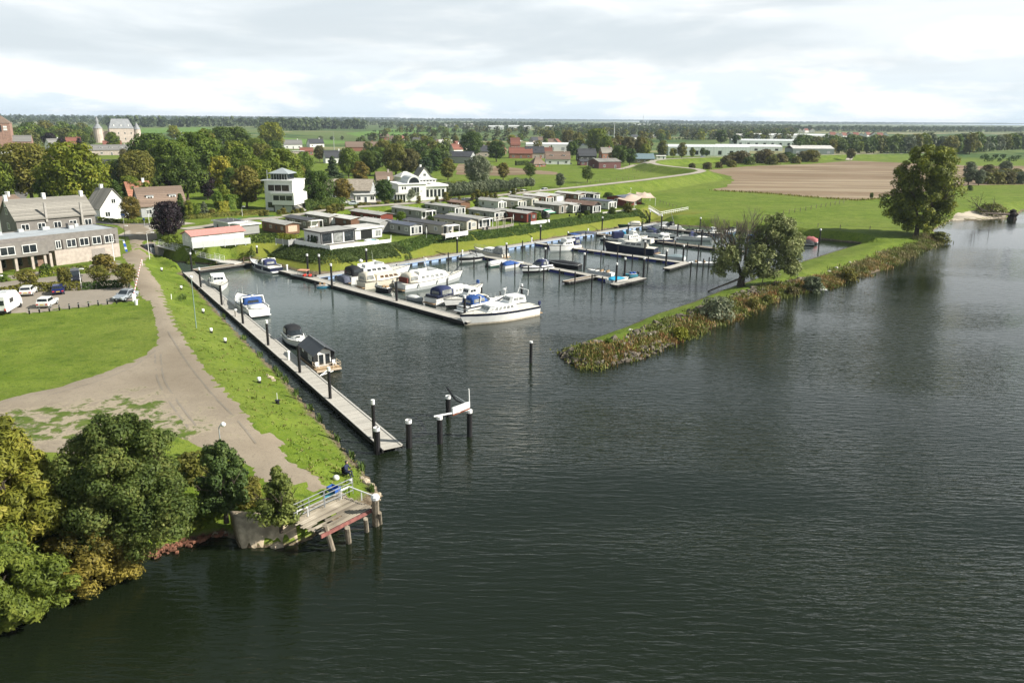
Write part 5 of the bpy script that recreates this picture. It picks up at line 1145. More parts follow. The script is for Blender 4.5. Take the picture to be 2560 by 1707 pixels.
lamp(606, 541, 517, 'white lamp post beside the dyke road below modern house', WHITE, .4, 0); lamp(47, 516, 482, 'tall white post beside the tree lined street', WHITE, .3, 0)
p = on(287, 661); h = height_to(p, 584); t = thing('flagpole', 'white flagpole with crossbar and drooping blue and white flag', 'flagpole', p); MB().tube((0, 0, -.2), (0, 0, h), .09, .05, 8).build('pole', WHITE, t); MB().tube((-.2, 0, h * .8), (2.3, 0, h * .8), .04).build('crossbar', WHITE, t)
MB().loft([[(2.1, -.12, h * .78), (2.2, .12, h * .78), (2.35, .0, h * .78)], [(2.25, -.2, h * .6), (2.5, .2, h * .6), (2.6, 0, h * .6)], [(2.4, -.15, h * .42), (2.6, .18, h * .42), (2.75, 0, h * .42)]]).build('flag', banded('flag_cloth', (.65, .68, .72), (.04, .10, .42), 1.1, 2, .62, .8, .03), t)
BO = [(74, 785), (99, 782), (124, 779), (149, 776), (174, 773), (197, 770), (222, 767), (246, 764), (269, 761), (292, 759)]
src = None
for i, (x, y) in enumerate(BO):
    p = on(x, y, -.02); lb = orl(i, 10, 'short black wooden bollard', 'edging the parking lot')
    if not src: src = thing('bollard', lb, 'bollard', p, .3, 'bollards edging the parking lot'); MB().box(-.09, .09, -.09, .09, -.2, .82, b=.02).build('post', BLACK, src); MB().box(-.092, .092, -.092, .092, .6, .68).build('reflector', GREYGEL, src)
    else: dup(src, p, .3, lb)
p, q = on(336, 753), on(357, 667); d = q - p; L = math.hypot(d.x, d.y); t = thing('road_barrier', 'red and white striped barrier boom reaching across the road end', 'barrier', p, math.atan2(d.y, d.x))
MB().box(-.25, .25, -.25, .25, -.1, 1.15, b=.04).build('post', WHITE, t); MB().tube((-.9, 0, 1.05), (L, 0, 1.15), .1, .07, 6).build('boom', banded('barrier_stripes', (.72, .72, .7), (.5, .06, .04), 2.6, 0, .4, .5, .02), t); MB().box(-1.2, -.7, -.2, .2, .9, 1.25, b=.04).build('counterweight', WHITE, t)
MB().cyl(L - .1, 0, -.1, 1.1, .05, n=6).build('boom_rest', WHITE, t)
p = on(341, 762); t = thing('litter_bin', 'small white bin on the grass beside silver car', 'bin', p); MB().lathe([(.2, 0), (.25, .7), (.27, .75), (.02, .8)], 10).build('bin', WHITE, t)

# ------------------------------------------------------------------ old riverside jetty with angler
A, B, Cc, D = at(737, 1303, 1.9), at(868, 1240, 1.9), at(934, 1268, 1.9), at(803, 1334, 1.9)
ex = (B - A).normalized(); LX = (B - A).length; ey = (D - A).normalized(); LY = (D - A).length
t = thing('old_jetty', 'derelict plank jetty with broken boards, railing and red front beam', 'jetty', (A.x, A.y, 0)); o_ = Vector((A.x, A.y, 0))
P_ = lambda x, y, z: A + ex * x + ey * y + Vector((0, 0, z - 1.9)) - o_
mb = MB(); n = 15; g = random.Random(4)
for i in range(n):
    y0, y1 = LY * i / n, LY * (i + 1) / n - .085; cuts = [(-g.uniform(-.1, .35), LX + g.uniform(-.1, .1))]
    if i in (7, 8, 10, 11): a0 = g.uniform(.0, .2) * LX; cuts = [(-.1, a0), (a0 + LX * g.uniform(.12, .4), LX)]
    if i == 12 or i == 13: cuts = [(LX * g.uniform(.0, .06), LX)]
    for x0, x1 in cuts:
        dz = g.uniform(-.02, .02); mb.loft([[P_(x0, y0, 1.84 + dz), P_(x0, y1, 1.84 + dz), P_(x0, y1, 1.9 + dz), P_(x0, y0, 1.9 + dz)], [P_(x1, y0, 1.84 - dz), P_(x1, y1, 1.84 - dz), P_(x1, y1, 1.9 - dz), P_(x1, y0, 1.9 - dz)]])
mb.build('planks', leafmat('bleached_planks', (0.162, 0.140, 0.105), (0.324, 0.287, 0.217), (0.540, 0.490, 0.390), 0, 0), t)
mb = MB()
for f in (.05, .35, .65, .95): mb.loft([[P_(LX * f - .1, 0, 1.6), P_(LX * f + .1, 0, 1.6), P_(LX * f + .1, 0, 1.83), P_(LX * f - .1, 0, 1.83)], [P_(LX * f - .1, LY, 1.6), P_(LX * f + .1, LY, 1.6), P_(LX * f + .1, LY, 1.83), P_(LX * f - .1, LY, 1.83)]])
mb.build('joists', mat('dark_timber', (.06, .05, .04), .9, var=.4), t)
MB().loft([[P_(-.1, LY + .02, 1.62), P_(-.1, LY + .14, 1.62), P_(-.1, LY + .14, 1.88), P_(-.1, LY + .02, 1.88)], [P_(LX, LY + .02, 1.62), P_(LX, LY + .14, 1.62), P_(LX, LY + .14, 1.88), P_(LX, LY + .02, 1.88)]]).build('front_beam', mat('faded_red_beam', (.24, .095, .08), .7, var=.25), t)
for (bx, by, tx, ty, zt, r, cap) in ((832, 1374, 813, 1312, 2.35, .2, 0), (872, 1356, 868, 1318, 1.7, .2, 0), (917, 1328, 914, 1296, 1.7, .17, 0), (940, 1312, 938, 1247, 3.1, .27, 1), (951, 1309, 949, 1281, 1.6, .14, 0)):
    b0 = at(bx, by, 0) - o_; tp = at(tx, ty, zt) - o_; e = (tp - b0); pr = MB().tube(b0 - e * .4, tp, r * 1.08, r, 8).build('timber_post', OLDWOOD, t)
    if cap: MB().lathe([(r * 1.15, 0), (r * 1.2, .2), (r * .8, .34), (.01, .38)], 10, 0, 0).build('post_cap', WHITE, pr).location = tp
def pr_rail(name, pts, h, m=WHITE, mids=(.25, .5, .75), z=1.9, r=.032):
    mb = MB(); q = [at(x, y, z) - o_ for x, y in pts]; fence_run(mb, q, h, r, mids); mb.build(name, m, t)
pr_rail('railing', [(736, 1304), (811, 1268)], 1.35, GALV); pr_rail('railing', [(813, 1267), (883, 1234)], 1.35, GALV)
pr_rail('guard_hoop', [(744, 1300), (770, 1290)], .75, WHITE, (), r=.05); pr_rail('guard_hoop', [(853, 1247), (873, 1238), (936, 1262)], .75, WHITE, (), r=.05)
mb = MB(); g = np.random.default_rng(5)
bk = [on(700, 1292), on(760, 1250), on(812, 1222), on(850, 1232)]
mb = MB(); fence_pts = [at(748, 1297, 1.86), at(868, 1238, 1.86), at(852, 1228, 1.75), at(735, 1280, 1.8)]
mb.loft([[p - o_ - Vector((0, 0, .3)) for p in fence_pts], [p - o_ for p in fence_pts]]); mb.build('landing_slab', mat('sandy_boards', (.36, .31, .23), .9, var=.25, scale=2.), t)
# retaining wall and bank of the quay
t = thing('quay_wall', 'eroded sandy concrete quay wall left of the derelict jetty', 'wall', (0, 0, 0)); w0, w1 = at(604, 1369, 0), at(745, 1357, 0)
b0, b1 = on(577, 1312), on(735, 1302)
mb = MB(); n = 14; rows = []
for i in range(n + 1):
    f = i / n; p = w0.lerp(w1, f); q = b0.lerp(b1, f); nz = .12 * math.sin(i * 2.7) + .08 * math.sin(i * 5.1); d_ = (p - q); d_.z = 0; d_.normalize()
    rows.append([p - Vector((0, 0, .8)), p + d_ * (.1 + nz), p - d_ * .4 + Vector((0, 0, 1.0 + nz)), q.lerp(p, .55) + Vector((0, 0, -q.lerp(p, .55).z + 1.6 + nz)), Vector((q.x, q.y, 1.65)), Vector((q.x, q.y, -.8))])
mb.loft(rows); mb.build('wall_face', mat('sandy_concrete', (.44, .36, .25), .95, var=.35, scale=1.4, bump=.08, bscale=5), t, True)
# angler and his things
def person_seated(p, rz):
    t = thing('person', 'seated angler in dark blue clothes facing the water beside jetty rail', 'person', p, rz)
    V = {'pel': (0, 0, .45), 'sp': (-.02, 0, .7), 'ch': (.0, 0, .95), 'nk': (.03, 0, 1.1), 'hd': (.06, 0, 1.22), 'ht': (.06, 0, 1.36)}
    E_ = [('pel', 'sp'), ('sp', 'ch'), ('ch', 'nk'), ('nk', 'hd'), ('hd', 'ht')]; rad = dict(pel=.17, sp=.155, ch=.17, nk=.06, hd=.1, ht=.075)
    for s, n in ((-1, 'l'), (1, 'r')):
        V.update({'sh' + n: (0, s * .2, 1.02), 'el' + n: (.12, s * .27, .78), 'wr' + n: (.36, s * .16, .72), 'hip' + n: (.02, s * .1, .42), 'kn' + n: (.46, s * .14, .5), 'an' + n: (.5, s * .14, .1), 'to' + n: (.68, s * .16, .05)})
        E_ += [('ch', 'sh' + n), ('sh' + n, 'el' + n), ('el' + n, 'wr' + n), ('pel', 'hip' + n), ('hip' + n, 'kn' + n), ('kn' + n, 'an' + n), ('an' + n, 'to' + n)]
        rad.update({'sh' + n: .085, 'el' + n: .06, 'wr' + n: .042, 'hip' + n: .11, 'kn' + n: .075, 'an' + n: .05, 'to' + n: .045})
    ks = list(V); me = bpy.data.meshes.new('body'); me.from_pydata([V[k_] for k_ in ks], [(ks.index(a_), ks.index(b_)) for a_, b_ in E_], []); me.materials.append(mat('navy_clothes', (.02, .028, .07), .85))
    o = bpy.data.objects.new('body', me); C.objects.link(o); o.parent = t; o.modifiers.new('skin', 'SKIN'); o.modifiers.new('sub', 'SUBSURF').levels = 1; o.modifiers['sub'].render_levels = 2
    for i, k_ in enumerate(ks): me.skin_vertices[0].data[i].radius = (rad[k_], rad[k_]); me.skin_vertices[0].data[i].use_root = k_ == 'pel'
    SK = mat('skin', (.45, .27, .2), .6)
    MB().lathe([(.02, 1.14), (.085, 1.2), (.1, 1.28), (.085, 1.36), (.02, 1.4)], 10, .1, 0).build('face', SK, t, True); MB().lathe([(.118, 1.3), (.12, 1.36), (.08, 1.43), (.01, 1.45)], 10, .05, 0).build('cap', mat('dark_cap', (.02, .022, .03), .9), t, True)
    for s in (-1, 1):
        hb = MB(); hb.box(.34, .44, s * .16 - .04, s * .16 + .04, .69, .75, b=.02)
        for q in range(4): hb.tube((.43, s * .16 - .03 + q * .02, .72), (.49 - .01 * abs(q - 1.5), s * .16 - .03 + q * .02, .70), .009, .007, 5)
        hb.tube((.37, s * .16 + .04, .73), (.42, s * .16 + .06, .75), .01, .008, 5); hb.build('hand', SK, t)
    return t
pp = on(866, 1190); person_seated(pp, R(-25))
t = thing('folding_chair', 'dark folding chair carrying the seated angler', 'chair', pp, R(-25)); mb = MB(); mb.box(-.25, .22, -.26, .26, .26, .31); mb.box(-.3, -.24, -.26, .26, .3, .85); [mb.tube((x, y, -.05), (x, y, .27), .02) for x in (-.2, .2) for y in (-.22, .22)]; mb.build('frame', BLACK, t)
for (x, y, lb) in ((840, 1199, 'white plastic bag on the grass left of the angler'), (877, 1209, 'white bucket at corner of jetty rail by the angler')):
    p = on(x, y); t = thing('bag' if 'bag' in lb else 'bucket', lb, 'bag' if 'bag' in lb else 'bucket', p, .4); MB().lathe([(.2, 0), (.3, .12), (.26, .32), (.12, .42), (.02, .44)] if 'bag' in lb else [(.15, 0), (.19, .36), (.2, .38), (.02, .36)], 9).build('shell', WHITEC, t, True)
p = on(826, 1250); t = thing('handcart', 'blue crate on a tilted cyan trolley board behind the jetty railing', 'trolley', p, R(60)); mb = MB(); mb.loft([[(-.7, -.3, .05), (-.7, .3, .05), (-.7, .3, .15), (-.7, -.3, .15)], [(.35, -.3, .55), (.35, .3, .55), (.35, .3, .65), (.35, -.3, .65)]]); mb.build('board', CYANP, t)
mb = MB(); x0, x1, y0, y1 = .1, .75, -.45, .45
for q in ((x0, x1, y0, y0 + .05), (x0, x1, y1 - .05, y1), (x0, x0 + .05, y0 + .05, y1 - .05), (x1 - .05, x1, y0 + .05, y1 - .05)): mb.box(*q, .68, 1.0)
mb.box(x0, x1, y0, y1, .66, .679); mb.build('crate', BLUEP, t); MB().tube((.4, -.35, .2), (.4, .35, .2), .2, n=12).build('wheel', RUBBER, t)
p = on(846, 1238); t = thing('bicycle', 'dark bicycle leaning inside the jetty railing', 'bicycle', p, R(50))
for x in (-.5, .5): n = 14; mb = MB(); mb.path([(x + .33 * math.cos(2 * math.pi * i / n), 0, .34 + .33 * math.sin(2 * math.pi * i / n)) for i in range(n + 1)], .03, n=4); mb.build('wheel', RUBBER, t)
mb = MB(); mb.path([(-.5, 0, .34), (-.15, 0, .75), (.35, 0, .8), (.5, 0, .34)], .025); mb.path([(-.5, 0, .34), (0, 0, .32), (.35, 0, .8)], .025); mb.tube((0, 0, .32), (-.2, 0, .88), .025); mb.build('frame', BLACK, t); MB().box(-.32, -.08, -.07, .07, .88, .93, b=.02).build('saddle', RUBBER, t); MB().path([(.28, -.28, .98), (.38, 0, 1.0), (.28, .28, .98)], .02).build('handlebar', STEEL, t)
# ------------------------------------------------------------------ holiday chalets
def wallm(n, c): return banded(n, c, tuple(x * .78 for x in c), .18, 2, .1, .7, .06)
WG, WT, WB, WR, WC, WD_, WO, WW = wallm('grey_boards', (.30, .30, .29)), wallm('taupe_boards', (.23, .205, .18)), wallm('brown_boards', (.16, .085, .05)), wallm('oxblood_boards', (.17, .04, .025)), wallm('cream_boards', (.45, .42, .35)), wallm('dark_boards', (.045, .043, .042)), wallm('orange_boards', (.25, .10, .055)), wallm('white_boards', (.62, .63, .62))
def felt(n, c): return mat(n, c, .9, var=.16, scale=.7)
RG, RL, RD, RBL, RBR, RW = felt('grey_felt', (.34, .335, .31)), felt('pale_roof', (.50, .49, .46)), felt('dark_felt', (.075, .078, .085)), felt('slate_blue_roof', (.10, .115, .15)), felt('brown_felt', (.20, .13, .10)), felt('white_roof', (.55, .54, .50))
TANT = mat('pinkish_trim', (.55, .40, .30), .7)
CH = [  # front-left foot, width, length, height, wall, roof, trim, front, style, porch, label
 ((574, 587), 4.2, 7.5, 2.7, WW, RD, WHITE, 'plain', 'flat', 0, 'white flat roofed chalet with black roof edge behind red roofed chalet'),
 ((604, 590), 4.6, 6.5, 2.5, WG, RL, WHITE, 'plain', 'flat', 0, 'grey boarded shed annex with pale roof beside brown chalet'),
 ((715, 589), 3.7, 10.5, 2.5, WB, RG, TANT, 'shutter', 'gable', 0, 'brown chalet with grey roof and closed white shutter'),
 ((770, 576), 3.4, 10, 2.4, WT, RD, WHITE, 'shutter', 'gable', 1.6, 'taupe chalet with dark roof and white veranda posts'),
 ((824, 568), 3.8, 11, 2.5, WT, RL, WHITE, 'shutter', 'gable', 0, 'taupe chalet with pale roof and white shutter above big white chalet'),
 ((878, 573), 4.0, 9.5, 2.4, WB, RW, BLACK, 'plain', 'gable', 0, 'brown plank chalet with whitish flat roof beside purple shrub'),
 ((952, 562), 4.0, 13, 2.5, WR, RG, BLACK, 'plain', 'gable', 0, 'dark red chalet with grey roof'),
 ((804, 616), 8.6, 6.5, 2.9, WW, RG, BLACK, 'glazed', 'flat', 0, 'large white chalet with flat grey roof and glazed bays on corner terrace'),
 ((889, 603), 7.4, 6.0, 2.6, WW, RL, WHITE, 'black', 'flat', 0, 'white chalet with wide black opening behind the hot tub'),
 ((950, 585), 3.6, 8, 2.6, WG, RL, WHITE, 'plain', 'gable', 0, 'small pale grey gabled chalet behind the hot tub chalet'),
 ((1027, 591), 3.4, 11, 2.5, WG, RBL, WHITE, 'glazed', 'gable', 0, 'grey mobile chalet with slate blue roof and white glazed end'),
 ((1104, 590), 3.8, 14, 2.5, WC, RD, WHITE, 'door', 'gable', 2.2, 'long cream chalet with dark roof and roofed veranda'),
 ((1055, 550), 3.8, 13, 2.4, WG, RG, WHITE, 'glazed', 'gable', 1.6, 'long grey chalet with white veranda in the rear row'),
 ((1167, 579), 3.4, 12, 2.5, WC, RD, WHITE, 'door', 'gable', 0, 'cream chalet with white pointed end and dark roof by veranda chalet'),
 ((1138, 540), 3.8, 13, 2.4, WG, RG, WHITE, 'glazed', 'gable', 0, 'grey chalet with pale green roof and two small end windows'),
 ((1152, 527), 3.8, 10, 2.3, WB, RBR, TANT, 'plain', 'gable', 0, 'low chalet with brown felt roof left of the fir'),
 ((1160, 520), 3.2, 6, 2.3, WD_, RD, BLACK, 'plain', 'flat', 0, 'small black shed chalet left of the fir'),
 ((1197, 574), 3.9, 12, 2.6, WT, RG, WHITE, 'glazed', 'gable', 1.2, 'taupe chalet with white glazed porch beside pergola garden'),
 ((1237, 555), 4.6, 10, 2.6, WG, RG, WHITE, 'glazed', 'gable', 0, 'grey chalet with white edged gable beside pergola garden'),
 ((1246, 525), 3.4, 9, 2.5, WW, RG, WHITE, 'glazed', 'gable', 0, 'whitish chalet with small gabled porch right of the fir'),
 ((1295, 523), 3.6, 8.5, 2.5, WC, RL, WHITE, 'glazed', 'gable', 0, 'beige chalet with white bay end in rear row'),
 ((1317, 558), 3.9, 12, 2.5, WR, RG, BLACK, 'door', 'gable', 0, 'red brown chalet with grey roof above the terrace edge'),
 ((1329, 517), 3.3, 10, 2.5, WC, RG, WHITE, 'door', 'gable', 0, 'beige chalet with dark framed end window in rear row'),
 ((1365, 512), 3.6, 10, 2.5, WO, RL, WHITE, 'glazed', 'gable', 0, 'orange brown chalet with white end wall in rear row'),
 ((1389, 509), 4.4, 9, 2.5, WG, RL, WHITE, 'shutter', 'gable', 0, 'grey roofed chalet with double white shutters in rear row'),
 ((1446, 505), 3.6, 10, 2.5, WB, RL, WHITE, 'glazed', 'gable', 0, 'dark brown chalet with pale roof and white end in rear row'),
 ((1352, 548), 4.0, 9, 2.4, WD_, RG, BLACK, 'door', 'gable', 0, 'dark chalet with green and white awning over its terrace'),
 ((1397, 536), 5.4, 9.5, 2.5, WT, RG, WHITE, 'door', 'gable', 0, 'wide grey roofed chalet with small brick terrace'),
 ((1433, 534), 3.4, 8, 2.5, WG, RL, WHITE, 'glazed', 'gable', 0, 'pale grey chalet with white framed bay window near small tree'),
 ((1482, 535), 3.6, 11, 2.5, WD_, RBR, WHITE, 'glazed', 'gable', 0, 'dark chalet with steep white glazed gable end'),
 ((1521, 525), 4.0, 11, 2.5, WW, RBL, WHITE, 'glazed', 'gable', 0, 'white chalet with blue grey roof beside the shade sails'),
 ((1484, 504), 3.2, 8, 2.5, WD_, RG, WHITE, 'glazed', 'gable', 0, 'black chalet with white window near end of rear row')]
for fl, wd, L, h, wl, rf, tr, fr, stl, po, lb in CH:
    big = wd > 7
    t = chalet(fl, wd, L, h, lb, wl, rf, tr, .85 if 'steep' in lb else .55 if 'pointed' in lb or 'gabled' in lb else .34, fr if fr not in ('plain', 'black') else None, stl, porch=po, nside=4 if L > 9.5 else 2, pipe=not big)
    if fr == 'black':
        MB().box(-2.2, .9, -L / 2 - .03, -L / 2, .3, 2.3).build('opening', mat('black_interior', (.01, .012, .01), .9), t); win_part(t, 2.6, -L / 2, .5, 1.6, 1.5, 0, WHITE, PALEGLASS)
    if 'awning' in lb:
        a_ = MB(); a_.loft([[(-1.2, -L / 2 - 2.4, 1.75), (1.6, -L / 2 - 2.4, 1.75), (1.6, -L / 2 - 2.4, 1.8), (-1.2, -L / 2 - 2.4, 1.8)], [(-1.2, -L / 2, 2.45), (1.6, -L / 2, 2.45), (1.6, -L / 2, 2.5), (-1.2, -L / 2, 2.5)]]); a_.build('awning', banded('awning_cloth', (.60, .62, .58), (.02, .32, .18), 2.6, 1, .42), t)
A_, B_ = at(481, 618, 3.3), at(598, 600, 3.3); d = B_ - A_; rz = R(48); u = Vector((math.cos(rz), math.sin(rz))); v = Vector((-u.y, u.x)); c = A_.xy + u * 6 + v * 2.1
house((c.x, c.y, 3.3), rz, 12.0, 4.2, 2.35, .75, 'long white chalet with pinkish red roof behind pale windbreak', WW, mat('pink_red_roof', (.50, .23, .20), .7, var=.1), chim=False, nwin=4, name='chalet', cat='chalet', group='holiday chalets on the terrace', door=False, pane=mat('white_blind', (.7, .7, .68), .6), gablewin=False)
def panel_fence(name, pts, h, label, m, cat, th=.05, z=3.3, post=2.2, postm=WHITE, zs=None):
    P = [at(x, y, z) for x, y in pts]; o = P[0].copy(); t = thing(name, label, cat, o)
    mb, pm = MB(), MB()
    for i in range(len(P) - 1):
        a, b = P[i] - o, P[i + 1] - o; dd = (b - a); L = dd.length; dd.normalize(); nn = Vector((-dd.y, dd.x, 0)) * th / 2
        mb.loft([[a - nn, a + nn, a + nn + Vector((0, 0, h)), a - nn + Vector((0, 0, h))], [b - nn, b + nn, b + nn + Vector((0, 0, h)), b - nn + Vector((0, 0, h))]])
        for q in range(int(L / post) + 1): p = a + dd * min(L, q * post); pm.box(p.x - .05, p.x + .05, p.y - .05, p.y + .05, -.3, h + .04)
    mb.build('panel', m, t); pm.build('posts', postm, t); return t
panel_fence('terrace_fence', [(729, 609), (826, 627), (900, 618), (977, 609), (978, 598)], 1.0, 'white panel fence edging the corner terrace above dark hedge slope', WHITE, 'fence', .07)
panel_fence('windbreak', [(470, 607), (482, 621), (627, 609)], 1.3, 'pale frosted glass windbreak in front of the red roofed chalet', mat('frosted_panel', (.55, .57, .55), .35, var=.06), 'windbreak', .04)
panel_fence('terrace_fence', [(1114, 595), (1170, 587)], 1.0, 'white panel fence before the cream veranda chalets', WHITE, 'fence', .06)
panel_fence('terrace_fence', [(1327, 562), (1374, 556)], .8, 'white panel fence in front of the red brown chalet', WHITE, 'fence', .06)
panel_fence('terrace_fence', [(1506, 535), (1540, 531), (1588, 526)], .5, 'low pale wall edging lawn before the blue roofed white chalet', mat('pale_stone', (.5, .48, .43), .9), 'wall', .3)
panel_fence('terrace_fence', [(1210, 577), (1260, 570), (1284, 565)], .7, 'grey plank fence below the pergola garden', WT, 'fence', .06)
panel_fence('garden_fence', [(690, 609), (722, 613), (760, 606)], 1.1, 'grey slat fence with gate left of the big white chalet', WG, 'fence', .05)
p = at(929, 611, 3.3); t = thing('hot_tub', 'white octagonal hot tub with turquoise water on the corner terrace', 'hot tub', p, .2); MB().lathe([(1.55, 0), (1.6, .95), (1.5, 1.0), (1.25, 1.0), (1.2, .8), (.02, .8)], 8).build('tub', WHITE, t); MB().lathe([(1.18, .81), (1.18, .83), (.02, .835)], 8).build('water', mat('turquoise_water', (.12, .55, .6), .1), t)
t = thing('terrace_deck', 'grey plank terrace between big white chalet and panel fence', 'terrace', at(826, 626, 3.3)); o_ = at(826, 626, 3.3); mb = MB(); q = [at(x, y, 3.3) - o_ for x, y in ((731, 609), (826, 626), (976, 608), (880, 604), (805, 615))]; mb.loft([[p - Vector((0, 0, .3)) for p in q], [p + Vector((0, 0, .04)) for p in q]]); mb.build('deck', PLANK, t)
for i in range(4):
    p = at(767 + i * 7, 607 + i * 2.4, 3.3); t = thing('potted_cypress', orl(i, 4, 'slim dark potted cypress', 'along side of the big white chalet'), 'shrub', p, i, 'potted cypresses'); t.scale = (.22, .22, .26); o = bpy.data.objects.new('foliage', crown(('column', 0), L_FIR, seed=3, rw=1.7, z0=.3, z1=8, prof='column', nl=20, nq=1700, leaf=.5, lob=.6)); C.objects.link(o); o.parent = t; MB().lathe([(.8, -.3), (1.1, .9), (.05, .9)], 8).build('pot', BLACK, t)
# pergola, parasol, garden furniture on the terraces
p = at(1262, 570, 3.3); t = thing('pergola', 'pale timber pergola over the garden between two grey chalets', 'pergola', p, R(47)); mb = MB()
for x in (-2.5, 0, 2.5):
    for y in (0, 3.): mb.box(x - .06, x + .06, y - .06, y + .06, -.1, 2.3)
for y in (0, 3.): mb.box(-2.8, 2.8, y - .05, y + .05, 2.302, 2.45)
mb.build('frame', mat('pergola_wood', (.42, .38, .32), .8), t)
for x, y, lb in ((1066, 594, 'closed white parasol beside the blue roofed chalet'), (1283, 559, 'closed white parasol left of the red brown chalet')):
    p = at(x, y, 3.3); t = thing('parasol', lb, 'parasol', p, 0, 'closed parasols'); MB().cyl(0, 0, -.1, 2.5, .03, n=6).build('pole', WHITE, t); MB().lathe([(.03, .9), (.16, 1.), (.13, 1.8), (.05, 2.4), (.01, 2.5)], 8).build('canopy', WHITEC, t, True)
gf = [(1062, 590), (1074, 589), (1128, 588), (1150, 581), (1160, 580), (1206, 579), (1218, 578), (1300, 566), (1425, 545), (1440, 542)]
tabs = None
for i, (x, y) in enumerate(gf):
    p = at(x, y, 3.3); lb = orl(i, 10, 'dark garden chair', 'on the chalet terraces')
    if not tabs:
        tabs = thing('garden_chair', lb, 'chair', p, .5, 'garden chairs on the terraces'); MB().box(-.25, .25, -.25, .25, .4, .46).build('seat', BLACK, tabs); MB().box(-.25, .25, .2, .25, .461, .95).build('backrest', BLACK, tabs)
        for sx in (-.22, .22):
            for sy in (-.22, .2): MB().cyl(sx, sy, -.02, .4, .02, n=4).build('leg', BLACK, tabs)
    else: dup(tabs, p, .5 + i, lb)
# restaurant-like red house with shade sails
p = at(1560, 511, 3.3); rz = R(47)
t = house((p.x, p.y, 3.3), rz, 9, 7.5, 2.4, .6, 'low red brown pavilion behind tan shade sails', WR, RBL, chim=False, nwin=4, name='pavilion', cat='pavilion', gablewin=False)
SAIL = mat('tan_sail', (.50, .39, .31), .8, var=.06)
def sail(P, apex, label):
    o = P[0].copy(); t = thing('shade_sail', label, 'sail', o, 0, 'tan shade sails'); n = 6; mb = MB(); rows = []
    for i in range(n + 1):
        f = i / n; row = []
        for j in range(n + 1):
            g_ = j / n; q = P[0].lerp(P[1], f).lerp(P[3].lerp(P[2], f), g_); k = (1 - abs(2 * f - 1)) * (1 - abs(2 * g_ - 1)); e = math.sin(math.pi * f) * .2 + math.sin(math.pi * g_) * .2
            row.append(q - o + Vector((0, 0, apex * k ** 1.3 - e * .9)))
        rows.append(row)
    mb.loft(rows, 0, False, False, closed=False); mb.loft([[v + Vector((0, 0, .02)) for v in r] for r in rows], 0, False, False, closed=False); mb.build('cloth', SAIL, t, True)
    pm = MB(); [pm.tube(q - o - Vector((0, 0, 2.6)), q - o, .06) for q in P]; pm.build('poles', WHITE, t)
S_ = lambda x, y, z: at(x, y, 3.3) + Vector((0, 0, z))
sail([S_(1542, 517, 2.6), S_(1585, 523, 2.2), S_(1612, 509, 2.8), S_(1572, 505, 3.)], 1.3, 'left tan shade sail beside the red pavilion')
sail([S_(1588, 514, 2.6), S_(1638, 512, 2.2), S_(1625, 502, 2.6), S_(1590, 501, 2.8)], 1.4, 'right tan shade sail at end of the terrace')
lamp(1576, 495, 472, 'slim white pole behind the red pavilion', WHITE, 0, head='ball', r=.05)
mb = MB(); t = thing('field_gangway', 'white railed walkway from far shore out into the meadow', 'walkway', at(1652, 540, 2)); o_ = at(1652, 540, 2)
q = [at(1622, 522, 3.2) - o_, at(1650, 539, 2.4) - o_, at(1720, 526, 2.4) - o_]; fence_run(mb, q, 1.0, .07, (.5,)); mb.build('railing', WHITE, t); nn = Vector((.5, .5, 0)); mb = MB(); [mb.loft([[q[i] - nn, q[i] + nn, q[i] + nn + Vector((0, 0, .12)), q[i] - nn + Vector((0, 0, .12))], [q[i + 1] - nn, q[i + 1] + nn, q[i + 1] + nn + Vector((0, 0, .12)), q[i + 1] - nn + Vector((0, 0, .12))]]) for i in (0,)]; mb.build('walkway', RW, t)

# ------------------------------------------------------------------ big brick building by the parking lot
E1 = on(302, 641); E0 = on(142, 664); d = (E1 - E0); rz = math.atan2(d.y, d.x); LR = d.length; gz = min(E0.z, E1.z)
t = thing('office_building', 'large two storey brown brick building with flat roof and bands of windows', 'building', (E0.x, E0.y, gz), rz)
LL, DP, HT = 14., 9.5, 5.7
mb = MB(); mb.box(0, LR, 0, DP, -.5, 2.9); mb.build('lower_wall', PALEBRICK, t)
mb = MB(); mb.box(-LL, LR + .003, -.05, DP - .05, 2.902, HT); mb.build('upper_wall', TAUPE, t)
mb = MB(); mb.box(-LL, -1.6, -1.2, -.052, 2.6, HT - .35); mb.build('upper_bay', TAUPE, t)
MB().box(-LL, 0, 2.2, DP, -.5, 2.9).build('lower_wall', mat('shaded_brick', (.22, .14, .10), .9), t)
for x in (-12.6, -9.9, -7.2, -4.4, -2.2, -1.2): MB().box(x - .22, x + .22, -.9, -.4, -.4, 2.6).build('column', PALEBRICK, t)
for x in (-11.3, -8.6, -5.8, -3.2): win_part(t, x, 2.19, .4, 1.7, 1.9, 0, TAUPE, GLASS)
RF = MB(); RF.box(-LL + .2, LR - .2, .1, DP - .2, HT + .01, HT + .12); RF.build('roof', mat('pale_blue_roof', (.37, .40, .42), .8, var=.12, scale=.5), t)
PA = MB()
for a_ in ((-LL, LR, -.06, .1), (-LL, LR, DP - .2, DP - .05)): PA.box(*a_, HT + .005, HT + .25)
PA.box(-LL, -LL + .2, .1, DP - .2, HT + .005, HT + .25); PA.box(LR - .2, LR, .1, DP - .2, HT + .005, HT + .25); PA.build('parapet', TAUPE, t)
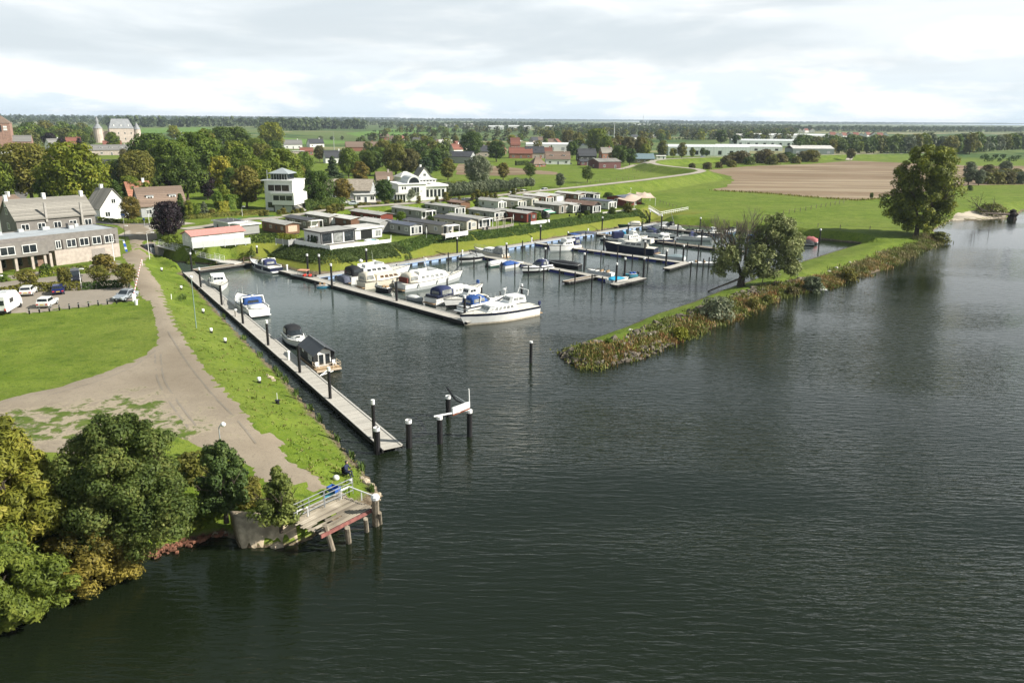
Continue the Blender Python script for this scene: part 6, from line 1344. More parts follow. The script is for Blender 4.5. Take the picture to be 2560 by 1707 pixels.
for i in range(5):
    x = .75 + i * (LR - 1.3) / 4.6; w_ = 1.0 if i == 0 else 1.75
    MB().box(x - w_ / 2 - .1, x + w_ / 2 + .1, -.16, -.052, 3.1, 3.2).build('sill', CONC, t); win_part(t, x, -.07, 3.2, w_, 1.5, 0, WHITE, GLASS, 1, .12); MB().box(x + w_ / 2 + .12, x + w_ / 2 + .4, -.10, -.052, 2.95, 4.75).build('jamb_shadow', mat('jamb_shadow_brown', (.035, .028, .025), .6), t)  # dark strip beside each window: shadow of the right jamb, put in as colour
for i in range(3): x = -12.2 + i * 3.7; win_part(t, x, -1.22, 3.2, 2.5, 1.55, 0, WHITE, GLASS, 1, .14); MB().box(x - 1.4, x + 1.4, -1.3, -1.202, 3.06, 3.18).build('sill', CONC, t)
MB().box(LR * .55, LR * .55 + 2.6, -.04, -.002, -.3, 2.3).build('garage_door', mat('grey_garage_door', (.28, .25, .23), .6), t)
for x, y, w_ in ((-9, 5, 1.2), (-6.5, 7, .6), (-2, 8.4, .5), (2.5, 8.4, .7), (6.5, 6.5, .5), (8.5, 8.6, .4)): MB().box(x - w_, x + w_, y - w_ * .6, y + w_ * .6, HT + .13, HT + .75, b=.08).build('roof_unit', GREYGEL, t)
MB().box(6.2, 7.4, 6.8, 8., HT + .13, HT + 1.1).build('roof_unit', TAUPE, t)
# terrace behind it
q0, q1 = at(39, 549, 9.2), at(236, 533, 9.2); d = q1 - q0; LT = d.length; rz2 = math.atan2(d.y, d.x); c = (q0 + q1) / 2; nv = Vector((-d.y, d.x, 0)).normalized()
t = house((c.x + nv.x * 4.5, c.y + nv.y * 4.5, 3.2), rz2, LT, 9., 5.9, 3.6, 'long taupe terrace house with tan tiled roof behind the flat roofed building', TAUPE, T_TAN, chim=False, nwin=5, rows=2, door=False)
rf = [o for o in kids(t) if o.name.startswith('roof')][0]
for f in (-.49, -.02, .47): MB().box(LT * f - .3, LT * f + .3, -.4, .4, 8.2, 10.6).build('chimney', RENDERW, rf)
MB().box(LT * -.13 - .2, LT * -.13 + .2, -4.8, -4.4, 5., 9.).build('chimney', CONC, rf); MB().box(LT * .32 - .2, LT * .32 + .2, -5., -4.6, 3., 8.6).build('chimney', CONC, rf)

def hs(x0, x1, yb, h, g, rot, label, wall, roof, dp=.75, z=None, hgt=None, **k):
    """house spanning photo columns x0..x1 with its foot near row yb; h,g wall and roof height (m)"""
    p = on((x0 + x1) / 2, yb) if z is None else at((x0 + x1) / 2, yb, z); rot += max(0, -math.degrees(math.atan2(p.x, p.y)) * .9); w_ = (x1 - x0) / pxm(p); a = R(rot); ww = w_ / (abs(math.cos(a)) + dp * abs(math.sin(a)))
    return house((p.x, p.y + ww * dp * .3, p.z - .1), a, ww, ww * dp, h, g, label, wall, roof, **k)
# village houses, near to far
hs(-40, 32, 575, 4.2, 3.2, 60, 'white house with brown roof cut by the left photo edge', RENDERW, T_BROWN, rows=2)
hs(225, 300, 548, 3.2, 4.6, 38, 'white gabled house with steep dark tan roof at street corner', RENDERW, T_TAN, .7, ridge='y', nwin=2, dormer=0)
hs(312, 372, 512, 3.2, 3.6, 20, 'orange roofed house with skylight behind the autumn tree', RENDERW, T_ORANGE, skylights=1)
hs(338, 450, 540, 3.2, 4.4, 18, 'house with mauve brown roof and dormer left of copper beech', GREYR, T_BROWN, .6, dormer=2, chim=False)
hs(252, 322, 448, 4.6, 3.4, 8, 'house with slate blue roof, dormer and white walls between big trees', RENDERW, T_DARK, .7, dormer=1)
hs(252, 300, 478, 3.6, 3.2, 60, 'house with bright orange roof partly hidden by big yellow tree', BRICK, T_ORANGE)
hs(222, 324, 388, 3.5, 3.2, 6, 'long grey roofed house with small white dormers below the castle', PALEBRICK, T_GREY, .35, dormer=5, nwin=5)
hs(256, 300, 376, 4, 3, 4, 'house with red tiled roof in front of castle foot', RENDERW, T_RED)
hs(164, 198, 366, 4, 3.4, 5, 'small red roofed house beneath the wood left of castle', BRICK, T_RED)
hs(116, 150, 374, 4, 4, 30, 'white and grey house between two dark purple trees', RENDERW, T_GREY)
hs(-20, 22, 405, 6, .8, 5, 'white flat block below the church tower', RENDERW, RL, kind='hip', chim=False)
hs(538, 600, 372, 4, 2.6, 6, 'low pale roofed hall behind the grove', GREYR, RL, .5, chim=False)
# modern white house
p = on(690, 531); t = thing('modern_house', 'white cubic three storey house with glass roof pavilion and balconies', 'house', (p.x, p.y, p.z), R(-8))
def blk(nm, *a, m=RENDERW): MB().box(*a).build(nm, m, t)
blk('garage_wall', -1., 5.4, .8, 10., -.5, 2.2, m=mat('dark_grey_base', (.10, .10, .10), .8)); blk('wall', -4.6, -1., 3.2, 11., -.5, 9.0); blk('wall', -.999, 5.9, 0., 10., 2.203, 5.5); blk('wall', -3.2, 5.0, 1.5, 10.9, 5.503, 9.0)
for x in (.6, 3.6): MB().box(x - 1.2, x + 1.2, .74, .798, -.4, 1.9).build('garage_door', GREYGEL, t)
blk('balcony_recess', -.5, 5.4, -.06, -.002, 3.55, 4.95, m=GLASS); blk('balcony_recess', -2.6, 3.9, 1.44, 1.498, 6.15, 7.9, m=mat('brown_dark_glass', (.05, .04, .035), .15, var=.5))
for x in (1.4, 3.4): blk('mullion', x - .07, x + .07, -.1, -.062, 3.55, 4.95)
for x in (-.6, 1.6): blk('mullion', x - .07, x + .07, 1.40, 1.438, 6.15, 7.9)
blk('balcony_parapet', -1.2, 6.1, -.55, -.065, 5.3, 5.9); blk('balcony_floor', -1.2, 6.1, -.5, 1.499, 5.503, 5.56, m=CONC)
win_part(t, -4.6, 6, 6.3, 2.6, 1.3, R(-90), BLACK, GLASS, 1); win_part(t, -4.6, 8, 1.2, 2.8, 1.5, R(-90), BLACK, GLASS, 1); win_part(t, -2.6, 3.2, 1., 2.4, 1.6, 0, BLACK, GLASS, 1)
blk('parapet', -4.8, 5.2, 1.3, 11.1, 9.003, 9.3); blk('pavilion', -2.2, 2.8, 3.2, 8.2, 9.303, 11.2, m=GLASS)
for i in range(7): x = -2.2 + i * 5. / 6; blk('glazing_bar', x - .05, x + .05, 3.1, 3.198, 9.303, 11.2, m=GREYGEL)
o = hip_roof(t, 5., 5., 11.2, 1.5, mat('pale_zinc', (.30, .33, .34), .5), .7, .1); o.location = (.3, 5.7, 0); MB().cyl(-2.9, 2., 9., 12.2, .12).build('flue', STEEL, t)
mb = MB(); [mb.box(6.4 + i * .28, 6.7 + i * .28, .5, 1.9, 2.2 - i * .2 - .2, 2.2 - i * .2) for i in range(11)]; mb.build('outside_stair', CONC, t)
# long house and annex
hs(752, 926, 496, 3.1, 3.4, -12, 'long low barn house with broad tan thatch roof behind the trees', GREYR, mat('weathered_thatch', (.30, .26, .21), .9, var=.2, scale=1.5, bump=.05, bscale=8), .42, chim=False, nwin=5)
hs(884, 938, 506, 2.8, .15, 10, 'low white annex with carport below the barn house', RENDERW, RL, .5, kind='hip', chim=False)
# villa
p = on(1035, 503); t = thing('villa', 'white modern villa with curved glazed lantern and flat terraces', 'house', (p.x, p.y + 4, p.z), R(26))
def blk(nm, *a, m=RENDERW): MB().box(*a).build(nm, m, t)
blk('wall', -7., 3., -3., 8., -.5, 5.6); blk('wall', 3.003, 11., -1.5, 8., -.5, 4.6); blk('roof_terrace', -7.3, 3.3, -3.4, 8.2, 5.603, 5.95); blk('roof_terrace', 3.302, 11.6, -2.2, 8.2, 4.603, 5.2)
blk('porch', -9., -5., -6., -3.003, 2.6, 3.0, m=RL); blk('porch_room', -8.4, -5.4, -5.4, -3.003, -.5, 2.598, m=GLASS)
for i in range(4): blk('porch_post', -8.5 + i * 1., -8.35 + i * 1., -5.6, -5.402, -.5, 2.598)
for i in range(5): win_part(t, 4. + i * 1.45, -1.5, .9, 1.2, 2.8, 0, WHITE, GLASS, 0)
win_part(t, -1., -3., 2.8, 3., 1.9, 0, WHITE, GLASS, 2); win_part(t, -4.6, -3., 4.0, .5, .9, 0, BLACK, GLASS, 0); win_part(t, -5.5, -3., 4.0, .5, .9, 0, BLACK, GLASS, 0)
mb = MB(); n = 10; mb.loft([[(2.4 * math.cos(math.pi * i / n) - 1., y, 5.96 + 2.4 * math.sin(math.pi * i / n)) for i in range(n + 1)] for y in (-2., 6.)]); mb.build('barrel_roof', mat('white_sheet_roof', (.6, .61, .6), .6), t, False)
mb = MB(); mb.add([(1.9 * math.cos(math.pi * i / n) - 1., -2.03, 6.0 + 1.9 * math.sin(math.pi * i / n)) for i in range(n + 1)], [tuple(range(n + 1))]); mb.build('arched_window', GLASS, t)
blk('clerestory', 1.6, 8., .5, 6., 5.96, 6.9); [win_part(t, 2.4 + i * 1.2, .5, 6.1, .9, .6, 0, WHITE, GLASS, 0) for i in range(5)]; o = hip_roof(t, 6.4, 5.5, 6.92, .9, mat('white_sheet_roof', (.6, .61, .6), .6), .3); o.location = (4.8, 3.2, 0)
hs(985, 1040, 470, 4.6, 2.0, 30, 'wide white roofed house behind the villa lantern', RENDERW, RW, .8, chim=False, kind='hip')
hs(1028, 1080, 466, 3.4, 4.4, 28, 'steep tan roofed house with white gable behind the villa', RENDERW, T_TAN, .7, ridge='y', nwin=2)
hs(936, 982, 470, 3.4, 3., 14, 'grey roofed house with chimney left of the villa', PALEBRICK, T_BROWN, .7); hs(938, 984, 486, 2.8, 2.6, 24, 'dark hipped roof house just left of villa porch', RENDERW, T_GREY, .8, kind='hip')
F = [(706, 754, 372, 4, 3.6, 5, 'grey roofed white house with chimney beside yellow crowned tree', RENDERW, T_GREY), (724, 760, 392, 4, .2, 10, 'flat cream box building among village trees', PALEBRICK, RL), (748, 782, 388, 3.2, 2.2, 6, 'dark red shed with white gable among village trees', BRICK, T_RED), (766, 808, 368, 3.4, 4, 20, 'house with dark roof and white pointed gable', RENDERW, T_DARK),
 (858, 950, 378, 3.6, 4, 4, 'long house with mottled brown roof and red end', BRICK, T_BROWN), (806, 860, 408, 3.6, 4, 12, 'dark roofed houses group beside tall village mast', RENDERW, T_DARK), (1050, 1080, 392, 4, 4, 30, 'dark brown roof house left of the blue hall', BRICK, T_BROWN), (1122, 1156, 386, 4, 4, 40, 'house with bright red roof behind the blue hall', RENDERW, T_RED),
 (1096, 1186, 408, 4.2, 3, -14, 'long hall with slate blue roof and white gable', GREYR, T_DARK), (1170, 1222, 392, 4, 4, 8, 'house with slate roof left of dark round tree', PALEBRICK, T_DARK), (1272, 1330, 396, 3.6, 4, 4, 'row house with red brown roof and white end wall', BRICK, T_RED), (1312, 1360, 396, 4, 4.4, 6, 'row house with near black roof and skylights', PALEBRICK, T_DARK),
 (1352, 1380, 396, 3.6, 4, 6, 'row house with small red roof right end', BRICK, T_RED), (1322, 1364, 417, 1.6, 4, 30, 'rust coloured pyramid roof hut beside lawn', BRICK, T_BROWN), (1364, 1424, 411, 3.4, 4.4, 2, 'brown roofed house with twin white dormers and orange digger', RENDERW, T_BROWN), (1442, 1490, 402, 3.6, 4.4, 10, 'black timber house behind the small barn', WD_, T_DARK),
 (1498, 1532, 396, 4, 3.8, 20, 'dark gabled house with tan roof right of black house', BRICK, T_TAN), (1586, 1634, 408, 3., 3, 4, 'shed with blue green roof by the dyke bend', mat('olive_boards', (.13, .12, .06), .8), mat('blue_green_sheet', (.15, .21, .23), .5)), (1096, 1130, 372, 4, 4, 5, 'white topped house behind dark conifer', RENDERW, RW), (1275, 1300, 372, 4, 6, 10, 'house with red and tan steep gable among warehouses', BRICK, T_RED)]
for x0, x1, yb, h, g, r_, lb, wl, rf in F: hs(x0, x1, yb, h, g, r_, lb, wl, rf, .7, nwin=3, dormer=2 if 'dormers' in lb else 0, chim='chimney' in lb or g > 3.5, skylights=2 if 'skylights' in lb else 0, kind='hip' if 'pyramid' in lb or g < 1 else 'gable')
MAROONB = mat('maroon_boards', (.13, .055, .05), .8, var=.12)
hs(1474, 1551, 421, 4.0, 1.5, 24, 'maroon barn with grey corrugated roof beside the meadow', MAROONB, banded('corrugated_roof', (.24, .235, .215), (.16, .155, .14), .9, 0, .3), .85, chim=False, nwin=2, gablewin=False)
hs(1444, 1475, 414, 2.6, 1.2, 20, 'small maroon shed with dark roof left of big barn', MAROONB, T_DARK, .8, chim=False, nwin=2)
hs(1640, 1664, 398, 2.2, .4, 5, 'white caravan shed beside blue green roof', RENDERW, RW, .5, chim=False, nwin=2)
# warehouses and greenhouses
GHR = banded('glasshouse_roof', (.62, .65, .64), (.45, .48, .47), 3.2, 0, .12, .35, .06)
GHW = banded('glasshouse_wall', (.52, .58, .54), (.66, .68, .66), 2.4, 0, .14, .3, .06)
def hall(x0, x1, yb, top, label, wall, roof, rot=0, dp=.5, bays=1, name='warehouse', cat='warehouse', g=None):
    p = on((x0 + x1) / 2, yb); w_ = (x1 - x0) / pxm(p); h = max(3., height_to(p, top) * .8); t = thing(name, label, cat, (p.x, p.y + w_ * dp / 2, p.z - .2), R(rot)); d_ = w_ * dp
    walls_prism(t, w_, d_, h, wall); bw = d_ / bays
    for b in range(bays):
        o = gable_roof(t, w_, bw, h, g or min(2.5, bw * .14), roof, 'x', .1, .1); o.location.y = -d_ / 2 + bw * (b + .5)
    n = max(3, min(12, int(w_ / 9)))
    for i in range(n): MB().box(-w_ / 2 + w_ * (i + .3) / n, -w_ / 2 + w_ * (i + .6) / n, -d_ / 2 - .05, -d_ / 2 - .002, h * .15, h * .6).build('bay_door' if name == 'warehouse' else 'pane', GREYR if name == 'warehouse' else GLASS, t)
    return t
WSH = mat('white_sheet_roof', (.6, .61, .6), .6)
hall(1316, 1420, 378, 357, 'long white warehouse with dark trees before it', RENDERW, WSH, 2, .3); hall(1442, 1484, 384, 358, 'shorter white warehouse right of the dark trees', RENDERW, WSH, 2, .5)
hall(1672, 1866, 390, 362, 'wide greenhouse with shallow white roof beside dyke road', GHW, GHR, 3, .5, 4, 'greenhouse', 'greenhouse'); hall(1846, 1996, 365, 349, 'long pale greenhouse with tall glass front', GHW, GHR, 2, .4, 3, 'greenhouse', 'greenhouse')
hall(1905, 2068, 350, 336, 'pale hall with several low gables before red roofed houses', RENDERW, WSH, 2, .4, 3); hall(1984, 2080, 386, 368, 'grey open shed with flat pale roof beside dark wood', mat('green_grey_sheet', (.2, .24, .22), .7), RL, 3, .5); hall(1804, 1950, 378, 364, 'pale curved roof greenhouse left of the grey shed', GHW, WSH, 2, .4, 2, 'greenhouse', 'greenhouse')
hall(1808, 1896, 344, 337, 'long white barn in distance left of greenhouses', RENDERW, RL, 2, .25); hall(1616, 1652, 344, 338, 'distant white shed above autumn trees', RENDERW, WSH, 2, .4); hall(1222, 1258, 324, 315, 'far white block shed on the plain, left', RENDERW, WSH, 0, .5); hall(1262, 1298, 322, 314, 'far white long shed on the plain, right', RENDERW, WSH, 0, .4)
hall(1110, 1138, 317, 311, 'distant pale shed on the plain left of block shed', RENDERW, RL, 0, .5); hall(1160, 1182, 317, 310, 'distant tall pale building on the plain', PALEBRICK, RL, 0, .6); hall(1310, 1328, 322, 314, 'distant small white shed left of white houses', RENDERW, WSH, 0, .5); hall(1364, 1386, 322, 314, 'distant white shed with grey door beyond autumn trees', RENDERW, WSH, 0, .5); hall(1590, 1650, 319, 311, 'distant long white building beneath the thin mast', RENDERW, WSH, 0, .3)
k_ = [2080, 2094, 2108, 2122, 2138, 2153, 2168, 2183, 2198, 2213]
for i, x in enumerate(k_): hs(x - 7, x + 8, 345 + (i % 3), 5.4, 4.6, (10, 70, 25, 80)[i % 4], orl(i, len(k_), 'white house with red roof', 'in the far estate beyond the dark wood'), RENDERW, T_RED, .8, group='white and red houses of the far estate', nwin=2, chim=False, gablewin=False)
k_ = [1984, 1999, 2014, 2030]
for i, x in enumerate(k_): hs(x - 6, x + 7, 332, 5.4, 4.6, (10, 70, 25, 80)[i % 4], orl(i, len(k_), 'distant red roofed house', 'behind the low gabled hall'), RENDERW, T_RED, .8, group='red roofed houses behind the hall', nwin=2, chim=False, gablewin=False)
# church
p = on(13, 372); t = thing('church', 'red brick church tower with pale belfry openings and low nave', 'church', (p.x, p.y, p.z), R(24)); h = height_to(p, 308); s = 33 / pxm(p) / 2
BRK_ = mat('tower_brick', (.30, .18, .14), .9, var=.2, scale=1.); MB().box(-s, s, -s, s, -1, h).build('tower_wall', BRK_, t); hip_roof(t, 2 * s, 2 * s, h, s * .95, T_BROWN, .25, .05); MB().cyl(0, 0, h + s * .9, h + s * 1.9, .08).build('weathervane', BLACK, t)
for sx in (-.2, .2):
    for zz in (.82, .72): MB().box(s * sx * 2.4 - s * .2, s * sx * 2.4 + s * .2, -s - .12, -s - .003, h * zz, h * (zz + .07)).build('louvre', RENDERW, t)
MB().box(-s * .08, s * .08, -s - .2, -s - .003, h * .67, h * .92).build('belfry_slot', BLACK, t)
nv = MB(); q = 34 / pxm(p); nv.box(s + .003, s + q, -s * .8, s * .8, -1, h * .28); nv.loft([[(s + .003, -s * .8, h * .28), (s + .003, s * .8, h * .28), (s + .003, 0, h * .52)], [(s + q, -s * .8, h * .28), (s + q, s * .8, h * .28), (s + q, 0, h * .52)]]); nv.build('nave', BRK_, t); o = gable_roof(t, q - .3, s * 1.6, h * .28, h * .24, T_GREY, 'x', .1); o.location.x = s + q / 2
# castle
p = on(308, 357); t = thing('castle', 'pale pink castle with steep grey roofs and round corner towers', 'castle', (p.x, p.y, p.z), R(32)); m1 = 1 / pxm(p); CW_ = 48 * m1
PINK = mat('pink_brick', (.50, .42, .36), .85, var=.12, scale=.4); SL = mat('pale_slate', (.24, .25, .26), .7, var=.12, scale=.5)
hh = 30 * m1; MB().box(-CW_ / 2, CW_ / 2, 0, CW_ * .6, -2, hh).build('main_wall', PINK, t); o = hip_roof(t, CW_, CW_ * .6, hh, 20 * m1, SL, .3, CW_ * .7); o.location.y = CW_ * .3
for x, r_, h_, g_, nm in ((-46 * m1, 9 * m1, 30 * m1, 12 * m1, 0), (31 * m1, 7 * m1, 28 * m1, 14 * m1, 1)):
    MB().cyl(x, CW_ * .1, -2, h_, r_, n=14).build('round_tower', PINK, t); MB().lathe([(r_ * 1.1, h_), (r_ * .5, h_ + g_ * .6), (.1, h_ + g_)], 12, x, CW_ * .1).build('tower_roof', SL, t)
    if nm == 0: MB().lathe([(r_ * .3, h_ + g_ * .7), (r_ * .4, h_ + g_ * 1.3), (.05, h_ + g_ * 2.2)], 8, x, CW_ * .1).build('lantern', SL, t)
MB().box(-CW_ / 2 - 12 * m1, -CW_ / 2 - .01, CW_ * .2, CW_ * .5, -2, 24 * m1).build('side_wing', PINK, t)
for i in range(8): win_part(t, -CW_ * .4 + (i % 4) * CW_ * .26, 0, (6 if i < 4 else 18) * m1, 2.6 * m1, 4 * m1, 0, RENDERW, GLASS, 0)
for i in range(3): MB().box(-CW_ * .3 + i * CW_ * .3 - m1, -CW_ * .3 + i * CW_ * .3 + m1, CW_ * .06, CW_ * .12, hh + 4 * m1, hh + 8 * m1).build('dormer', RENDERW, t)
# masts
for x, yb, tp, lb, w_ in ((1535, 344, 300, 'tall grey lattice mast above the distant trees', .9), (1607, 320, 284, 'very thin distant transmitter mast', .8), (1522, 343, 326, 'short pale mast left of tall grey mast', .5), (837, 402, 331, 'pale village radio mast above dark roofs', .28), (541, 358, 328, 'left pale pole of a pair above the grove', .5), (552, 360, 330, 'right pale pole of a pair above the grove', .5), (438, 347, 327, 'leftmost of three floodlight poles beyond the grove', .5), (447, 347, 328, 'middle of three floodlight poles beyond the grove', .5), (455, 347, 328, 'rightmost of three floodlight poles beyond the grove', .5)):
    p = on(x, yb); h = height_to(p, tp); t = thing('mast', lb, 'mast', p, 0, 'masts and poles'); mb = MB(); mb.tube((0, 0, -1), (0, 0, h * .8), w_, w_ * .6, 5); mb.tube((0, 0, h * .79), (0, 0, h), w_ * .4, w_ * .15, 4); mb.build('pole', GREYGEL, t); MB().box(-w_ * 1.6, w_ * 1.6, -w_ * .5, w_ * .5, h * .78, h * .81).build('bracket', GREYGEL, t)
# cars
def paint(n, c): return mat(n, c, .25, .15, var=.03, spec=.6)
PW, PB, PD, PS = paint('white_car_paint', (.78, .78, .76)), paint('blue_car_paint', (.012, .02, .11)), paint('dark_car_paint', (.02, .022, .03)), paint('silver_car_paint', (.32, .35, .38))
car(on(73, 736), R(108), 'white hatchback parked by hedge, rear towards us, left in lot', PW); car(on(147, 733), R(118), 'dark blue hatchback parked beside the hedge', PB); car(on(190, 703), R(-60), 'dark blue van under the trees in rear parking row', PD, 'van', L=4.6, H=1.85)
car(on(120, 765), R(100), 'white hatchback parked at the grass edge near bollards', PW); car(on(315, 748), R(-97), 'silver saloon facing us beside the striped barrier', PS, 'sedan', L=4.4)
car(on(1284, 486), R(230), 'white small van on the dyke road beside willow hedge', PW, 'van', L=4.4, H=1.85); car(on(1311, 484), R(50), 'white car on dyke road just behind white van', PW); car(on(1358, 480), R(228), 'white car alone on dyke road, rightmost of three', PW)
car(on(886, 513), R(20), 'pale silver car on the driveway below autumn tree', paint('pale_silver', (.5, .55, .57)), 'sedan'); car(on(866, 510), R(20), 'white car half hidden behind silver car on driveway', PW); car(on(1757, 394.5), R(5), 'distant pale car on the far dyke road', PS); car(on(917, 503), R(-30), 'black car under the annex carport', PD, 'sedan')
car(on(378, 628), R(60), 'black car parked by the gate at head of gangway', PD, 'van', L=4.2, H=1.7); car(on(1422, 411), R(0), 'dark car beside house with twin dormers', PD); car(on(56, 512), R(75), 'white and grey car on the tree lined street', PW)
p = on(20, 777); t = thing('camper_van', 'white camper van seen from behind at left end of parking lot', 'camper van', p, R(102)); mb = MB(); mb.box(-3., 1.5, -1.05, 1.05, .45, 2.75, b=.15); mb.box(1.501, 2.9, -1.0, 1.0, .45, 1.3, b=.15); mb.loft([[(1.49, -1., 1.3), (2.7, -1., 1.3), (2.7, 1., 1.3), (1.49, 1., 1.3)], [(1.49, -.95, 2.3), (2.0, -.9, 2.3), (2.0, .9, 2.3), (1.49, .95, 2.3)]]); mb.build('body', PW, t)
for s in (-1, 1):
    MB().box(-3.05, -3.0, s * .45 - .36, s * .45 + .36, 1.45, 2.1).build('rear_window', GLASS, t); MB().box(-3.05, -3.0, s * .85 - .1, s * .85 + .1, .7, 1.0).build('tail_light', RED, t); MB().box(-1.6, -.4, s * 1.06 - .02, s * 1.06 + .02, 1.5, 2.1).build('side_window', GLASS, t)
    for x in (-1.9, 2.0): wv = MB().tube((x, s * .8, .34), (x, s * 1.03, .34), .34, n=12).build('wheel', RUBBER, t)
MB().box(-3.06, -3.0, -1., 1., .45, .7).build('bumper', BLACK, t); MB().box(-.6, .3, -.4, .4, 2.76, 2.86, b=.03).build('roof_hatch', GREYGEL, t)
p = on(1381, 411); t = thing('digger', 'small orange digger in yard of the brown roofed house', 'digger', p, 0); MB().box(-1.2, .9, -.8, .8, .3, .9, b=.1).build('tracks', BLACK, t); MB().box(-1., .4, -.7, .7, .901, 1.9, b=.1).build('cab', ORANGE, t); MB().path([(.4, 0, 1.2), (1.8, 0, 2.3), (2.6, 0, 1.)], .15).build('arm', ORANGE, t)
def sign(px, py, h, label, m, w_=.7): p = on(px, py); t = thing('road_sign', label, 'sign', p, R(-20)); MB().cyl(0, 0, -.2, h, .05).build('post', GALV, t); MB().box(-w_ / 2, w_ / 2, -.09, -.052, h - .5, h).build('panel', m, t)
sign(310, 561, 2.6, 'blue street sign at the corner by white gabled house', BLUEP, 1.1); sign(362, 568, 2.2, 'small blue sign beside street lamp at bend', BLUEP, .6)
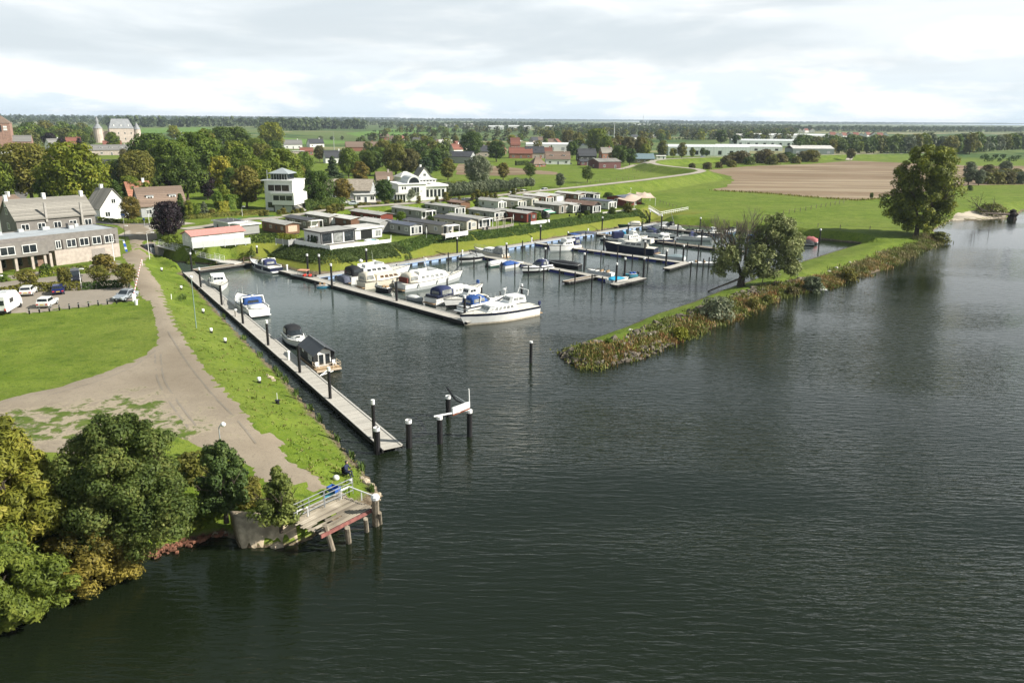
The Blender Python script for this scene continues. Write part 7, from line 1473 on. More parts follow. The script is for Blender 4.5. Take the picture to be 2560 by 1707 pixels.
# ------------------------------------------------------------------ trees of the village, near to far
GRV, PRK = 'trees of the village grove', 'small trees round the parking lot'
TREES = [  # foot x, foot y, tip row, kind, colour, width factor, label
 (82, 505, 359, 'broad', 'O', 1., 'broad olive green tree left of the great yellow-green tree'), (196, 522, 357, 'broad', 'Y', .98, 'great yellow-green round tree tallest at left'), (2, 512, 404, 'broad', 'G', .9, 'green tree cut off by the left photo edge'), (120, 520, 430, 'oval', 'D', 1., 'darker tree between olive and yellow-green trees'),
 (30, 445, 385, 'round', 'Y', 1., 'yellowish tree in front of the church tower foot'), (290, 516, 450, 'oval', 'D', 1., 'dark tree right of the great yellow-green tree'), (330, 558, 492, 'round', 'A', .95, 'reddish golden tree at the street corner'), (352, 482, 377, 'broad', 'O', .85, 'olive crowned tree beside slate blue roof'),
 (388, 462, 334, 'broad', 'D', 1.05, 'big dark green tree at left of the grove'), (430, 470, 350, 'broad', 'G', .9, 'tall green tree in centre left of grove'), (495, 455, 331, 'broad', 'G', 1.05, 'tallest bright topped tree in the grove centre'), (470, 500, 390, 'broad', 'D', .9, 'dark lower tree behind the conifer in the grove'),
 (556, 482, 390, 'round', 'Y', 1.0, 'bright yellow tree in front of the dark grove'), (562, 520, 462, 'oval', 'B', 1.0, 'rounded fresh green tree below the bright yellow tree'), (612, 472, 366, 'broad', 'G', .85, 'green tree behind the bright yellow tree, right'), (618, 520, 415, 'oval', 'O', 1.2, 'olive leafed tree left of the modern white house'),
 (702, 482, 372, 'broad', 'G', 1.1, 'large rounded green tree behind the modern white house'), (735, 500, 425, 'round', 'B', .95, 'light green tree right of modern white house'), (660, 450, 360, 'broad', 'O', .8, 'olive topped tree behind the large rounded green tree'), (648, 478, 428, 'small', 'R', .9, 'small rusty brown tree beside modern house roof'),
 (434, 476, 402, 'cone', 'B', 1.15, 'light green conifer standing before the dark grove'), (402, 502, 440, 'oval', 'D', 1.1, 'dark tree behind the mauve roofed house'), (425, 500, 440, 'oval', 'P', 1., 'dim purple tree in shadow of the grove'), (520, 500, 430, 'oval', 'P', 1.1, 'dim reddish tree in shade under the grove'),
 (763, 447, 380, 'round', 'B', .9, 'fresh green dome tree among village roofs'), (796, 520, 428, 'broad', 'D', .88, 'dark tree left of the orange-yellow tree by the driveway'), (858, 510, 447, 'round', 'A', 1.05, 'orange and yellow tree beside the driveway'), (833, 450, 391, 'cone', 'F', 1.7, 'spreading dark conifer among village roofs'),
 (800, 405, 364, 'round', 'R', .95, 'rusty brown dome tree near village mast'), (872, 445, 370, 'broad', 'G', .7, 'green tree right of the village mast'), (902, 466, 404, 'oval', 'A', 1.3, 'golden brown tree behind the barn house'), (925, 440, 378, 'broad', 'D', .9, 'dark green tree behind the golden brown tree'),
 (963, 511, 449, 'round', 'D', 1.1, 'dark round tree left of the villa porch'), (958, 402, 352, 'round', 'O', 1.1, 'olive tree among trees behind the villa, far left'), (990, 440, 360, 'broad', 'O', .9, 'tall olive tree behind the villa'), (1022, 440, 372, 'broad', 'R', .85, 'reddish olive tree behind the steep tan roof'),
 (995, 372, 338, 'round', 'D', 1.2, 'dark tree nearest to the fields behind the villa'), (1062, 376, 340, 'round', 'O', 1.0, 'yellowish olive tree left of the blue hall'), (1090, 428, 370, 'column', 'D', 1.3, 'narrow tall poplar behind the steep tan roof'), (1066, 440, 393, 'column', 'F', 1.5, 'narrow dark conifer column right of steep tan roof'), (1052, 440, 398, 'column', 'F', 1.4, 'second narrow conifer column behind steep tan roof'),
 (1120, 451, 396, 'oval', 'O', 1.25, 'olive oval tree on the lawn left of the big willow'), (1196, 467, 390, 'broad', 'W', .95, 'big grey-green willow on the lawn'), (1258, 450, 407, 'oval', 'A', 1.3, 'golden oval tree right of the big willow'), (1325, 449, 409, 'lolly', 'D', 1.1, 'lone dark tree with thin trunk on lawn edge'),
 (1400, 469, 433, 'oval', 'W', 1.3, 'lone egg shaped grey-green tree beside the dyke road'), (1468, 457, 416, 'lolly', 'D', 1.1, 'lone round lollipop tree in the meadow'), (1180, 394, 330, 'broad', 'D', .9, 'big dark tree behind the blue hall'), (1241, 405, 353, 'round', 'D', 1.2, 'dark round tree beside row houses'), (1280, 368, 338, 'round', 'Y', 1.2, 'yellow-green tree behind row houses'),
 (1114, 386, 354, 'oval', 'D', 1.3, 'dark tree before the white topped house'), (1430, 396, 354, 'round', 'D', 1., 'dark tree between the two white warehouses'), (1378, 384, 363, 'cone', 'D', 1.2, 'small dark conifer before the long white warehouse'), (1372, 360, 326, 'broad', 'O', .95, 'olive tree behind the long white warehouse'), (1420, 364, 326, 'broad', 'A', .9, 'golden topped tree behind the warehouses'), (1445, 366, 332, 'broad', 'O', .9, 'olive tree behind the shorter warehouse'),
 (1490, 384, 322, 'broad', 'G', .95, 'large green tree above the maroon barn'), (1515, 392, 340, 'round', 'G', .9, 'green tree right of the large green tree by barn'), (1545, 378, 340, 'broad', 'A', .8, 'rusty gold tree left in wood behind barn'), (1570, 388, 342, 'broad', 'R', .9, 'russet tree in wood behind barn'), (1600, 388, 343, 'broad', 'A', .8, 'golden tree right in wood behind barn'),
 (1545, 418, 364, 'broad', 'D', .85, 'near black tree beside the maroon barn'), (1574, 414, 372, 'round', 'D', 1.1, 'dark tree left of blue green roofed shed'), (1612, 398, 360, 'round', 'G', 1., 'green tree behind the blue green roofed shed'), (1655, 394, 352, 'oval', 'O', 1.3, 'olive tree at bend of the dyke road'), (1682, 396, 371, 'small', 'Y', 1., 'small bright tree at bend of the dyke road'), (1704, 396, 357, 'oval', 'O', 1.3, 'olive tree in front of the wide greenhouse'), (1730, 394, 369, 'oval', 'G', 1.1, 'lower green tree beside wide greenhouse'), (1756, 392, 370, 'round', 'D', .9, 'dark pair of round trees on dyke road verge, left'), (1766, 392, 375, 'round', 'D', .8, 'dark pair of round trees on dyke road verge, right'),
 (1840, 364, 337, 'round', 'D', 1.1, 'dark bushy tree between two greenhouses'), (1802, 362, 326, 'round', 'D', 1.1, 'tall dark tree left of greenhouses'), (1650, 352, 325, 'round', 'Y', 1.2, 'pale yellow tree in distance above the dyke bend'), (2125, 401, 372, 'round', 'R', 1.0, 'round brown tree at junction of the field track'),
 (682, 374, 306, 'broad', 'Y', 1., 'pale yellow-green tree rising above the plain'), (436, 352, 314, 'round', 'Y', 1.1, 'pale yellow tree beyond the grove near castle'), (285, 380, 330, 'round', 'G', .9, 'green tree standing before the castle wall'), (128, 372, 332, 'round', 'P', 1.1, 'dark purple tree left of grey white house'), (156, 376, 345, 'round', 'P', 1.0, 'dark purple tree right of grey white house'), (200, 374, 345, 'oval', 'P', .9, 'dim purple tree below the wood edge'), (310, 400, 372, 'round', 'R', 1., 'brown tree before the long dormer roof'),
 (164, 720, 668, 'small', 'A', .85, 'thin golden tree between the two parking rows'), (72, 726, 674, 'lolly', 'O', 1.35, 'flat topped olive tree behind white parked car'), (250, 716, 664, 'lolly', 'O', 1.25, 'olive tree left of a pair by the barrier'), (318, 722, 660, 'lolly', 'A', 1.2, 'golden olive tree right of a pair by the barrier'), (262, 674, 636, 'bush', 'A', 1.25, 'rounded golden bush in front of the brick building'), (117, 688, 660, 'bush', 'D', .9, 'dark pointed shrub in front of brick building'), (10, 704, 684, 'bush', 'B', 1.1, 'low bright shrub at left photo edge'),
 (422, 592, 504, 'broad', 'P', .82, 'dark purple copper beech beside the street'), (432, 618, 588, 'bush', 'B', 1.4, 'leafy green shrub below the copper beech'), (474, 548, 500, 'oval', 'G', .9, 'thin green tree right of copper beech'), (488, 546, 508, 'small', 'B', .9, 'small birch like tree by the street hedge'), (455, 545, 484, 'cone', 'D', 1.3, 'dark conifer behind the copper beech'), (512, 540, 504, 'cone', 'W', 1.5, 'blue grey conifer in the garden by street'), (530, 536, 522, 'bush', 'A', 1., 'small golden shrub in garden by street'), (548, 532, 478, 'oval', 'B', .95, 'fresh green tree left of dark olive tree by modern house'),
 (1193, 531, 494, 'cone', 'F', 1.1, 'dark fir among the rear row of chalets'), (1003, 563, 529, 'lolly', 'B', 1., 'yellow-green tree between chalets beside red one'), (908, 568, 543, 'bush', 'P', 1.1, 'purple shrub beside brown plank chalet'), (1170, 541, 520, 'small', 'O', .8, 'olive shrub tree beside pale green roofed chalet'), (1472, 528, 506, 'small', 'B', 1., 'small green tree before the steep gabled chalet'), (1520, 494, 481, 'wide', 'D', 1., 'dark round bush on meadow above the pavilion'), (1570, 530, 508, 'bush', 'O', 1., 'olive bush before the shade sails'), (1530, 534, 518, 'bush', 'D', 1., 'dark bush beside the blue roofed white chalet'), (1366, 562, 545, 'bush', 'D', .9, 'dark bush left of the awning chalet terrace'), (1450, 546, 534, 'bush', 'D', .9, 'dark bush below the bay window chalet'),
 (1730, 423, 408, 'bush', 'R', 1., 'round russet bush inside the dyke bend'), (1768, 423, 406, 'bush', 'R', 1.25, 'broad russet bush right of dyke bend'), (1797, 420, 405, 'bush', 'R', 1.2, 'russet bush third from dyke bend'), (1828, 418, 401, 'bush', 'O', 1.3, 'olive bush at corner of ploughed field'),
 (2420, 463, 405, 'oval', 'W', 1.2, 'pale silver willow right of the big poplar'), (2446, 464, 424, 'oval', 'W', 1.2, 'lower silver willow right of the big poplar'), (2511, 438, 403, 'round', 'W', 1.2, 'round dark silver bush near the right edge'), (2470, 442, 412, 'bush', 'R', 1.1, 'brown bush between silver willow and round bush'), (2424, 477, 463, 'bush', 'D', .8, 'small dark bush at edge of bare strip'), (2178, 499, 482, 'small', 'D', .8, 'small dark thorn bush on the field edge')]
for x, y, tp, kd, cl, wf, lb in TREES:
    tree(x, y, kd, cl, lb, top=tp, wid=wf, group=PRK if y > 655 and x < 340 else None)
GAP = [(305, 480, 400), (330, 510, 440), (370, 520, 455), (460, 440, 372), (540, 455, 385), (580, 500, 420), (640, 500, 400), (590, 440, 352), (530, 420, 335), (560, 400, 318), (600, 400, 318), (520, 410, 322), (640, 410, 346), (720, 440, 378), (775, 480, 425), (60, 470, 395), (150, 460, 372), (240, 500, 440), (745, 470, 412), (690, 420, 352)]
for i, (x, y, tp) in enumerate(GAP): tree(x, y, ('broad', 'round', 'oval')[i % 3], 'DGGOD'[i % 5], orl(i, 20, 'green tree', 'among filling trees of the village grove') if 0 else 'green tree filling the village grove between taller trees', top=tp, group=GRV)
for i in range(13):
    x, y, w_ = 1815 + (i * 19.3) % 228, 412 - (i % 3) * 6 - (i > 8) * 3, 1.3; tree(x, y, 'bush', 'RORDO'[i % 5], 'russet or olive bush in thicket left of ploughed field top', top=y - 17 - (i * 7) % 9, wid=1.3, group='thicket bushes by the ploughed field')
for i in range(10): tree(2462 + i * 9.6, 460 - (i % 3) * 8, 'bush', 'OROOW'[i % 5], 'olive bush in thicket near right photo edge', top=430 - (i % 3) * 4, wid=1.2, group='thicket bushes near right edge')
# small conifers on the dyke foot, willow nursery rows, far orchard rows
pj = [(648, 551), (700, 547), (790, 539), (850, 535), (905, 528), (955, 524), (1100, 514), (1230, 501), (1290, 493), (1345, 486)]
def along(pts, n):
    P = [Vector(p) for p in pts]; Ls = [(P[i + 1] - P[i]).length for i in range(len(P) - 1)]; T = sum(Ls); out = []
    for q in range(n):
        s = T * (q + .5) / n; i = 0
        while i < len(Ls) - 1 and s > Ls[i]: s -= Ls[i]; i += 1
        out.append(P[i].lerp(P[i + 1], s / Ls[i]))
    return out
first = None
for i, q in enumerate(along(pj, 62)):
    if 1 < i % 17 < 4: continue
    p = on(q.x, q.y + rnd.uniform(-1, 1)); lb = 'small clipped cypress bush in row between dyke road and chalets'
    if not first: first = tree(0, 0, 'column', 'O', lb, hgt=2.2, wid=1.8, base=p, group='cypress bushes along the dyke', name='cypress_bush', cat='bush')
    else: o = dup(first, p, rnd.uniform(0, 6)); f = rnd.uniform(.2, .36); o.scale = (f * 1.8, f * 1.8, f)
for i in range(30):
    x, y = 1000 + (i * 113.7) % 480, 0; y = 566 - (x - 1000) * .085 + (i * 7.3) % 26 - 10; q = at(x, y, 3.3); tree(0, 0, 'bush', 'GDOBA'[i % 5], 'small garden bush between two chalets', hgt=1.2 + (i % 4) * .35, base=q, group='garden bushes between the chalets')
first = None
for r_, (a, b, n) in enumerate((((1022, 503), (1290, 478), 24), ((1040, 496), (1310, 474), 22), ((1075, 490), (1335, 472), 20))):
    for q in along([a, b], n):
        p = on(q.x, q.y); lb = 'grey-green young willow in nursery rows beside the dyke road'
        if not first: first = tree(0, 0, 'small', 'W', lb, hgt=4.2, base=p, group='young willows beside the dyke road', name='young_willow', cat='young tree')
        else: o = dup(first, p, rnd.uniform(0, 6)); f = rnd.uniform(.68, .92); o.scale = (f * .95, f * .95, f)
for i, (x, y, tp) in enumerate(((802, 357, 340), (856, 352, 340), (907, 353, 339), (926, 354, 340), (1086, 354, 342), (1120, 354, 343), (1215, 356, 346), (1252, 356, 345), (1005, 328, 314), (612, 319, 312), (830, 352, 341))): tree(x, y, 'lolly', 'W', orl(i, 11, 'small pollard willow', 'out on the plain'), top=tp, wid=1.2, group='pollard willows on the plain')
# dark wood edge by the river meadow
for i in range(34):
    x = 1994 + i * 17.2; y = 384 - max(0, (x - 2250)) * .018; far = x > 2262; cl = 'WOGWDWOG'[i % 8] if far else 'DDGDDOD'[i % 7]
    q = on(x, y); h = height_to(q, (331 if far else 346) + (i * 37 % 13)); far_tree(q, h, h * rnd.uniform(.75, 1.0), cl, orl(i, 34, 'tree', 'in the wood edge right').replace('tree,', LN[cl] + ' tree,') if i in (0, 33) else ('pale willow or olive tree in right part of meadow wood' if far else 'dark tree in left part of meadow wood'), 'trees of the meadow wood', (0, 1)[i % 2])
for i in range(20):
    x = 2000 + i * 13.5; q = on(x, 374 - i % 3); h = height_to(q, 336 + (i * 29 % 9)); far_tree(q, h, h * 1.05, 'DDGO'[i % 4], 'dark tree in left part of meadow wood', 'trees of the meadow wood', 0)
for i in range(26):
    x = 40 + (i * 47.7) % 205; k_ = i / 26; y = 366 - 26 * k_; cl = 'GOGBDO'[i % 6]; q = on(x, y); h = height_to(q, 296 + 40 * (1 - k_) * .8 + max(0, x - 170) * .25 + (i * 13 % 9)); far_tree(q, h, h * 1.05, cl, 'leafy tree of the wood between church and castle', 'trees of the castle wood', 0)
# scattered far trees of the plain
g = random.Random(11); n = 0
VV, MI = [], []
FCOL = [L_GREEN, L_DARK, L_OLIVE, L_AUT, L_YELL]
for i in range(230):
    x = g.choice((g.uniform(960, 2000), g.uniform(1350, 1990), g.uniform(1350, 1990))); y = g.uniform(317, 352) if x > 1350 else g.uniform(322, 336)
    q = on(x, y); h = g.uniform(7, 13); V, Q = crown_arrays(g.randrange(9), h * .5, .3, h, g.choice(('round', 'round', 'oval')), 9, 150, h * .17, .5); VV.append(V + np.array([q.x, q.y, q.z])); MI += [g.choice((0, 0, 1, 1, 2, 2, 3, 4))] * (len(V) // 4)
V = np.concatenate(VV); me = np_mesh('far_trees', V, np.arange(len(V)).reshape(-1, 4), FCOL); me.polygons.foreach_set('material_index', MI); o = bpy.data.objects.new('far_trees', me); C.objects.link(o); tag(o, 'far trees dotted among sheds and houses across the plain', None, None, 'stuff')
for i in range(46):
    x, y = (1440 + (i * 41.3) % 205, 366 + (i * 17.9) % 36) if i % 2 else (905 + (i * 29.7) % 200, 372 + (i * 13.1) % 56)
    q = on(x, y); h = g.uniform(8.5, 12.); far_tree(q, h, h * g.uniform(.9, 1.1), 'DOGODGOR'[i % 8], 'garden tree between village roofs behind the villa and barn', 'garden trees of the village', 0)
for i in range(30):
    x = 930 + (i * 61.8) % 760; y = 352 + (i * 23.3) % 46 - max(0, x - 1500) * .03
    if 1290 < x < 1480 and y > 392: continue
    q = on(x, y); h = g.uniform(6.5, 11.); far_tree(q, h, h * g.uniform(.85, 1.15), 'DOGYDOGGO'[i % 9], 'garden tree between village roofs behind the villa and barn', 'garden trees of the village', g.choice((0, 0, 1, 2)))
for i in range(26):
    x = 960 + (i * 97.3) % 640; y = 350 + (i * 11.7) % 38; hs(x - 11, x + 13, y, 3.6, 3.6, (5, 40, -20, 70)[i % 4], 'small village house among garden trees on the plain', (BRICK, RENDERW, PALEBRICK)[i % 3], (T_BROWN, T_DARK, T_GREY, T_RED)[i % 4], .75, group='small houses in the village belt', nwin=2, chim=i % 2 == 0, gablewin=False)
def wood(name, rows, col, label, seed, step=1.0, hq=(9, 15)):
    """far woodland seen as one mass: rows = (x0, x1, foot row)"""
    g = np.random.default_rng(seed); VV, n0 = [], 0
    for x0, x1, y in rows:
        a, b = on(x0, y), on(x1, y); L = (b - a).length; k_ = max(3, int(L / (9 * step)))
        for i in range(k_):
            p = a.lerp(b, (i + g.uniform(0, 1)) / k_); h = g.uniform(*hq); V, Q = crown_arrays(int(g.integers(6)), h * .5, .3, h, 'round', 7, 60, h * .26, .55); VV.append(V + np.array([p.x, p.y + g.uniform(-10, 10) * step, p.z]))
    V = np.concatenate(VV); o = bpy.data.objects.new(name, np_mesh(name, V, np.arange(len(V)).reshape(-1, 4), col)); C.objects.link(o); tag(o, label, None, None, 'stuff')
wood('dark_woodland', [(268, 495, 318), (260, 500, 315), (500, 760, 316.5), (640, 915, 320), (760, 915, 323), (680, 800, 326)], L_FAR, 'dark straight edged far woodland beyond castle', 5, 1.0, (15, 24))
wood('far_woodland', [(0, 400, 305), (480, 1000, 306), (900, 1400, 313), (1000, 1360, 316), (1300, 1700, 318), (1500, 2000, 321), (1900, 2560, 325), (2150, 2560, 330), (1380, 1950, 328), (1460, 1960, 334), (950, 1240, 320), (30, 270, 312), (1990, 2260, 328)], L_FAR, 'scattered far woodland across the plain', 6, 1.2, (9, 16))
wood('town_woodland', [(1000, 1990, 332), (1330, 1990, 338), (1340, 1960, 345), (1480, 1990, 326), (1700, 1990, 350), (930, 1330, 352)], leafmat('leaf_town_wood', (.045, .055, .016), (.075, .092, .026), (.125, .14, .045)), 'olive tree belts between houses of the far town', 14, 1.5, (8, 13))
wood('horizon_woodland', [(-100, 900, 299.5), (800, 1700, 303.5), (1600, 2660, 311), (-100, 900, 297), (800, 1700, 302), (1600, 2660, 309), (-100, 1000, 296), (900, 2660, 307)], L_FAR, 'hazy treeline along the horizon', 8, 3.2, (14, 24))
wood('field_hedgerow', [(905, 1160, 341), (930, 1230, 331), (1100, 1290, 329), (660, 760, 322), (1640, 1800, 350), (2440, 2560, 398), (2456, 2560, 404)], L_DARK, 'low dark hedgerows and reed strips across the far fields', 9, .55, (2.4, 4.2))
# ------------------------------------------------------------------ hedges
OH = lambda *q: [tuple(on(x, y)) for x, y in q]
hedge(OH((85, 728), (130, 727), (204, 724)), 1.2, 1.6, L_OLIVE, 'low olive hedge between the two parking rows'); hedge(OH((208, 724), (320, 716)), 1.0, 1.3, L_DARK, 'dark low hedge under the golden olive trees'); hedge(OH((102, 692), (222, 678)), 1.1, .9, L_GREEN, 'clipped hedge along the rear parking row'); hedge(OH((0, 742), (80, 730)), 1.3, 1.2, L_OLIVE, 'scruffy olive hedge behind white parked car')
hedge(OH((244, 552), (310, 560), (374, 558)), .9, .7, L_GREEN, 'clipped hedge along the street by white gabled house'); hedge(OH((465, 549), (540, 543), (610, 537)), 1.1, 1.2, L_OLIVE, 'low garden hedge along the dyke road start'); hedge(OH((568, 523), (600, 521)), 4., 2., L_BRT, 'tall bright ivy hedge left of modern white house', .4); hedge(OH((546, 534), (569, 532)), 3.2, 1.6, L_YELL, 'light green clipped hedge block beside ivy hedge', .35); hedge(OH((600, 538), (665, 534)), 1.0, 3., L_OLIVE, 'low planted bank in front of modern white house')
hedge(OH((760, 526), (860, 518)), 3., 1.8, L_DARK, 'dark clipped hedge beneath the orange-yellow tree', .4); hedge(OH((625, 606), (694, 606)), 1.5, 1.2, L_DARK, 'dark hedge before the white garden furniture'); hedge([tuple(at(x, y, 3.3)) for x, y in ((697, 598), (742, 603))], 1.3, 1.4, L_YELL, 'golden topped hedge before the brown chalet', .25); hedge(OH((1290, 414), (1320, 413)), 2.4, 2., L_DARK, 'dark clipped hedge left of the rust pyramid roof', .5); hedge(OH((1100, 464), (1160, 458)), 1., 2., L_GREEN, 'low hedge on the lawn left of the big willow', .4)
hedge([tuple(at(x, y, 2.9)) for x, y in ((470, 622), (483, 634), (560, 627), (634, 618))], 1.5, 1.2, L_DARK, 'dark green clipped hedge below the red roofed chalet windbreak', .25, 34, -.3)
# ivy slope under the chalet terrace
def scat(pts, dmin, dmax, n, seed, xr=None):
    g = np.random.default_rng(seed); A_ = W(pts, 3.0); out, nr = [], []
    seg = [(Vector(A_[i]), Vector(A_[i + 1])) for i in range(len(A_) - 1)]; Ls = np.array([(b - a).length for a, b in seg])
    for i in g.choice(len(seg), n, p=Ls / Ls.sum()):
        a, b = seg[i]; d = (b - a).normalized(); nn = Vector((d.y, -d.x)); q = a.lerp(b, g.uniform(0, 1)) + nn * g.uniform(dmin, dmax); out.append((q.x, q.y, ground(q.x, q.y) + g.uniform(.03, .26))); nr.append((nn.x * .6, nn.y * .6, .9))
    return out, nr
p, nr = scat([(718, 609), (826, 629), (972, 613), (990, 610)], .1, 5.0, 17000, 3); cover('ivy_slope', p, nr, .24, leafmat('leaf_clipped_ivy', (0.034, 0.061, 0.014), (0.068, 0.111, 0.027), (0.115, 0.169, 0.043)), 'dark clipped ivy slope below the white corner terrace')
cq = at(826, 628, 3); q_ = [(cq.x + g.gauss(0, 3.2), cq.y + g.gauss(0, 3.2)) for _ in range(5200)]; q_ = [(x, y, ground(x, y) + g.uniform(.03, .26)) for x, y in q_ if 1.2 < ground(x, y) < 3.28]; cover('ivy_slope', q_, [(0, -.4, .9)] * len(q_), .24, MATS['leaf_clipped_ivy'], 'dark clipped ivy round the outer terrace corner')
p, nr = scat([(985, 611), (1050, 595), (1169, 586), (1261, 575), (1331, 562), (1450, 545), (1506, 536), (1588, 528)], .1, 3.9, 30000, 4); cover('ivy_slope', p, nr, .22, leafmat('leaf_ivy', (0.046, 0.087, 0.017), (0.088, 0.152, 0.027), (0.157, 0.225, 0.043)), 'green ivy slope below the long row of chalets')
# ------------------------------------------------------------------ breakwater planting and stones
def stones(name, pts, smin, smax, m, label, seed):
    g = np.random.default_rng(seed); mb = MB()
    for x, y, z in pts:
        s = g.uniform(smin, smax); a = g.uniform(0, 6.28); ca, sa = math.cos(a) * s, math.sin(a) * s; h = s * g.uniform(.4, .8); k_ = g.uniform(.55, .9)
        b = [(x + ca * u - sa * v * k_, y + sa * u + ca * v * k_) for u, v in ((-1, -.8), (.8, -1), (1, .7), (-.7, 1))]; t_ = [(x + (q[0] - x) * .6 + g.normal() * s * .1, y + (q[1] - y) * .6 + g.normal() * s * .1) for q in b]
        mb.loft([[(q[0], q[1], z - s * .4) for q in b], [(q[0], q[1], z + h * .5) for q in b], [(q[0], q[1], z + h + g.normal() * s * .12) for q in t_]])
    return tag(mb.build(name, m), label, None, None, 'stuff')
OUT = [(1401, 884), (1422, 904), (1473, 921), (1550, 908), (1601, 895), (1635, 882), (1699, 853), (1763, 825), (1805, 810), (1860, 789), (1911, 763), (1975, 736), (2081, 721), (2103, 704), (2188, 682), (2273, 644), (2333, 617), (2364, 603)]
BRKA = W(OUT, 0); brk = [Vector(p) for p in BRKA]; bl = np.array([(brk[i + 1] - brk[i]).length for i in range(len(brk) - 1)])
def outer(n, d0, d1, seed, t0=0., t1=1., up=.0, pw=1.):
    g = np.random.default_rng(seed); cs = np.cumsum(bl); T = cs[-1]; out = []
    for _ in range(n):
        s = T * g.uniform(t0, t1); i = int(np.searchsorted(cs, s)); a, b = brk[i], brk[i + 1]; f = 1 - (cs[i] - s) / bl[i]; d = (b - a).normalized(); nn = Vector((-d.y, d.x)); q = a.lerp(b, f) + nn * (d0 + (d1 - d0) * g.uniform(0, 1) ** pw)
        out.append((q.x, q.y, max(0, ground(q.x, q.y)) + up))
    return out
stones('rubble', outer(480, 2.6, 5.4, 21, .0, .5, .0) + outer(160, -.3, 1.5, 22, 0, .16), .18, .55, ROCK, 'grey rubble stones along the crest of the breakwater', 1)
stones('pale_stones', outer(46, .2, 6, 23, 0, .9, .0), .2, .45, mat('pale_stone_lump', (.5, .47, .42), .85, var=.2), 'few pale stones on breakwater side', 2)
stones('bank_stones', [tuple(on(x, y)) for x, y in [(905, 1195), (915, 1205), (925, 1212), (892, 1150), (932, 1222), (942, 1238), (878, 1138), (950, 1250), (560, 1332), (540, 1336), (668, 938), (676, 945), (684, 952), (700, 1363), (690, 1362)] for _ in (0, 1)], .15, .4, mat('tan_stone', (.36, .30, .22), .9, var=.3), 'tan stones at foot of the grass bank', 3)
stones('brick_rubble', [(at(x, y, .1).x + rnd.gauss(0, .5), at(x, y, .1).y + abs(rnd.gauss(0, .9)), .12) for x, y in [(380, 1388), (410, 1376), (440, 1366), (470, 1356), (500, 1346), (530, 1340), (360, 1394)] for _ in range(45)], .07, .2, mat('brick_bits', (.17, .075, .045), .9, var=.4), 'reddish brick rubble on the small shore left of the quay wall', 5)
RM = lambda n, a, b, c: leafmat(n, a, b, c, .15, 0)
def clump_pts(n, d0, d1, seed, t0, t1, per=60, r=.7):
    g = np.random.default_rng(seed + 99); out = []
    for c in outer(n, d0, d1, seed, t0, t1):
        for _ in range(per): x, y = c[0] + g.normal() * r, c[1] + g.normal() * r; out.append((x, y, max(-.05, ground(x, y))))
    return out
blades('golden_reeds', clump_pts(110, .1, 3.6, 31, .03, .75), 0.6, RM('reed_gold', (.17, .12, .04), (.31, .22, .08), (.43, .33, .14)), 'golden reeds and dry weeds on outer breakwater face', 'stuff', 1, .35, .16)
blades('rust_weeds', clump_pts(26, .4, 2.6, 32, .08, .55), 0.6, RM('reed_rust', (.15, .08, .03), (.26, .145, .055), (.36, .22, .09)), 'rust brown weeds on the outer breakwater face', 'stuff', 2, .4, .16)
blades('green_reeds', clump_pts(210, -.1, 4.2, 33, .0, 1.), 0.6, RM('reed_green', (.08, .11, .02), (.15, .18, .04), (.24, .26, .08)), 'green reeds along water edge of the breakwater', 'stuff', 3, .4, .15)
blades('pale_reeds', clump_pts(70, .2, 4.2, 34, .5, 1.), 0.7, RM('reed_pale', (.12, .11, .04), (.22, .20, .08), (.33, .30, .14)), 'pale dry grasses on far part of the breakwater', 'stuff', 4, .45, .15)
g = np.random.default_rng(8); pp = [(c[0] + g.normal() * .9, c[1] + g.normal() * .9) for c in outer(60, .5, 3.5, 35, .0, .5) for _ in range(70)]
cover('bank_weeds', [(x, y, max(0, ground(x, y)) + g.uniform(.05, .45)) for x, y in pp], [(0, -.5, .8)] * len(pp), .24, L_OLIVE, 'leafy olive weeds between reeds on the breakwater')
for x, y, tp, kd, cl, wf, lb in ((1792, 794, 744, 'wide', 'W', .85, 'silver grey willow bush halfway along the breakwater'), (2032, 728, 692, 'bush', 'W', 1.2, 'bright willow bush above the white float'), (1918, 756, 738, 'bush', 'O', 1.2, 'rounded olive bush on outer breakwater right of willow tree'), (1980, 737, 716, 'bush', 'R', 1.1, 'brown weed bush left of the white float'), (1906, 706, 657, 'small', 'A', 1.0, 'yellow leaved bush beneath the willow crown'), (1880, 772, 748, 'bush', 'A', 1.1, 'golden bush on outer breakwater below willow tree'), (1520, 862, 846, 'bush', 'B', 1.2, 'low bright green bush on the breakwater crest'), (1700, 850, 818, 'bush', 'Y', 1.0, 'yellow-green reed bush on the outer breakwater edge'), (2120, 700, 672, 'bush', 'O', 1.3, 'olive reed bush on far breakwater right of the float'), (2348, 604, 580, 'bush', 'O', 1.6, 'olive brush at the point beyond the big poplar')): tree(x, y, kd, cl, lb, top=tp, wid=wf)
q = [tuple(on(q.x + rnd.gauss(0, 4), q.y + rnd.gauss(0, .5))) for q in along([(1780, 477), (1897, 483), (1994, 491), (2139, 502), (2204, 497)], 620) if rnd.random() > .25]
blades('ditch_weeds', q, .7, L_OLIVE, 'dark weeds along the ditch below the ploughed field', 'stuff', 12, .4, .3)
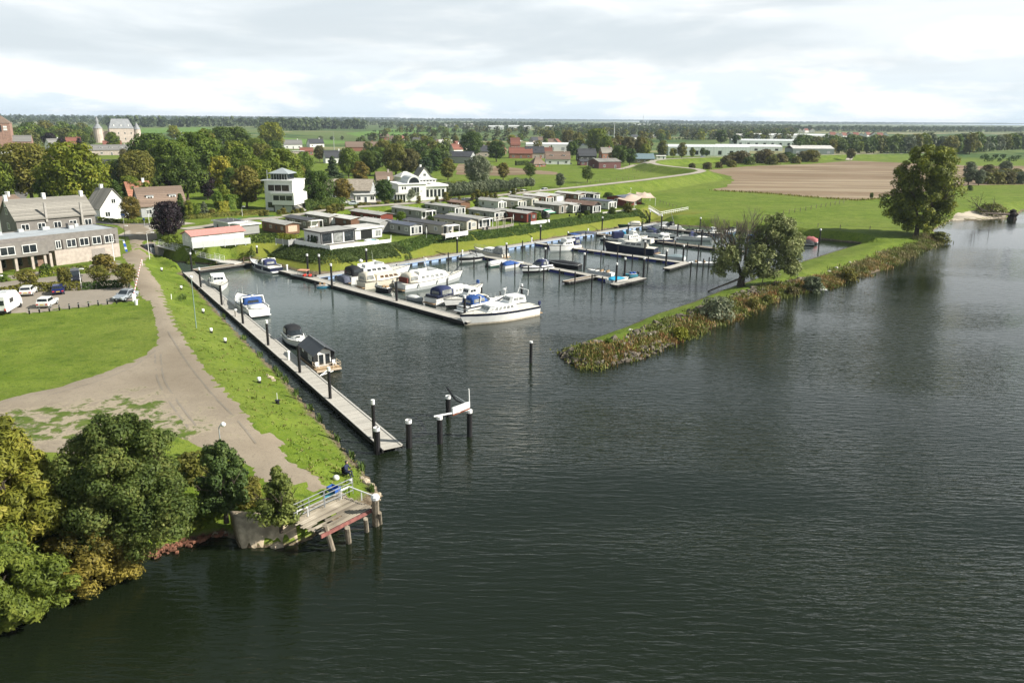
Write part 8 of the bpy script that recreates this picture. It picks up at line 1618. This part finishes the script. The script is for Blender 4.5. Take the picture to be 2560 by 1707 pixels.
# west bank weeds, near bank plants
q = [tuple(on(x + rnd.gauss(0, 3), y + rnd.gauss(0, 3))) for x, y in [(470, 692), (520, 735), (560, 790), (610, 845), (650, 888), (690, 925), (715, 950), (740, 985), (775, 1020), (800, 1050), (845, 1098), (880, 1140), (905, 1170), (930, 1225), (700, 940), (450, 748), (460, 745)] for _ in range(70)]
blades('bank_grass', q, .55, RM('bank_green', (.04, .075, .012), (.075, .13, .022), (.13, .19, .04)), 'rough tufts of grass along the foot of the west bank', 'stuff', 6, .5, .10)
ra = along([(400, 700), (432, 785), (455, 831), (494, 889), (532, 942), (574, 980), (631, 1045), (704, 1088), (731, 1156), (812, 1207)], 60); wb_ = along([(478, 705), (540, 775), (585, 820), (650, 885), (715, 946), (761, 1000), (800, 1045), (840, 1090), (890, 1150), (930, 1215)], 60)
for nm, n, h_, c_, sd_ in (('grass_tufts', 1400, .13, RM('tuft_green', (.08, .13, .012), (.13, .2, .022), (.19, .27, .04)), 41), ('dry_tufts', 1300, .16, RM('tuft_dry', (.12, .14, .03), (.19, .20, .05), (.28, .26, .09)), 42)):
    gg = np.random.default_rng(sd_); q = []
    for _ in range(n // 7):
        i = gg.integers(0, 59); f = gg.uniform(.03, .97); a_ = ra[i].lerp(wb_[i], f); b_ = ra[i + 1].lerp(wb_[i + 1], f); c = a_.lerp(b_, gg.uniform(0, 1)); p = on(c.x, c.y); q += [(p.x + gg.normal() * .22, p.y + gg.normal() * .22, p.z - .02) for _ in range(7)]
    blades(nm, q, h_, c_, 'uneven grass tufts on the bank between road and west pontoon', 'stuff', sd_, .6, .13)
# ------------------------------------------------------------------ big special trees
def limbs(mb, p, d, L, r, dep, g, sp=.5, up=.15):
    e = p + d * L; mb.tube(p, e, r, r * .62, 6 if dep > 1 else 4)
    if dep <= 0: return
    for _ in range(3 if dep > 1 else 4):
        nd = (d + Vector((g.gauss(0, sp), g.gauss(0, sp), g.gauss(up, sp * .6)))).normalized(); limbs(mb, p.lerp(e, g.uniform(.6, 1.)), nd, L * g.uniform(.5, .78), r * .55, dep - 1, g, sp, up)
def big(label, base, hgt, rw, m, lobes, leaf, nq, trunk=(.5, 3.), seed=1, name='tree', ax=1., jit=.7, nl=26, lob=.34, prof='round', z0=.1, droop=0., asp=1.6):
    t = thing(name, label, 'tree', base); V, Q = crown_arrays(seed, rw, hgt * z0, hgt, prof, nl, nq, leaf, lob, jit * 1.25, droop, asp); V[:, 0] *= ax
    for (cx, cy, cz, r_, n_) in lobes:
        V2, _ = crown_arrays(seed + int(cx * 10) % 50, r_, cz - r_, cz + r_, 'round', 10, n_, leaf, .5, jit * 1.25, 0, asp); V2 += np.array([cx, cy, 0]); V = np.concatenate([V, V2])
    o = bpy.data.objects.new('crown', np_mesh('crown', V, np.arange(len(V)).reshape(-1, 4), m)); C.objects.link(o); o.parent = t
    mb = MB(); g = random.Random(seed); mb.tube((0, 0, -.6), (0, 0, .5), trunk[0] * 1.5, trunk[0], 9); mb.tube((0, 0, .45), (0, 0, trunk[1]), trunk[0], trunk[0] * .8, 9)
    for i in range(5): a = i * 1.256 + g.uniform(-.3, .3); limbs(mb, Vector((0, 0, trunk[1] * .95)), Vector((math.cos(a) * .6, math.sin(a) * .6, .9)).normalized(), hgt * .32, trunk[0] * .5, 2, g)
    mb.build('trunk', BARK, t); return t
POP = leafmat('leaf_poplar', (0.061, 0.083, 0.013), (0.133, 0.172, 0.023), (0.334, 0.355, 0.042), .3, 0)
b = on(2290, 590); hh = height_to(b, 363); big('big dark poplar standing alone where the breakwater joins the meadow', b, hh, 8.0, POP, [(-6.5, 0, hh * .36, 3.6, 2800), (6.2, 0, hh * .5, 4., 3200), (3, -2, hh * .82, 3.6, 2800), (-5.2, 1, hh * .66, 2.6, 900), (5, 1, hh * .25, 3.4, 2000)], .34, 34000, (.62, 3.4), 4, 'poplar', 1.02, nl=100, lob=.19, z0=.07)
b = at(325, 1362, 1.2); big('dense dark chestnut tree on the near river bank', b, 9.4, 4.3, L_CHEST, [(3.6, -1.4, 3.6, 2.0, 4600), (-1.5, -2., 3.0, 2.0, 4400), (1.5, -2.2, 2.2, 1.7, 3200), (-3., -.5, 5.2, 1.7, 3200)], .165, 62000, (.3, 2.), 9, 'chestnut_tree', 1.04, nl=110, lob=.19, z0=.10, asp=1.3)
WLW = leafmat('leaf_near_willow', (0.086, 0.105, 0.014), (0.184, 0.199, 0.025), (0.328, 0.308, 0.050), .22, 0)
b = at(8, 1395, 1.2); big('tall feathery yellow-green willow at the left photo edge', b, 10.2, 3.7, WLW, [(3.4, -1, 4.4, 1.7, 4600), (1.2, -2.5, 3.2, 2.1, 5000)], .145, 52000, (.3, 2.), 12, 'willow_tree', 1., nl=90, lob=.2, z0=.10, droop=.8, asp=3.2)
b = at(25, 1560, .3); big('bright green willow overhanging the dark water bottom left', b, 5.0, 2.7, leafmat('leaf_near_bright', (0.062, 0.095, 0.013), (0.133, 0.182, 0.026), (0.267, 0.311, 0.053), .3, 0), [(2.2, .6, 2.6, 1.6, 5000), (-1., 1.5, 3.4, 2., 4500)], .13, 40000, (.22, 1.2), 15, 'willow_tree', 1.05, nl=70, lob=.22, z0=.05, asp=2.4)
b = at(225, 1440, .4); big('golden autumn shrub hanging over the water beside chestnut', b, 3.6, 3.3, leafmat('leaf_near_autumn', (0.075, 0.077, 0.016), (0.179, 0.155, 0.027), (0.347, 0.294, 0.048), .3, 0), [(-1.8, .2, 1.4, 1.3, 3600), (2.4, .2, 1.3, 1.2, 3000)], .13, 26000, (.1, .6), 18, 'autumn_shrub', 1.1, nl=70, lob=.2, prof='dome', z0=.02)
b = at(565, 1288, 1.5); big('small dense dark green tree beside the gravel lot, near bank', b, height_to(b, 1106), 1.95, leafmat('leaf_near_dark', (0.027, 0.050, 0.013), (0.058, 0.101, 0.023), (0.133, 0.182, 0.046), .15, 0), [(-.9, -.5, 1.5, .9, 1500), (1., -.3, 2.2, .9, 1500)], .17, 12000, (.14, 1.), 21, 'alder_tree', 1., nl=50, lob=.26, prof='oval', z0=.1, asp=1.3)
b = at(702, 1312, 1.6); big('loose light green young tree left of the derelict jetty', b, height_to(b, 1168), 1.75, leafmat('leaf_near_loose', (0.062, 0.094, 0.019), (0.146, 0.189, 0.040), (0.291, 0.320, 0.078), .3, 0), [(.2, 0, 3.4, .6, 700), (-1., -.4, 1.3, .9, 1000)], .16, 6500, (.1, .9), 24, 'young_alder', 1., nl=20, lob=.36, prof='cone', z0=.05)
for x, y, h, kd, cl, wf, lb in ((486, 1200, 2.3, 'bush', 'O', 1.1, 'brown twiggy shrub right of the chestnut'), (520, 1300, 1.5, 'bush', 'B', 1.6, 'low leafy shrub at the foot of small dark tree'), (462, 1310, 1.6, 'bush', 'G', 1.5, 'green undergrowth between chestnut and small dark tree'), (622, 1262, 1.5, 'bush', 'O', 1.2, 'brown dry weeds between two small near trees'), (150, 1340, 2.4, 'bush', 'D', 1.8, 'dark undergrowth behind the golden autumn shrub'), (630, 1230, 1.2, 'bush', 'O', 1.2, 'small olive weeds at edge of gravel lot'), (265, 1300, 2., 'bush', 'R', 1.3, 'dim reddish bush left of chestnut foot')): tree(x, y, kd, cl, lb, hgt=h, wid=wf, base=on(x, y))
# old willow with dead crown on the breakwater
b = on(1852, 716); t = thing('old_willow', 'old willow with bare dead branches left and grey-green crown right', 'tree', b); g = random.Random(5); hh = height_to(b, 512)
mb = MB(); mb.tube((0, 0, -.6), (0, 0, .8), .95, .65, 9); mb.tube((0, 0, .75), (.2, 0, 2.6), .66, .5, 9)
for dx, L in ((-.5, 4.6), (-.28, 5.), (.35, 4.6), (.8, 4.2), (1.1, 4.)): limbs(mb, Vector((dx * .5, 0, 2.2)), Vector((dx, g.uniform(-.4, .4), 1.1)).normalized(), L, .26, 3, g, .3, .2)
mb.build('trunk', mat('willow_bark', (.06, .048, .036), .9, var=.35, scale=5), t)
mb = MB()
for i in range(15): x = -7.6 + i * .72; limbs(mb, Vector((x * .42, g.uniform(-1, 1), 4.6)), Vector((x * .075, g.uniform(-.2, .2), 1)).normalized(), hh * g.uniform(.22, .33), .12, 3, g, .34, .15)
mb.build('dead_branches', DEADWOOD, t); mb = MB(); limbs(mb, Vector((-.3, -.4, 1.6)), (at(1768, 729, 0) - b - Vector((-.3, -.4, 1.6))).normalized(), (at(1768, 729, 0) - b).length * .97, .2, 0, g); mb.build('fallen_branch', BARK, t)
VV = []
for cx, cy, cz, r_, n_ in ((6.5, 0, 9, 3.1, 2300), (8.2, -.5, 6, 2.9, 2100), (5, -.8, 11.4, 2.2, 1300), (4.4, -1.2, 4.6, 2.5, 1400), (9.4, .4, 8.2, 1.9, 1000), (7.6, 0, 10.8, 1.8, 900), (2, -1.5, 6.5, 2., 900), (1.2, -1.4, 3.9, 2., 900), (-2.8, -.8, 5.6, 2.4, 1400), (-3.8, .4, 3.6, 1.6, 700), (9, 0, 3.9, 1.6, 700), (-1.2, 0, 8., 2., 420), (2.6, 0, 9.2, 2.2, 700), (-4.4, 0, 7., 1.7, 260)):
    V, Q = crown_arrays(int(cx * 10) % 60, r_, cz - r_, cz + r_, 'round', 12, int(n_ * 1.5), .25, .44, 1., .8, 2.2); VV.append(V + np.array([cx, cy, 0]))
V = np.concatenate(VV); o = bpy.data.objects.new('crown', np_mesh('crown', V, np.arange(len(V)).reshape(-1, 4), leafmat('leaf_old_willow', (0.093, 0.126, 0.040), (0.199, 0.239, 0.085), (0.452, 0.479, 0.213), .3, 0))); C.objects.link(o); o.parent = t
# uprooted tree on the beach
b = at(2530, 547, .2); t = thing('uprooted_tree', 'uprooted tree with dark root plate lying on the beach', 'tree', b); mb = MB(); mb.lathe([(.3, -.8), (1.5, -.2), (1.2, .7), (1.75, 1.5), (.9, 2.3), (1.1, 2.6), (.2, 3.1)], 7); o = mb.build('root_plate', mat('dark_root_soil', (.02, .014, .010), .95, var=.4, bump=.2, bscale=2), t)
mb = MB(); e = at(2452, 533, 2.6) - b; mb.tube((-.5, 0, 1.4), e, .45, .15, 7); g = random.Random(3); [limbs(mb, e * f + Vector((0, 0, .6)), Vector((-.6, .3, .5 + g.uniform(-.3, .3))).normalized(), 4, .14, 2, g) for f in (.4, .6, .8, .95)]; mb.build('trunk', BARK, t)
V, Q = crown_arrays(4, 4.6, -.3, 2.8, 'dome', 18, 1900, .5, .4); V += np.array([-3.2, 6.5, 1.2]); o = bpy.data.objects.new('crown', np_mesh('crown', V, Q, L_OLIVE)); C.objects.link(o); o.parent = t
# meadow and field fences
def wire_fence(pts, h, sp, label, wire=False):
    P = [on(x, y) for x, y in pts]; o = P[0].copy(); t = thing('meadow_fence', label, 'fence', o); mb = MB()
    for i in range(len(P) - 1):
        n = max(1, int((P[i + 1] - P[i]).length / sp))
        for q in range(n): p = P[i].lerp(P[i + 1], q / n); p.z = ground(p.x, p.y); p -= o; mb.box(p.x - .07, p.x + .07, p.y - .07, p.y + .07, p.z - .2, p.z + h)
        q0, q1 = P[i] - o + Vector((0, 0, h * .8)), P[i + 1] - o + Vector((0, 0, h * .8)); mb.tube(q0, q1, .02, n=3)
    mb.build('posts', OLDWOOD, t)
wire_fence([(1958, 537), (2040, 522), (2120, 507)], 1.3, 4, 'post and wire fence climbing diagonally across the meadow'); wire_fence([(1990, 566), (2100, 573), (2250, 580)], 1.2, 5, 'post and wire fence along the top of meadow bank'); wire_fence([(1440, 466), (1510, 454), (1600, 446)], 1.2, 5, 'pasture fence beside the dyke road left'); wire_fence([(1555, 424), (1610, 433), (1660, 421)], 1.2, 5, 'pasture fence below the dyke bend'); wire_fence([(1020, 512), (1160, 499), (1270, 489)], 1.1, 6, 'short marker posts beside dyke road verge'); wire_fence([(1590, 528), (1608, 532), (1628, 548)], 1.0, 2, 'rail fence stepping down the slope end by far shore'); wire_fence([(1650, 508), (1690, 520), (1718, 527)], 1.0, 3, 'thin dark fence line curving over the lawn')
p, nr = scat([(1592, 527), (1612, 533), (1640, 549)], -1.2, 1.2, 1500, 7); cover('shore_brambles', p, nr, .4, L_DARK, 'dark brambles at far corner of the basin')
t = thing('green_net_fence', 'green mesh fence behind rear row of chalets', 'fence', at(595, 556, 3.3)); o_ = at(595, 556, 3.3); q = [at(x, y, 3.4) - o_ for x, y in ((585, 562), (625, 557), (790, 548), (905, 540), (1030, 527), (1180, 513), (1290, 503), (1420, 491))]; mb = MB(); mb.loft([[p for p in q], [p + Vector((0, 0, 1.5)) for p in q]], 0, False, False, closed=False); mb.build('net', mat('green_net', (.02, .12, .07), .7, var=.2), t)
# ------------------------------------------------------------------ haze
hz = MB().box(-9800, 9800, -430, 11500, -4, 62).build('haze', None); hz.data.materials.clear(); m = bpy.data.materials.new('haze_air'); m.use_nodes = True; k = NT(m.node_tree)
pv = k.n('ShaderNodeVolumePrincipled', ins={'Color': (.72, .84, 1., 1), 'Density': .00007, 'Anisotropy': .0}); ou = k.n('ShaderNodeOutputMaterial'); k.t.links.new(pv.outputs[0], ou.inputs['Volume']); hz.data.materials.append(m); tag(hz, None, None, None, 'stuff'); hz.display_type = 'WIRE'
